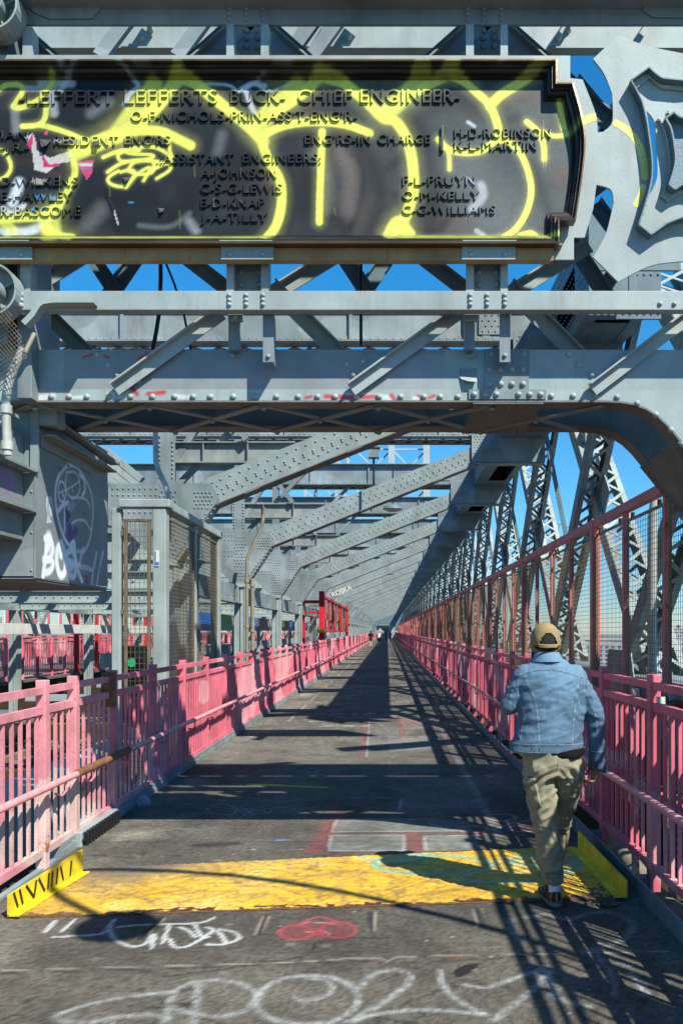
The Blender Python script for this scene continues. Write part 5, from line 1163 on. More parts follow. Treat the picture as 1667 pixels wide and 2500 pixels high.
def dens2(a, b):
    oa, ob = [], []
    for i in range(len(a)-1):
        n = max(1, int(round((Vector(a[i+1])-Vector(a[i])).length/.02)))
        for j in range(n): oa.append(tuple(Vector(a[i]).lerp(Vector(a[i+1]), j/n))); ob.append(tuple(Vector(b[i]).lerp(Vector(b[i+1]), j/n)))
    return oa+[a[-1]], ob+[b[-1]]
oa, ob = dens2(ow, iw); m = MB(); n = len(oa); vs_ = []
for t, y in prof:
    for a, b in zip(oa, ob): vs_.append((a[0]+(b[0]-a[0])*t, y-4.875, a[1]+(b[1]-a[1])*t))
m.add(vs_, [(j*n+i, j*n+i+1, (j+1)*n+i+1, (j+1)*n+i) for j in range(len(prof)-1) for i in range(n-1)])
def mould_col(co):
    P = co[:, [0, 2]]; c = plaque_col(P); f = fbm(P*np.array([.4, 1.5]), 9, 41)
    b = np.empty_like(c); b[:] = (.045, .036, .03); b *= (.4+1.2*f)[:, None]
    y = co[:, 1]+4.875; edge = (y < 4.80); b[edge] = np.array([.17, .09, .03])*(.5+f[edge])[:, None]
    pxx = P[:, 0]*F/4.8+CX; low = P[:, 1] < 4.12; k = np.where(low, .9, .45)[:, None]*np.clip((c.max(1)-.14)*2.5, 0, 1)[:, None]
    rr_ = (pxx > 1340) & (P[:, 1] < 4.35); b[rr_] = np.array([.12, .07, .05])*(.5+f[rr_])[:, None]
    return b*(1-k)+c*k
m.build('moulding', M['mould'], pq, attr=mould_col)
FONTC = {}
def letters(txt, x0, x1, y0, y1, bold=.0):
    cu = bpy.data.curves.new('lettering', 'FONT'); cu.body = txt; cu.size = 1; cu.extrude = .5; cu.offset = bold; cu.resolution_u = 4; cu.space_character = 1.06
    o = bpy.data.objects.new('lettering', cu); COL.objects.link(o); dg = bpy.context.evaluated_depsgraph_get(); me = bpy.data.meshes.new_from_object(o.evaluated_get(dg)); bpy.data.objects.remove(o)
    bm = bmesh.new(); bm.from_mesh(me); bmesh.ops.subdivide_edges(bm, edges=[e_ for e_ in bm.edges if e_.calc_length() > .25], cuts=3); 
    xs = [v.co.x for v in bm.verts]; ys_ = [v.co.y for v in bm.verts]; a, b, c_, d = min(xs), max(xs), 0.0, .70
    X0, _, Zb = W(x0, y1, YP); X1, _, Zt = W(x1, y0, YP)
    for v in bm.verts:
        v.co = Vector((X0+(v.co.x-a)/(b-a)*(X1-X0), .005-.0005-(.5+v.co.z)*.011, Zb+(v.co.y-c_)/(d-c_)*(Zt-Zb)))
    bmesh.ops.recalc_face_normals(bm, faces=bm.faces); bm.to_mesh(me); bm.free(); me.materials.clear(); me.materials.append(M['bronze'])
    paint_mesh(me, lambda co: plaque_col(co[:, [0, 2]])*np.where(co[:, 1] < -.004, 1.0, .35)[:, None])  # letter sides get a darker paint colour that stands for their shade
    return link(bpy.data.objects.new('lettering', me), pq)
q_ = 1.0632
for t, a, b, c_, d in (('-LEFFERT', 45, 265, 209, 241), ('LEFFERTS', 288, 500, 208, 240), ('BUCK-', 530, 655, 208, 239), ('CHIEF', 685, 808, 208, 239), ('ENGINEER-', 828, 1055, 207, 238),
    ('O-F-NICHOLS-PRIN-ASS\'T-ENG\'R-', 303, 820, 257, 280), ('MAN', -14, 66, 300, 322), ('-JR-', 2, 68, 332, 350), ('RESIDENT', 126, 272, 314, 336), ('ENG\'RS', 288, 392, 313, 334), ('ENG\'RS-IN', 700, 850, 311, 333), ('CHARGE', 868, 987, 310, 332),
    ('H-D-ROBINSON', 1043, 1263, 296, 318), ('K-L-MARTIN', 1043, 1230, 325, 347), (':ASSISTANT', 370, 537, 355, 377), ('ENGINEERS:', 558, 737, 354, 376), ('A-JOHNSON', 463, 635, 388, 410), ('C-S-G-LEWIS', 462, 648, 423, 445), ('E-D-KNAP', 462, 608, 457, 478), ('J-A-TILLY', 462, 615, 490, 511),
    ('F-L-PRUYN', 924, 1090, 405, 427), ('O-M-KELLY', 924, 1100, 440, 460), ('C-G-WILLIAMS', 924, 1136, 473, 493), ('-D-WILKENS', -8, 180, 408, 429), ('-E-HAWLEY', -8, 168, 442, 463), ('-R-BASCOME', -8, 187, 475, 498)):
    letters(t, a*q_, b*q_, c_*q_, d*q_)
m = MB(); a = W(1079, 310, YP); b = W(1079, 372, YP); m.box(a[0]-.006, a[0]+.006, -.014, .005, b[2], a[2]); m.build('bracket_bar', M['bronze'], pq, attr=lambda co: plaque_col(co[:, [0, 2]]))
m = MB()   # hanging flaps of torn poster
for (x, y, s) in ((236, 352, .6), (112, 352, .7), (395, 515, .4), (310, 440, .4)):
    a = W(x, y, YP); m.add([(a[0]-.05*s, 0, a[2]+.04*s), (a[0]+.05*s, 0.0, a[2]+.03*s), (a[0]+.03*s, -.035*s, a[2]-.035*s), (a[0]-.02*s, -.03*s, a[2]-.05*s)], [(0, 1, 2, 3)])
m.build('torn_poster_flaps', mat('torn_poster_paper', (.07, .065, .06), .7, var=.6, scale=30), pq)

# ================================================================== box girder at left with spray tags, channel, column, mesh wrap
bx = empty('box_girder', (-2.32, 5.3, 0)); tag(bx, 'hanging grey box girder at left with white spray tags and torn poster', 'girder')
XB = -2.32
def side(px, py): Y = -XB*F/(CX-px); return (Y, CH-(py-CY)*Y/F)
def s4(l): return [side(x*280/1372, 980+y*280/1372) for x, y in l]
def box_paint(co):
    P = np.stack([co[:, 1]+5.3, co[:, 2]], 1); n = len(P); c = np.empty((n, 3)); c[:] = (.20, .225, .225); f = fbm(P, 6, 3); c *= (.85+.3*f)[:, None]
    def S(l, w, rgb=(.82, .85, .88), soft=.45, al=.95, **k): stroke(c, P, s4(l), w, rgb, soft, al, **k)
    for l, w in (([(545, 1640), (600, 1640), (640, 1760), (600, 1880), (530, 1900)], .05), ([(590, 1640), (580, 1720)], .10), ([(530, 1890), (620, 1900), (640, 1960), (600, 2030), (530, 2050)], .05), ([(560, 1750), (545, 1900), (520, 2090)], .05),
                 ([(740, 1700), (690, 1780), (685, 1930), (720, 2070), (770, 2060), (790, 1940), (770, 1780), (735, 1700)], .06), ([(740, 1720), (735, 1830)], .07), ([(880, 1760), (800, 1830), (810, 1900), (880, 1930), (860, 2000), (810, 1960), (840, 2080), (900, 2080), (910, 1900), (870, 1790)], .05),
                 ([(860, 1700), (890, 1690), (905, 1850), (930, 2000), (985, 2150)], .045), ([(810, 1920), (960, 1960)], .04)): S(l, w)
    for l, w, al in (([(720, 870), (680, 980), (668, 1150), (690, 1350), (740, 1540), (800, 1680), (880, 1760)], .030, .95), ([(740, 850), (790, 790), (850, 765), (920, 790), (980, 860), (1040, 960), (1100, 1120), (1118, 1320), (1100, 1520), (1070, 1680), (1010, 1790), (930, 1790)], .03, .55),
                     ([(800, 850), (790, 1000), (820, 1110), (870, 1150), (930, 1130), (960, 1040), (950, 930), (900, 850), (800, 850)], .018, .6), ([(720, 960), (700, 1060), (720, 1180), (770, 1190), (790, 1100), (770, 980), (720, 960)], .018, .8), ([(960, 880), (1010, 940), (1020, 1060), (990, 1120)], .03, .8),
                     ([(710, 1090), (800, 1060), (950, 960)], .015, .6), ([(700, 1310), (770, 1230), (830, 1220), (830, 1280)], .035, .9), ([(860, 1160), (960, 1150), (1040, 1180), (1080, 1260)], .02, .6), ([(780, 1280), (775, 1560)], .025, .9), ([(860, 1460), (940, 1420), (1020, 1430), (1080, 1520), (1100, 1540)], .022, .6),
                     ([(810, 680), (840, 720), (890, 720)], .05, .5), ([(1000, 1760), (960, 1960), (1050, 1990), (1110, 2050), (1100, 2200)], .04, .5), ([(1160, 1820), (1110, 2060)], .04, .5), ([(1240, 1800), (1190, 2020), (1160, 2220)], .035, .5), ([(880, 1040), (878, 1070)], .02, .8), ([(755, 1110), (765, 1135)], .02, .9)): S(l, w, al=al)
    fill(c, P, s4([(850, 1420), (885, 1640), (830, 1690), (800, 1640), (815, 1480)]), (.13, .05, .24)); fill(c, P, s4([(860, 1560), (910, 1480), (945, 1540), (900, 1640)]), (.12, .05, .22)); fill(c, P, s4([(820, 1200), (900, 1200), (925, 1240), (880, 1300), (830, 1320)]), (.3, .33, .36)); fill(c, P, s4([(780, 1270), (835, 1330), (860, 1360), (800, 1480)]), (.08, .05, .12))
    fill(c, P, s4([(560, 1140), (620, 1130), (640, 1200), (640, 1360), (600, 1400), (630, 1450), (560, 1455), (575, 1350), (555, 1250)]), (.50, .53, .52)); S([(590, 1180), (580, 1300), (610, 1380)], .02, (.1, .25, .3), al=.7); S([(600, 1220), (625, 1260)], .02, (.3, .1, .1), al=.6)
    S([(1010, 2090), (1060, 2110), (1020, 2150), (1070, 2170)], .02, (.3, .03, .10), al=.9); S([(1040, 2080), (1050, 2190)], .015, (.3, .03, .10), al=.9)
    S([(1250, 1300), (1225, 1470), (1260, 1500)], .02, (.35, .28, .36), al=.6)
    for k in range(14): fill(c, P, [(5.45+random.random()*1.2, 2.3+random.random()*1.0)]+[], (.01, .01, .01)) if 0 else None
    return c
Yn, Yf_ = 5.27, 6.62
grid('side_plate', M['steel_paint'], np.linspace(Yn, Yf_, 190), np.linspace(0, 1, 180), lambda u, v: (u*0, u-5.3, (2.05+.012*(u-Yn))*(1-v)+3.19*v), bx, box_paint)
m = MB(); m.box(-1.6, -.003, -.03, 1.32, 2.045, 2.062); m.box(-1.6, -.001, -.03, -.018, 2.05, 3.19); m.box(-.012, -.002, -.035, -.018, 2.05, 3.3); m.box(-.03, 0.022, -.05, -.03, 2.75, 3.32)
m.rivets([(-.03, -.03, z) for z in (2.1, 2.35, 2.62)]+[(-.25, -.031, 2.08)], (0, -1, 0), .01)
m.rivets([(.001, y, z) for y, z in ((.5, 2.9), (.6, 2.75), (.75, 2.82), (.62, 2.95), (.8, 2.6), (.45, 3.02), (.35, 2.85), (1.2, 3.0), (1.15, 2.2), (.95, 2.15))], (1, 0, 0), .012)
m.build('shell', M['steel'], bx)
m = MB(); m.box(.0, .10, .02, 1.25, 3.0, 3.012); m.box(.0, .012, .02, .95, 2.93, 3.0); m.box(.02, .14, -.04, .1, 3.06, 3.17); m.bar((.05, 0, 3.13), (.12, 1.15, 3.05), .08, .02); m.build('hanger_angle', M['steel_under'], bx)
m = MB(); m.box(-1.6, -.01, .0, 1.3, 2.03, 2.044); m.build('bottom_plate', M['soffit'], bx)
ch = empty('channel_beam', (-2.40, 0, 0)); tag(ch, 'grey channel beam with bolts and magenta scrawl running to the box girder', 'beam')
def ch_paint(co):
    P = co[:, 1:3]; c = np.empty((len(P), 3)); c[:] = (.20, .22, .23); c *= (.8+.4*fbm(P, 8, 4))[:, None]
    for l in ([(4.86, 2.62), (4.88, 2.70), (4.91, 2.62)], [(4.93, 2.62), (4.93, 2.69), (4.97, 2.65)], [(5.0, 2.69), (5.0, 2.61)], [(4.97, 2.69), (5.04, 2.69)], [(5.06, 2.68), (5.05, 2.62), (5.09, 2.62)], [(5.06, 2.65), (5.09, 2.65)], [(5.12, 2.66), (5.15, 2.64), (5.13, 2.61)], [(4.9, 2.6), (4.9, 2.54)], [(5.02, 2.6), (5.02, 2.55)]): stroke(c, P, l, .014, (.45, .07, .42), .6, .9)
    return c
grid('web', M['steel_paint'], np.linspace(1, 5.26, 400), np.linspace(2.495, 2.745, 30), lambda u, v: (u*0, u, v), ch, ch_paint)
m = MB(); m.box(-.01, .09, 1, 5.26, 2.745, 2.76); m.box(-.01, .09, 1, 5.26, 2.48, 2.495); m.box(-.3, -.002, 1, 5.26, 2.3, 3.0)
m.rivets([(.05, 4.7+.13*i, 2.745) for i in range(4)], (0, 0, -1), .02); m.rivets([(.0, 4.75, z) for z in (2.56, 2.66)], (1, 0, 0), .02); m.build('flanges', M['steel'], ch)
m = MB(); m.box(-2.75, -2.36, 5.0, 5.02, 2.76, 3.05); m.box(-2.75, -2.34, 4.98, 5.08, 3.05, 3.07); o = m.build('panel_box', M['steel_light']); tag(o, 'pale plate standing on the channel beam left of the box girder', 'plate')
pipe('downpipe', 'bent pale conduit with clamps at left edge below the rosette', [W(58, 850, 4.72), W(50, 870, 4.72), W(34, 900, 4.72), W(22, 935, 4.72), W(15, 975, 4.72), W(17, 1040, 4.72), W(19, 1112, 4.72)], .026, M['pipe'], clamps=[W(16, 1000, 4.72), W(18, 1088, 4.72)])
pipe('strap_pipe', 'thin rusty pipe slanting up beside the chain mesh', [W(62, 862, 4.70), W(75, 835, 4.72), W(85, 815, 4.74)], .014, M['conduit_brown'])
m = MB()                                  # chain-link fence remnant wrapped round the pipe
def cl(u, v):                              # u around, v down -> point
    px = -12+u*1.0; py = 745+v; bulge = math.sin(min(max((px+10)/85, 0), 1)*math.pi)*.06
    return W(px, py, 4.66-bulge+.01*math.sin(py*.07))
rw = 0
for j in range(0, 30):
    pts = []
    y = j*11.5
    wmax = 84-max(0, (y-95))*.62 if y > 95 else 40+y*.46
    wmax = max(8, wmax)
    for i in range(int(wmax/6)+1):
        pts.append(cl(i*6, y+(5.75 if i % 2 else 0)-(5.75 if j % 2 and 0 else 0)+i*1.4))
        
    if len(pts) > 1: m.tube(pts, .0028, 5)
    pts2 = [cl(i*6, y+11.5-(5.75 if i % 2 else 0)+i*1.4) for i in range(int(wmax/6)+1)]
    if len(pts2) > 1: m.tube(pts2, .0028, 5)
o = m.build('chain_link_mesh', M['chain']); tag(o, 'torn rusty chain-link mesh wrapped over the conduit at left edge', 'wire mesh')
# curved handrail-like cables behind the camera whose shadows cross the plate
lh = 4.9
def sh_src(px, py, h=lh): x, y = g(px, py); return (x+h*SUN.x/SUN.z, y+h*SUN.y/SUN.z, h)
e = empty('overhead_lamp', (0, 0, 0)); tag(e, 'black lamp on a long curved arm slung above and behind the viewer', 'lamp')
m = MB(); m.tube([V3(q_) for q_ in [np_ for np_ in [sh_src(x, y) for x, y in ((1800, 2480), (1560, 2385), (1400, 2330), (1240, 2278), (1100, 2240), (960, 2208), (820, 2178), (700, 2158), (560, 2140), (420, 2130), (300, 2126), (210, 2126), (150, 2134), (118, 2150), (118, 2172), (150, 2196), (200, 2222), (240, 2240))]]], .038, 8); m.build('arm', M['black'], e)
c = sh_src(285, 2262); m = MB(); m.tube([(c[0], c[1], c[2]+.08), (c[0], c[1], c[2]), (c[0], c[1], c[2]-.05)], [.08, .24, .2], 20); m.build('head', M['black'], e)
# ropes, pipe and box behind the right railing
for k, (px, lab) in enumerate(((1550, 'twisted steel rope behind the right railing, left of the pair'), (1640, 'twisted steel rope behind the right railing, right of the pair'))):
    m = MB(); c = W(px, 0, 6.2)[0]
    for s in range(4): m.tube([(c+.018*math.cos(t*.55+s*math.pi/2), 6.2+.018*math.sin(t*.55+s*math.pi/2), 1.25-t*.022) for t in range(95)], .015, 6)
    o = m.build('steel_rope', M['pipe']); tag(o, lab, 'rope')
pipe('large_cable_pipe', 'thick brown pipe lying low outside the right railing', [(2.25, 1.0, -.35), (2.2, 4.2, -.38), (2.15, 6.5, -.45), (2.5, 9, -.6), (2.6, 60, -.7)], .10, M['conduit_brown'])
m = MB(); m.box(2.0, 2.32, 3.2, 6.6, 1.13, 1.16); m.box(2.05, 2.3, 5.0, 5.7, 1.16, 1.22); o = m.build('black_cover', M['black'], None, .01); tag(o, 'black rubber cover lying behind the right railing', 'cover')
m = MB(); m.box(4.44, 4.5, -6, 170, -1.3, .9); m.box(2.0, 4.44, -6, 170, -1.3, -1.2); m.box(2.35, 2.5, -6, 170, -1.2, -.5); o = m.build('outer_stringer', M['track_dark']); tag(o, 'dark outer stringer below right railing', 'girder')
# street-lamp like bent pipe beyond the fence
pipe('bent_pole', 'pale steel pole bending to the right beyond the mesh fence', [W(1591, 1800, 9.6), W(1591, 1380, 9.6), W(1592, 1260, 9.6), W(1598, 1215, 9.6), W(1612, 1185, 9.6), W(1640, 1150, 9.6), W(1690, 1120, 9.6)], .055, M['pipe'], 'pole')
# ================================================================== suspension tower far ahead, main cables and suspenders
tw = empty('bridge_tower', (0, 190, 0)); tag(tw, 'pale lattice suspension tower far ahead above the roof girders', 'tower')
def bar_(m, p, q, w_): m.bar(p, q, w_, w_, up=(0, 1, 0))
m = MB(); legs = []
for xs in ((957, 5), (1042, 5)):
    for dy in (0, 6):
        a = W(xs[0], 1650, 190); b = W(xs[0]-2, 900, 190); m.bar((a[0], dy, a[2]), (b[0], dy, b[2]), 1.5, 1.2, up=(0, 1, 0))
for xs in (725, 800):
    a = W(xs, 1650, 190); b = W(xs+35, 900, 190); m.bar((a[0], 0, a[2]), (b[0], 0, b[2]), .7, .7, up=(0, 1, 0)); m.bar((a[0], 6, a[2]), (b[0]+3, 6, b[2]), .7, .7, up=(0, 1, 0))
m.build('legs', M['tower'], tw)
m = MB(); m.prism([(-6, -2), (-6, 9), (7, 9), (7, -2), (2.4, -2), (2.4, 1.6), (.9, 3.1), (-1.9, 3.1), (-3.0, 1.9), (-3.0, -2)], -13, -11); m.build('deck_portal', M['steel_dark'], tw)
e = empty('sky_gap_filler', (0, 252, 0)); tag(e, 'grey-green panel added to hide the bright sky gap far ahead', 'wall', kind='thing'); m = MB(); m.box(-16, 6, 0, 1, -3, 3.4); m.box(-16, 6, -1, 1, 3.4, 7.2); m.build('wall', M['brace'], e); m = MB(); m.box(-1.6, 1.0, -.2, 0, 0, 2.4); m.build('doorway', M['black'], e)  # added panel, covers the bright sky left open at the far end
m = MB()
for x0_, x1_ in ((957, 1042), (740, 830), (865, 957)):
    for y in range(1000, 1500, 95):
        a, b, c_, d = W(x0_, y, 190), W(x1_, y+90, 190), W(x1_, y, 190), W(x0_, y+90, 190)
        bar_(m, (a[0], 1, a[2]), (b[0], 1, b[2]), .4); bar_(m, (c_[0], 1, c_[2]), (d[0], 1, d[2]), .4); bar_(m, (a[0], 1, a[2]), (c_[0], 1, c_[2]), .35)
for s in range(2):
    for k in range(16):
        y = 1040+k*26; a = W(790+s*26+k*1.5, y, 190); b = W(812+s*26+k*1.5, y+26, 190); bar_(m, (a[0], 1, a[2]), (b[0], 1, b[2]), .35)
m.build('bracing', M['tower'], tw)
m = MB()                                   # thin stays and netting round the truss nodes
for i in range(14):
    y = 30+9*i; z = 3.0+.00136*max(0, 9*i+2)**2
    m.tube([(4.5, y, 1.5), (4.5, y, z+3)], .02, 5); m.tube([(4.5, y, z+3), (4.5, y+14, 2.5)], .012, 4)
o = m.build('suspender_ropes', M['steel_light']); tag(o, 'thin suspender ropes between main cable and right truss', 'rope', kind='stuff')
nt_ = MB()
c0 = W(1345, 1370, 24)
for k in range(13):
    a = R(15+12.5*k); nt_.tube([(c0[0], 24, c0[2]), (c0[0]+1.15*math.cos(a), 24, c0[2]+1.15*math.sin(a))], .012, 5)
for rr_ in (.4, .8, 1.15): nt_.tube([(c0[0]+rr_*math.cos(R(15+7.5*k)), 24, c0[2]+rr_*math.sin(R(15+7.5*k))) for k in range(21)], .015, 5)
nt_.tube([(c0[0]-.75, 24, c0[2]-2), (c0[0]-.6, 24, c0[2]+1.5)], .02, 5)
o = nt_.build('fan_guard', M['steel']); tag(o, 'fan of thin rods standing on the truss beyond the fence', 'guard')
m = MB(); p = W(1325, 1325, 24); m.tube([(p[0], 24, p[2]-.12), (p[0], 24, p[2]+.05), (p[0], 24, p[2]+.12)], [.1, .1, .03], 10); m.tube([(p[0], 24, p[2]-1.5), (p[0], 24, p[2]-.1)], .02, 6); o = m.build('beacon_lamp', M['white']); tag(o, 'small white beacon lamp on a rod beyond the mesh fence', 'lamp')
# ================================================================== the far shore
ci = 0
blds = [(430, 520, 60, 40, 34, 'city_b'), (520, 560, 50, 40, 46, 'city'), (600, 640, 70, 40, 40, 'city'), (350, 640, 60, 50, 30, 'city_b'), (280, 700, 70, 50, 36, 'city'), (700, 820, 90, 60, 52, 'city'), (200, 760, 60, 50, 31, 'city'), (470, 800, 60, 50, 55, 'city_b'),
        (820, 1000, 90, 60, 44, 'city'), (600, 1100, 100, 60, 62, 'city'), (380, 980, 80, 60, 42, 'city'), (1000, 1300, 120, 60, 58, 'city_b'), (-500, 900, 90, 60, 40, 'city'), (-700, 800, 80, 60, 36, 'city_b'), (-380, 760, 70, 50, 33, 'city'), (-900, 1000, 120, 60, 50, 'city'), (-600, 1100, 80, 60, 58, 'city'), (-1000, 700, 90, 60, 44, 'city'), (-280, 900, 60, 60, 36, 'city_b')]
side_w = ['second', 'third', 'fourth']
for k, (x, y, w_, d, h, mm) in enumerate(blds):
    e = empty('building', (x, y, -37)); e['category'] = 'building'; e['group'] = 'low buildings on the far shore'
    same = sorted([b for b in blds if (b[0] > 0) == (x > 0)], key=lambda b: b[0]/b[1]); e['label'] = ('brick coloured' if mm == 'city_b' else 'pale')+' low building on far shore, '+ords[[b[:2] for b in same].index((x, y))]+' from the left '+('right of the bridge' if x > 0 else 'beyond the tracks')
    m = MB(); m.box(-w_/2, w_/2, 0, d, 0, h); m.box(-w_/2-.6, w_/2+.6, -.6, 0, h-1.5, h-.4); m.box(-w_/6, w_/8, d/3, d/2, h, h+4); m.build('walls', M[mm], e)
    m = MB()
    for i in range(int(w_/6)):
        for j in range(int(h/4)-1): m.box(-w_/2+2+i*6, -w_/2+4.6+i*6, -.25, 0, 2+j*4, 4.3+j*4)
    m.build('windows', M['glass'], e)
for k, (x, y, w_, d, h, lab) in enumerate(((215, 300, 34, 30, 62, 'tall blue glass tower seen through the right fence, left one'), (262, 310, 26, 26, 55, 'tall blue glass tower seen through the right fence, right one'))):
    e = empty('glass_tower', (x, y, -37)); tag(e, lab, 'building')
    MB().box(-w_/2, w_/2, 0, d, 0, h).build('glass_wall', M['glass'], e); m = MB()
    for i in range(int(w_/3)+1): m.box(-w_/2+i*3-.15, -w_/2+i*3+.15, -.3, 0, 0, h)
    for j in range(int(h/3.6)): m.box(-w_/2, w_/2, -.4, -.3, j*3.6, j*3.6+.5)
    m.build('mullions', M['white'], e)
def tree(x, y, z, h, lab):
    e = empty('tree', (x, y, z)); tag(e, lab, 'tree')
    m = MB(); m.tube([(0, 0, 0), (.3, 0, h*.3), (0, .4, h*.6)], [h*.04, h*.03, h*.012], 7)
    for k in range(6): a = k*1.05; m.tube([(0, 0, h*.3), (h*.2*math.cos(a), h*.2*math.sin(a), h*.55)], [h*.015, h*.005], 5)
    m.build('trunk', M['bark'], e); m = MB()
    cl_ = [(random.gauss(0, h*.17), random.gauss(0, h*.17), h*(.58+random.gauss(0, .14)), h*random.uniform(.08, .17)) for _ in range(26)]
    for cx, cy, cz, rr_ in cl_:
        for q in range(60):
            v = Vector([random.gauss(0, 1) for _ in range(3)]).normalized()*rr_*random.uniform(.75, 1.05); c = Vector((cx, cy, cz))+v; s = h*.022
            a = Vector([random.gauss(0, 1) for _ in range(3)]).normalized()*s; b = a.cross(Vector([random.gauss(0, 1) for _ in range(3)])).normalized()*s
            m.add([tuple(c-a-b), tuple(c+a-b), tuple(c+a+b), tuple(c-a+b)], [(0, 1, 2, 3)])
    m.build('crown', M['leaf'], e)
tree(100, 255, -37, 22, 'green tree standing below the glass towers, seen low through right fence'); 
# ================================================================== people
def blob(name, shapes, voxel, mt, parent=None, smooth=3, disp=None, keep=False, attr=None):
    """one continuous surface grown round a set of tapered limbs / ellipsoids / lofts (voxel remesh)"""
    bm = bmesh.new()
    def addm(vs, fs):
        b = [bm.verts.new(v) for v in vs]
        for f in fs:
            try: bm.faces.new([b[i] for i in f])
            except ValueError: pass
    for s in shapes:
        if s[0] == 'cap':
            _, p, q, r1, r2 = s[:5]; fl_ = s[5] if len(s) > 5 else 1.0
            p = V3(p); q = V3(q); t = (q-p); Ln = t.length; t.normalize(); u = Vector((1, 0, 0)); u = (u-t*u.dot(t)); u = u.normalized() if u.length > .05 else t.orthogonal().normalized(); v = t.cross(u)
            rings = []; n = 16
            for k in range(5): a = -math.pi/2+math.pi/2*k/4; rings.append((p+t*(r1*math.sin(a)), r1*math.cos(a)))
            for k in range(1, 5): rings.append((p+t*(Ln*k/5), r1+(r2-r1)*k/5))
            for k in range(5): a = math.pi/2*k/4; rings.append((q+t*(r2*math.sin(a)), r2*math.cos(a)))
            vs = [c+(u*math.cos(2*math.pi*i/n)+v*fl_*math.sin(2*math.pi*i/n))*max(r, 1e-4) for c, r in rings for i in range(n)]
            m_ = len(rings); fs = [(j*n+i, j*n+(i+1) % n, (j+1)*n+(i+1) % n, (j+1)*n+i) for j in range(m_-1) for i in range(n)]+[tuple(range(n))[::-1], tuple(range((m_-1)*n, m_*n))]
            addm(vs, fs)
        elif s[0] == 'ell':
            _, c, r = s[:3]; Rm = s[3] if len(s) > 3 else Matrix.Identity(3); n, m_ = 20, 12; vs = []
            for j in range(m_+1):
                a = -math.pi/2+math.pi*j/m_
                for i in range(n): b = 2*math.pi*i/n; vs.append(V3(c)+Rm @ Vector((r[0]*math.cos(a)*math.cos(b) if 0 < j < m_ else 1e-4*math.cos(b), r[1]*math.cos(a)*math.sin(b) if 0 < j < m_ else 1e-4*math.sin(b), r[2]*math.sin(a))))
            fs = [(j*n+i, j*n+(i+1) % n, (j+1)*n+(i+1) % n, (j+1)*n+i) for j in range(m_) for i in range(n)]+[tuple(range(n))[::-1], tuple(range(m_*n, (m_+1)*n))]
            addm(vs, fs)
        elif s[0] == 'loft':
            sec = s[1]; n = 32; pw = s[2] if len(s) > 2 else 2.4; vs = []
            for (z, xc, yc, rx, ry) in sec:
                for i in range(n):
                    a = 2*math.pi*i/n; ca, sa = math.cos(a), math.sin(a)
                    vs.append((xc+rx*math.copysign(abs(ca)**(2/pw), ca), yc+ry*math.copysign(abs(sa)**(2/pw), sa), z))
            fs = [(j*n+i, j*n+(i+1) % n, (j+1)*n+(i+1) % n, (j+1)*n+i) for j in range(len(sec)-1) for i in range(n)]+[tuple(range(n))[::-1], tuple(range((len(sec)-1)*n, len(sec)*n))]
            addm(vs, fs)
    bmesh.ops.recalc_face_normals(bm, faces=bm.faces)
    me = bpy.data.meshes.new('tmp'); bm.to_mesh(me); bm.free(); o = bpy.data.objects.new('tmp', me); COL.objects.link(o)
    rm = o.modifiers.new('r', 'REMESH'); rm.mode = 'VOXEL'; rm.voxel_size = voxel
    dg = bpy.context.evaluated_depsgraph_get(); out = bpy.data.meshes.new_from_object(o.evaluated_get(dg)); bpy.data.objects.remove(o); bpy.data.meshes.remove(me)
    bm = bmesh.new(); bm.from_mesh(out)
    for _ in range(smooth): bmesh.ops.smooth_vert(bm, verts=bm.verts, factor=.5, use_axis_x=True, use_axis_y=True, use_axis_z=True)
    if disp:
        bm.normal_update()
        for v in bm.verts: v.co += v.normal*disp(v.co)
    for f in bm.faces: f.smooth = True
    bm.to_mesh(out); bm.free(); out.name = name; out.materials.clear(); out.materials.append(mt)
    if attr: paint_mesh(out, attr)
    return link(bpy.data.objects.new(name, out), parent)
M['skin'] = mat('brown_skin', (.30, .135, .075), .5, var=.12, scale=12, bump=.1, bscale=200, coordobj=True)
M['hair'] = mat('short_black_hair', (.02, .015, .012), .8, var=.3, scale=80, bump=.8, bscale=300, coordobj=True)
M['denim'] = mat('washed_blue_denim', (.1, .2, .3), .8, attr=True, var=.10, scale=9, bump=.35, bscale=260, fine=.16, spec=.2, coordobj=True)
M['seam'] = mat('denim_seam', (.15, .235, .30), .85, var=.4, scale=70, bump=.4, bscale=200, coordobj=True)
M['stitch'] = mat('seam_groove', (.04, .09, .14), .9, var=.3, scale=60, bump=.2, coordobj=True)
M['cargo'] = mat('olive_khaki_cotton', (.28, .26, .165), .85, var=.22, scale=7, bump=.3, bscale=260, fine=.1, spec=.2, coordobj=True)
M['cap'] = mat('olive_brown_cap_cotton', (.30, .22, .10), .85, var=.18, scale=14, bump=.35, bscale=300, fine=.12, spec=.2, coordobj=True)
M['cap_dark'] = mat('cap_seam', (.10, .07, .03), .9, bump=0, coordobj=True)
M['shoe'] = mat('dark_brown_shoe', (.035, .02, .012), .55, var=.4, scale=20, bump=.2, coordobj=True)
M['sole'] = mat('shoe_sole', (.16, .15, .12), .8, var=.3, scale=20, bump=.2, coordobj=True)
M['sock'] = mat('white_sock', (.70, .70, .74), .9, var=.1, bump=.3, coordobj=True)
M['brass'] = mat('brass_button', (.40, .28, .12), .35, .8, var=.1, bump=0)
man = empty('person', (1.0, 4.92, 0)); tag(man, 'person walking away in blue denim jacket, olive cap and khaki cargo trousers', 'person')
ridge = lambda t: 1-abs((t % 1)*2-1)
def nz(p, s, o=0.0): return mn.noise(Vector((p[0]*s+o, p[1]*s, p[2]*s)))
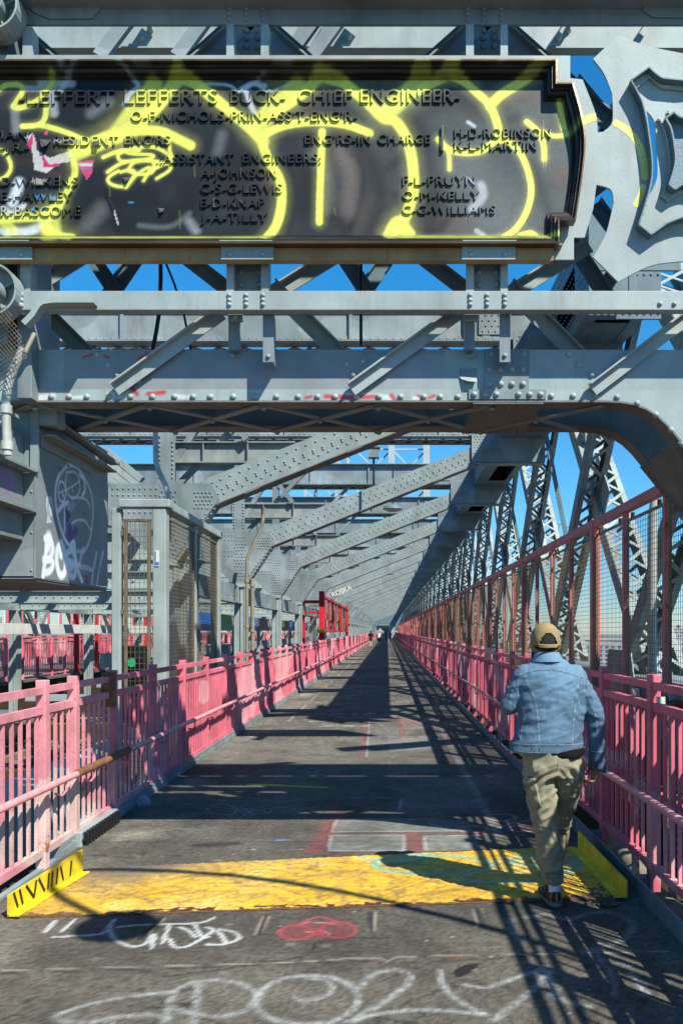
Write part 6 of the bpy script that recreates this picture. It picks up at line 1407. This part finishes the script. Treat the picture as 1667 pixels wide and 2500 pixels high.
# --- body (skin): head, neck, ears, wrists in one surface; hands with fingers
hx = -.022
head = [('ell', (hx, .02, 1.615), (.078, .098, .115)), ('ell', (hx, .055, 1.565), (.060, .062, .07)), ('cap', (-.008, -.005, 1.43), (hx+.002, .0, 1.56), .066, .058), ('ell', (hx-.080, .015, 1.605), (.012, .022, .034)), ('ell', (hx+.080, .015, 1.605), (.012, .022, .034)),
        ('ell', (hx, .123, 1.60), (.014, .02, .026)), ('ell', (hx, .108, 1.553), (.028, .014, .010)), ('ell', (hx, .09, 1.52), (.03, .03, .022)), ('cap', (-.02, 0, 1.3), (-.008, -.005, 1.45), .11, .075)]
blob('body', head, .006, M['skin'], man, 2)
blob('hair', [('ell', (hx, .008, 1.633), (.0805, .098, .100))], .006, M['hair'], man, 1)
blob('beard', [('ell', (hx, .075, 1.545), (.062, .058, .062)), ('ell', (hx-.062, .04, 1.555), (.020, .03, .045)), ('ell', (hx-.05, .06, 1.50), (.03, .035, .05))], .006, M['hair'], man, 2, disp=lambda p: .003*nz(p, 60))
for s in (-1, 1):
    m = MB(); m.tube([(hx+s*.032, .108, 1.628), (hx+s*.032, .116, 1.628)], [.010, .004], 10); m.build('eye', M['white'], man)
# --- jacket
hem = .953
tors = [(hem, -.020, .0, .232, .135), (hem+.045, -.016, .0, .222, .132), (1.02, -.012, .0, .215, .13), (1.10, .004, .0, .205, .125), (1.20, .014, .0, .205, .127), (1.30, .016, .002, .212, .13), (1.37, .012, .0, .214, .128), (1.43, .006, -.002, .205, .115), (1.475, .0, -.004, .165, .098), (1.51, -.006, -.004, .11, .082), (1.535, -.010, -.002, .082, .076)]
def jw(p):
    x, y, z = p; d = 0
    if z > hem+.05:
        d += .0065*(ridge(z*11+x*9*(1 if x > 0 else -1)+nz(p, 6)*1.4)-.5)*min(1, (z-hem-.05)/.06)*(1.0 if abs(x) > .13 and 1.15 < z < 1.38 else .25)
        q = (p[0]+.35*p[2], p[1], p[2]*1.9-.6*p[0]); d += .0060*(.6-abs(nz(q, 7, 3))*2.4)+.005*nz(p, 5, 9)+.0030*(.5-abs(nz(q, 17, 8))*2.2)
    else: d += .001*nz(p, 20)
    if abs(x) > .235: d += .004*(ridge(z*15+nz(p, 9)*1.2)-.5)
    return d
left_arm = [('cap', (-.150, -.005, 1.425), (-.245, .02, 1.235), .070, .057), ('cap', (-.245, .02, 1.235), (-.185, .26, 1.235), .057, .046)]
right_arm = [('cap', (.150, -.005, 1.425), (.282, -.01, 1.19), .070, .058), ('cap', (.282, -.01, 1.19), (.303, .035, .905), .058, .047)]
def denim_col(co):
    P3 = co; n = len(co); c = np.empty((n, 3)); c[:] = (.105, .185, .26)
    P = np.stack([co[:, 0]+co[:, 1]*.7, co[:, 2]], 1); f = fbm(P, 9, 3); f2 = fbm(P*np.array([1, .35]), 40, 5)
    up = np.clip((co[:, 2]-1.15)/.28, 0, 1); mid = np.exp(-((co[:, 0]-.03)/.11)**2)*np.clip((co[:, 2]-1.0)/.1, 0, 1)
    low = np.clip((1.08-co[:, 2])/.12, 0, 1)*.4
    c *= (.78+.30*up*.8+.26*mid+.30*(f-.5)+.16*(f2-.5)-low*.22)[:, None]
    wear = np.clip((f2-.55)*3, 0, 1)*np.clip((f-.45)*3, 0, 1)*.25; c = c*(1-wear[:, None])+np.array([.36, .47, .55])*wear[:, None]
    he = np.clip(1-np.abs(co[:, 2]-hem-.004)/.006, 0, 1)*.5; c = c*(1-he[:, None])+np.array([.42, .5, .56])*he[:, None]
    return c
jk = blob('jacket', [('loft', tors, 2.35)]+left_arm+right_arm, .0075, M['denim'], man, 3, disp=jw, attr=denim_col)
me = jk.data; bvh = BVHTree.FromPolygons([v.co for v in me.vertices], [tuple(p.vertices) for p in me.polygons])
def proj(bv, x, z, y0=-.6):
    h = bv.ray_cast(Vector((x, y0, z)), Vector((0, 1, 0))); return h[0] if h[0] else None
def surf_ribbon(m, bv, pts, w, lift=.0015, n=10, jag=0):
    q = smooth_poly(pts, n); A_, B_ = [], []
    for i in range(len(q)):
        t = Vector(q[min(i+1, len(q)-1)]-q[max(i-1, 0)]); t.normalize(); nn_ = Vector((-t.y, t.x)); ww = w/2*(1+jag*math.sin(i*2.1))
        a = proj(bv, q[i][0]+nn_.x*ww, q[i][1]+nn_.y*ww); b = proj(bv, q[i][0]-nn_.x*ww, q[i][1]-nn_.y*ww); c = proj(bv, q[i][0], q[i][1])
        if a is None or b is None or c is None:
            A_.append(None); B_.append(None); continue
        A_.append((a+Vector((0, -lift*.3, 0)), c+Vector((0, -lift, 0)), b+Vector((0, -lift*.3, 0)))); B_.append(1)
    for i in range(len(A_)-1):
        if A_[i] and A_[i+1]:
            (a, c, b), (a2, c2, b2) = A_[i], A_[i+1]; m.add([tuple(a), tuple(c), tuple(c2), tuple(a2), tuple(b), tuple(b2)], [(0, 1, 2, 3), (1, 4, 5, 2)], True)
def zz(l, sc=.2168, ox=1180, oy=1480):     # zoomed photo positions -> local x,z on the man's plane
    k = 4.80/F; return [((ox+x*sc-CX)*k-1.0, CH-(oy+y*sc-CY)*k) for x, y in l]
yoke = zz([(385, 800), (440, 770), (500, 742), (600, 718), (700, 708), (800, 712), (900, 730), (1000, 758), (1080, 785), (1140, 800), (1158, 808)])
p1 = zz([(470, 770), (500, 880), (555, 1000), (590, 1130), (612, 1280), (618, 1420), (622, 1545)])
p2 = zz([(1085, 790), (1070, 900), (1050, 1030), (1035, 1170), (1015, 1320), (1008, 1450), (1005, 1550)])
p3 = zz([(400, 950), (420, 1080), (470, 1200), (455, 1350), (430, 1450), (425, 1540)])
sl1 = zz([(1160, 950), (1200, 1050), (1240, 1130), (1285, 1250), (1305, 1380), (1325, 1520), (1335, 1600)])
sl2 = zz([(370, 880), (340, 980), (320, 1100), (322, 1190)])
ah1 = zz([(320, 690), (370, 740), (395, 810), (400, 900), (395, 960)]); ah2 = zz([(1165, 690), (1150, 760), (1165, 830), (1150, 920), (1145, 990)])
band = zz([(262, 1570), (430, 1560), (640, 1556), (900, 1558), (1150, 1560)]); hemp = zz([(258, 1640), (430, 1645), (700, 1650), (1000, 1655), (1140, 1650)])
m = MB(); m2 = MB()
for l in (yoke, p1, p2, sl1): surf_ribbon(m, bvh, l, .0125, .0022, 12, .12)
for l in (sl2, ah1, ah2, p3): surf_ribbon(m, bvh, l, .008, .0018, 12, .1)
surf_ribbon(m, bvh, band, .006, .0018, 12); surf_ribbon(m, bvh, hemp, .004, .0015, 12)
m.build('seams', M['seam'], jk)
for l, o_ in ((yoke, (0, -.008)), (p1, (-.0075, 0)), (p2, (.0075, 0)), (band, (0, .006)), (sl1, (-.0075, 0)), (ah2, (.006, 0)), (ah1, (-.006, 0))): surf_ribbon(m2, bvh, [(x+o_[0], z+o_[1]) for x, z in l], .0032, .0008, 12)
for l in (zz([(698, 582), (830, 586), (838, 655), (702, 655), (698, 582)]),): surf_ribbon(m2, bvh, [(a, b) for a, b in l], .003, .001, 8)
surf_ribbon(m2, bvh, zz([(445, 1575), (560, 1578), (570, 1600), (565, 1632), (440, 1632)]), .004, .001, 6); surf_ribbon(m2, bvh, zz([(1130, 1570), (1075, 1585), (1065, 1610), (1085, 1640), (1140, 1640)]), .004, .001, 6)
m2.build('stitching', M['stitch'], jk)
bt = MB()
for x, y in ((548, 1600), (632, 1604), (1020, 1610), (1078, 1608)):
    a = zz([(x, y)])[0]; c = proj(bvh, *a)
    if c: bt.tube([c+Vector((0, .002, 0)), c+Vector((0, -.004, 0))], [.0075, .006], 10)
bt.build('buttons', M['brass'], jk)
# collar
col_s = [(1.490, -.010, -.004, .098, .088), (1.52, -.014, -.006, .088, .082), (1.548, -.018, -.006, .080, .076), (1.566, -.018, -.004, .076, .073)]
co_ = MB(); n = 40; rings = []
for (z, xc, yc, rx, ry) in [(1.512, -.010, -.010, .104, .094), (1.526, -.012, -.010, .094, .088), (1.548, -.015, -.008, .083, .080), (1.568, -.018, -.004, .075, .074), (1.570, -.018, -.002, .070, .069), (1.54, -.015, 0, .068, .066)]:
    rings.append([(xc+rx*math.cos(2*math.pi*i/n), yc+ry*math.sin(2*math.pi*i/n), z-(.030*max(0, math.sin(2*math.pi*i/n))**2)) for i in range(n)])
co_.add([v for r_ in rings for v in r_], [(j*n+i, j*n+(i+1) % n, (j+1)*n+(i+1) % n, (j+1)*n+i) for j in range(len(rings)-1) for i in range(n)], True)
co_.build('collar', M['denim'], jk, attr=denim_col)
# open cuff of the right sleeve
m = MB(); n = 18; rr = []
for z, rx in ((.915, .052), (.865, .054), (.83, .055), (.831, .050), (.88, .048)):
    rr.append([(.306+rx*math.cos(2*math.pi*i/n), .045+rx*.9*math.sin(2*math.pi*i/n), z-.02*max(0, math.cos(2*math.pi*i/n-.3))+.012*max(0, -math.cos(2*math.pi*i/n))) for i in range(n)])
m.add([v for r_ in rr for v in r_], [(j*n+i, j*n+(i+1) % n, (j+1)*n+(i+1) % n, (j+1)*n+i) for j in range(len(rr)-1) for i in range(n) if i not in (12, )], True); m.build('cuff', M['denim'], jk, attr=denim_col)
# dark T-shirt tail
ts = [(.925, .095, .0, .075, .128), (.932, .09, .0, .105, .138), (.948, .06, .0, .150, .140), (.97, .02, 0, .20, .13), (1.0, 0, 0, .20, .125)]
blob('t_shirt', [('loft', ts, 2.3)], .01, mat('black_jersey', (.008, .008, .01), .95, bump=.1, spec=.1), man, 2)
# --- hands
def hand(name, wrist, d, side_, palm_n, curl, scale=1.0):
    """wrist point, d = direction of the hand, side_ = direction towards the thumb, palm_n = palm normal"""
    d = V3(d).normalized(); s = V3(side_).normalized(); pn = V3(palm_n).normalized(); w_ = V3(wrist); sh_ = []
    for t in (-.030, -.010, .010, .028): sh_.append(('cap', w_+d*.015+s*t*.6, w_+d*.085+s*t, .014, .0125))
    sh_.append(('cap', w_-d*.05, w_+d*.02, .026, .026, .75))
    for k, (t, ln) in enumerate(((-.031, .062), (-.011, .078), (.010, .083), (.030, .075))):
        p = w_+d*.088+s*t; a = 0
        for j, (f, r_) in enumerate(((.42, .0098), (.33, .0090), (.25, .0080))):
            a += curl*(.8 if j == 0 else 1.1)*(1-.05*k); q = p+(d*math.cos(a)+pn*math.sin(a))*ln*f; sh_.append(('cap', p, q, r_, r_*.93)); p = q
    p = w_+d*.025+s*.032; q = p+(d*.55+s*.55+pn*.35).normalized()*.042; sh_.append(('cap', p, q, .014, .011)); q2 = q+(d*.9+pn*.6-s*.1).normalized()*.034; sh_.append(('cap', q, q2, .0105, .009))
    return blob(name, sh_, .0035, M['skin'], man, 1)
hand('right_hand'.split('_')[1], (.305, .055, .872), (-.10, .02, -1), (-.15, 1, 0), (-1, -.15, .1), .75)
hand('hand', (-.178, .30, 1.238), (.55, .8, .1), (.1, .0, 1), (.8, -.5, 0), .7)
# --- trousers
L_ = lambda z, xl_, xr_, y: (z, ((xl_+xr_)/2), y, (xr_-xl_)/2)
def leg(secs, fy=1.12): return ('loft', [(z, xc, y, r, r*fy) for z, xc, y, r in secs], 2.1)
lleg = [(.14, .028, .015, .050), (.155, .027, .012, .056), (.22, .018, .005, .066), (.32, .004, .0, .073), (.42, -.008, .0, .074), (.50, -.018, .004, .078), (.60, -.034, .008, .084), (.72, -.050, .006, .094), (.82, -.060, .0, .102), (.90, -.062, .0, .100)]
rleg = [(.10, .105, .40, .052), (.13, .105, .395, .058), (.22, .105, .36, .068), (.32, .106, .315, .072), (.42, .107, .26, .075), (.52, .108, .19, .080), (.62, .112, .12, .085), (.72, .114, .06, .092), (.82, .112, .015, .098), (.90, .10, .0, .098)]
def tw_(p):
    x, y, z = p; k = 1.0
    d = .006*nz(p, 7, 2)+.0075*(1-abs(nz(p, 12, 5))*2.4)
    if z < .50: d += .010*(ridge(z*13+x*7+nz(p, 7)*1.8)-.5)*min(1, (z-.15)/.08 if z > .15 else 0)
    else: d += .009*(ridge(z*8-x*12+nz(p, 6)*1.6)-.5)
    if .70 < z < .88: d += .009*(ridge(z*16+abs(x-.03)*14+nz(p, 6)*1.2)-.5)
    return d
tr_ = blob('trousers', [leg(lleg), leg(rleg), ('loft', [(.80, .025, .0, .155, .118), (.86, .022, -.002, .168, .128), (.92, .012, -.002, .172, .128), (1.0, 0, 0, .175, .12)], 2.3), ('ell', (-.055, -.035, .865), (.095, .095, .085)), ('ell', (.10, -.030, .865), (.088, .09, .085))], .0075, M['cargo'], man, 3, disp=tw_)
me = tr_.data; bvt = BVHTree.FromPolygons([v.co for v in me.vertices], [tuple(p.vertices) for p in me.polygons])
z4 = lambda l: zz(l, .1913, 1240, 1800)
def patch(bv, corners, nu, nv, lift):
    m = MB(); (a, b, c, d) = [Vector(p) for p in corners]; g_ = []
    for i in range(nu+1):
        for j in range(nv+1):
            p = a.lerp(b, i/nu).lerp(d.lerp(c, i/nu), j/nv); h = proj(bv, p.x, p.y)
            if h is None: h = Vector((p.x, -.03, p.y))
            e_ = min(i, nu-i)/nu*2; f_ = min(j, nv-j)/nv*2; h = h+Vector((0, -lift*min(1, 3*e_)*min(1, 3*f_)-.0005, 0)); g_.append(tuple(h))
    m.add(g_, [(i*(nv+1)+j, (i+1)*(nv+1)+j, (i+1)*(nv+1)+j+1, i*(nv+1)+j+1) for i in range(nu) for j in range(nv)], True); return m
patch(bvt, z4([(225, 640), (365, 560), (440, 905), (330, 930)]), 14, 14, .014).build('cargo_pocket', M['cargo'], tr_)
patch(bvt, z4([(215, 530), (370, 525), (345, 640), (220, 650)]), 14, 8, .017).build('pocket_flap', M['cargo'], tr_)
patch(bvt, z4([(870, 520), (930, 480), (900, 780), (850, 800)]), 10, 12, .010).build('cargo_pocket', M['cargo'], tr_)
m = MB()
for l in (z4([(350, 560), (400, 720), (440, 900)]), z4([(225, 655), (300, 860), (335, 935), (440, 912)]), z4([(215, 520), (300, 515), (370, 528)]), z4([(220, 650), (345, 640), (370, 560)]), z4([(615, 440), (620, 380), (640, 250)]), z4([(600, 430), (500, 470), (380, 490)])): surf_ribbon(m, bvt, l, .005, .001, 8)
for k in range(13): x = 462+k*18; surf_ribbon(m, bvt, z4([(x, 1840), (x+4, 1920)]), .0022, .0008, 3)
surf_ribbon(m, bvt, z4([(462, 1830), (580, 1845), (700, 1835)]), .004, .001, 6); m.build('seams', mat('khaki_seam', (.13, .12, .075), .9, bump=0, coordobj=True), tr_)
# --- shoes and socks
def shoe(x, y, z, rz, pitch, lab):
    Rz = Matrix.Rotation(rz, 3, 'Z') @ Matrix.Rotation(pitch, 3, 'X'); T = lambda p: Vector((x, y, z))+Rz @ Vector(p)
    up_ = [('ell', T((0, .0, .055)), (.043, .055, .045), Rz), ('ell', T((0, .10, .048)), (.046, .085, .036), Rz), ('ell', T((0, .17, .040)), (.043, .055, .028), Rz), ('ell', T((0, -.01, .085)), (.036, .045, .03), Rz)]
    s_ = blob('shoe', up_, .006, M['shoe'], man, 2)
    so_ = [('cap', T((0, -.01, .014)), T((0, .18, .014)), .046, .045, .36), ('cap', T((0, -.035, .018)), T((0, .0, .018)), .040, .044, .5)]
    blob('sole', so_, .006, M['sole'], s_, 1)
    m = MB(); 
    for dx in (.030, -.030): m.tube([T((dx, -.045, .035)), T((dx*1.2, -.038, .06)), T((dx*.9, -.045, .09))], .0045, 6)
    m.build('orange_trim', mat('orange_trim', (.75, .16, .02), .6, bump=0), s_)
    m = MB(); m.tube([T((0, -.056, .04)), T((0, -.058, .075)), T((0, -.052, .10))], .009, 6); m.build('heel_tab', M['sole'], s_)
    blob('sock', [('cap', T((0, -.012, .09)), T((0, -.015, .16)), .036, .038)], .006, M['sock'], man, 1)
shoe(.030, .015, .0, R(8), R(0), 'l')
shoe(.105, .42, .028, R(-8), R(12), 'r')
# --- cap
cp = MB(); n, mm_ = 48, 16; hc = Vector((hx, .012, 1.644)); rx, ry, rz_ = .0905, .108, .112; vs_ = []
for j in range(mm_+1):
    a = math.pi/2*j/mm_
    for i in range(n):
        b = 2*math.pi*i/n; k = 1+.010*mn.noise(Vector((math.cos(b)*2.2, math.sin(b)*2.2, j*.3)))*3; bulge = 1-.0*(j/mm_)
        vs_.append((hc.x+rx*math.cos(a)**.82*math.cos(b)*k if j < mm_ else hc.x, hc.y+ry*math.cos(a)**.82*math.sin(b)*k if j < mm_ else hc.y, hc.z-.030+.012*math.sin(b)*(1-j/mm_)+rz_*1.22*math.sin(a)**.92*(1 if j < mm_ else 1)*.98))
fs = []
for j in range(mm_):
    for i in range(n):
        b = 2*math.pi*(i+.5)/n; db = abs((b-1.5*math.pi)); hh = (j+.5)/mm_
        if db < .62 and .055 < hh < .36*math.sqrt(max(0, 1-(db/.62)**2))+.03: continue
        fs.append((j*n+i, j*n+(i+1) % n, (j+1)*n+(i+1) % n, (j+1)*n+i))
cp.add(vs_, fs, True); cap_ = cp.build('cap', M['cap'], man)
s_ = cap_.modifiers.new('sol', 'SOLIDIFY'); s_.thickness = .003; s_.offset = 1; sb_ = cap_.modifiers.new('sub', 'SUBSURF'); sb_.levels = 1; sb_.render_levels = 1
me = cap_.data; bvc = BVHTree.FromPolygons([v.co for v in me.vertices], [tuple(p.vertices) for p in me.polygons])
m = MB(); m.bar((0, 0, 0), (0, 0, .001), .001, .001)
m = MB(); n_ = 20
st_ = []
for i in range(n_+1):
    b = 1.5*math.pi+(i/n_-.5)*1.25
    for (dr, z) in ((1.03, 0), (1.055, .002), (1.055, .018), (1.03, .020)): st_.append((hc.x+rx*dr*math.cos(b), hc.y+ry*dr*math.sin(b), hc.z-.036+.012*math.sin(b)+z))
m.add(st_, [(i*4+k, (i+1)*4+k, (i+1)*4+k+1, i*4+k+1) for i in range(n_) for k in range(3)]+[(0, 1, 2, 3), (n_*4+3, n_*4+2, n_*4+1, n_*4)]); m.build('strap', M['cap'], cap_)
m = MB(); cseam = zz([(685, 180), (688, 250), (688, 335)]); surf_ribbon(m, bvc, cseam, .0035, .001, 10)
for l in (zz([(670, 178), (600, 220), (560, 300), (548, 390)]), zz([(700, 178), (780, 220), (830, 300), (848, 390)])): surf_ribbon(m, bvc, l, .003, .001, 10)
surf_ribbon(m, bvc, zz([(590, 375), (610, 350), (640, 340), (685, 336), (740, 345), (765, 362), (780, 385)]), .004, .0015, 8)
m.build('seams', M['cap_dark'], cap_)
m = MB()
for x, y in ((612, 272), (744, 265)):
    a = zz([(x, y)])[0]; c = proj(bvc, *a)
    if c: m.tube([c, c+Vector((0, -.003, 0))], [.0045, .003], 8)
m.tube([(hx, .012, 1.745), (hx, .012, 1.752)], [.009, .004], 10); m.build('eyelets', M['cap_dark'], cap_)
m = MB(); bri = []
for i in range(15):
    b = math.pi/2+(i/14-.5)*2.2
    for dr, dz in ((1.0, -.0), (1.55 if 2 < i < 12 else 1.2, -.012)): bri.append((hc.x+rx*dr*math.cos(b), hc.y+ry*dr*math.sin(b), hc.z-.02+dz))
m.add(bri, [(2*i, 2*i+2, 2*i+3, 2*i+1) for i in range(14)], True); o = m.build('brim', M['cap'], cap_); s_ = o.modifiers.new('s', 'SOLIDIFY'); s_.thickness = .004
# --- distant walkers
def walker(px, Y, h, label, top, bottom, skin, hairc, legbare, stride=.12, ox=0, facing=1, pack=None):
    x = (px-CX)*Y/F; e = empty('person', (x, Y, 0)); tag(e, label, 'person'); s = h/1.75; K = lambda *a: tuple(v*s for v in a)
    legs = [('cap', K(-.07, -stride*.3, .88), K(-.08, -stride*.1, .48), .075*s, .055*s), ('cap', K(-.08, -stride*.1, .48), K(-.08, -stride*1.2, .06), .05*s, .035*s), ('cap', K(.07, stride*.3, .88), K(.08, stride*.9, .48), .075*s, .055*s), ('cap', K(.08, stride*.9, .48), K(.08, stride, .06), .05*s, .035*s), ('cap', K(-.08, -stride*1.2, .05), K(-.08, -stride*1.2+.15*facing, .04), .035*s, .03*s), ('cap', K(.08, stride, .05), K(.08, stride+.15*facing, .04), .035*s, .03*s)]
    arms = [('cap', K(-.2, 0, 1.40), K(-.25, -.03*facing, 1.12), .045*s, .038*s), ('cap', K(-.25, -.03*facing, 1.12), K(-.24, .08*facing, .88), .036*s, .028*s), ('cap', K(.2, 0, 1.40), K(.25, .03*facing, 1.12), .045*s, .038*s), ('cap', K(.25, .03*facing, 1.12), K(.2, .15*facing, .95), .036*s, .028*s)]
    hands_ = []
    for sx, yy, zz_ in ((-.24, .08, .86), (.2, .16, .93)):
        for q in range(4): hands_.append(('cap', K(sx, yy*facing+.012*(q-1.5), zz_), K(sx+.005, (yy+.01)*facing+.016*(q-1.5), zz_-.09+.008*abs(q-1.5)), .011*s, .009*s))
        hands_.append(('cap', K(sx, yy*facing+.03, zz_), K(sx-.03*math.copysign(1, sx), yy*facing+.045, zz_-.05), .012*s, .010*s))
    body = [('ell', K(0, 0, 1.63), (.078*s, .095*s, .115*s)), ('cap', K(0, -.01, 1.42), K(0, 0, 1.55), .055*s, .05*s), ('ell', K(0, .09*facing, 1.61), (.015*s, .03*s, .03*s))]+arms+hands_+legs+[('loft', [(z*s, 0, 0, a*s, b*s) for z, a, b in ((.85, .15, .1), (1.1, .14, .1), (1.35, .18, .11), (1.45, .12, .08))], 2.2)]
    blob('body', body, .018, skin, e, 1)
    blob('top', [('loft', [(z*s, 0, 0, a*s, b*s) for z, a, b in ((.92, .175, .125), (1.1, .160, .12), (1.33, .195, .13), (1.44, .17, .11), (1.48, .10, .08))], 2.3)]+[('cap', a[1], a[2], a[3]+.012, a[4]+.012) for a in (arms[0], arms[2])], .02, top, e, 1)
    bl = [('loft', [(z*s, 0, 0, a*s, b*s) for z, a, b in ((.78, .17, .13), (.9, .175, .13), (.97, .165, .12))], 2.2)]
    bl += [('cap', l[1], tuple(V3(l[1]).lerp(V3(l[2]), .45 if legbare else 1)), l[3]+.015, l[4]+.02) for l in (legs[0], legs[2])]
    if not legbare: bl += [('cap', l[1], l[2], l[3]+.018, l[4]+.02) for l in (legs[1], legs[3])]
    blob('shorts' if legbare else 'trousers', bl, .02, bottom, e, 1)
    blob('hair', [('ell', K(0, -.015*facing, 1.65), (.085*s, .1*s, .11*s)), ('ell', K(0, -.06*facing, 1.56), (.06*s, .05*s, .1*s))], .015, hairc, e, 1)
    if pack: blob('backpack', [('loft', [(z*s, 0, -.18*facing*s, .13*s, .08*s) for z in (1.0, 1.1, 1.3, 1.42)], 2.5)], .02, pack, e, 1)
    m = MB()
    for l in (legs[4], legs[5]): m.bar(V3(l[1])-Vector((0, .05, .0)), V3(l[2])+Vector((0, .03, 0)), .09*s, .07*s)
    m.build('shoes', M['black'], e)
fab = lambda nm, c: mat(nm, c, .85, var=.1, bump=0, coordobj=True)
blackf, purplef, whitef, navyf, pale = fab('black_cloth', (.015, .015, .018)), fab('violet_cloth', (.25, .28, .5)), fab('white_cloth', (.65, .65, .65)), fab('navy_cloth', (.03, .04, .08)), fab('light_skin', (.60, .38, .25))
blond = fab('blond_hair', (.45, .30, .14)); brownh = fab('brown_hair', (.06, .035, .02))
walker(905, 82, 1.72, 'distant person in all black top and shorts, bare legs, nearest left railing', blackf, blackf, pale, brownh, True, .1)
walker(925, 80, 1.74, 'distant person with blond hair, black shorts and a light backpack', fab('tan_top', (.35, .22, .15)), blackf, pale, blond, True, .08, pack=whitef)
walker(947.5, 128, 1.75, 'distant person in pale violet shirt and light trousers mid-stride', purplef, whitef, pale, brownh, False, .22)
walker(952, 132, 1.72, 'distant person in dark green jacket beside the violet shirt', fab('dark_green_cloth', (.03, .06, .05)), navyf, pale, brownh, False, .1)
walker(943, 140, 1.72, 'distant person in black coat left of the violet shirt', blackf, blackf, pale, brownh, False, .1)
walker(938.5, 150, 1.6, 'distant person in lilac top and dark shorts, farthest of the group', fab('lilac_cloth', (.30, .28, .45)), blackf, pale, brownh, True, .08)
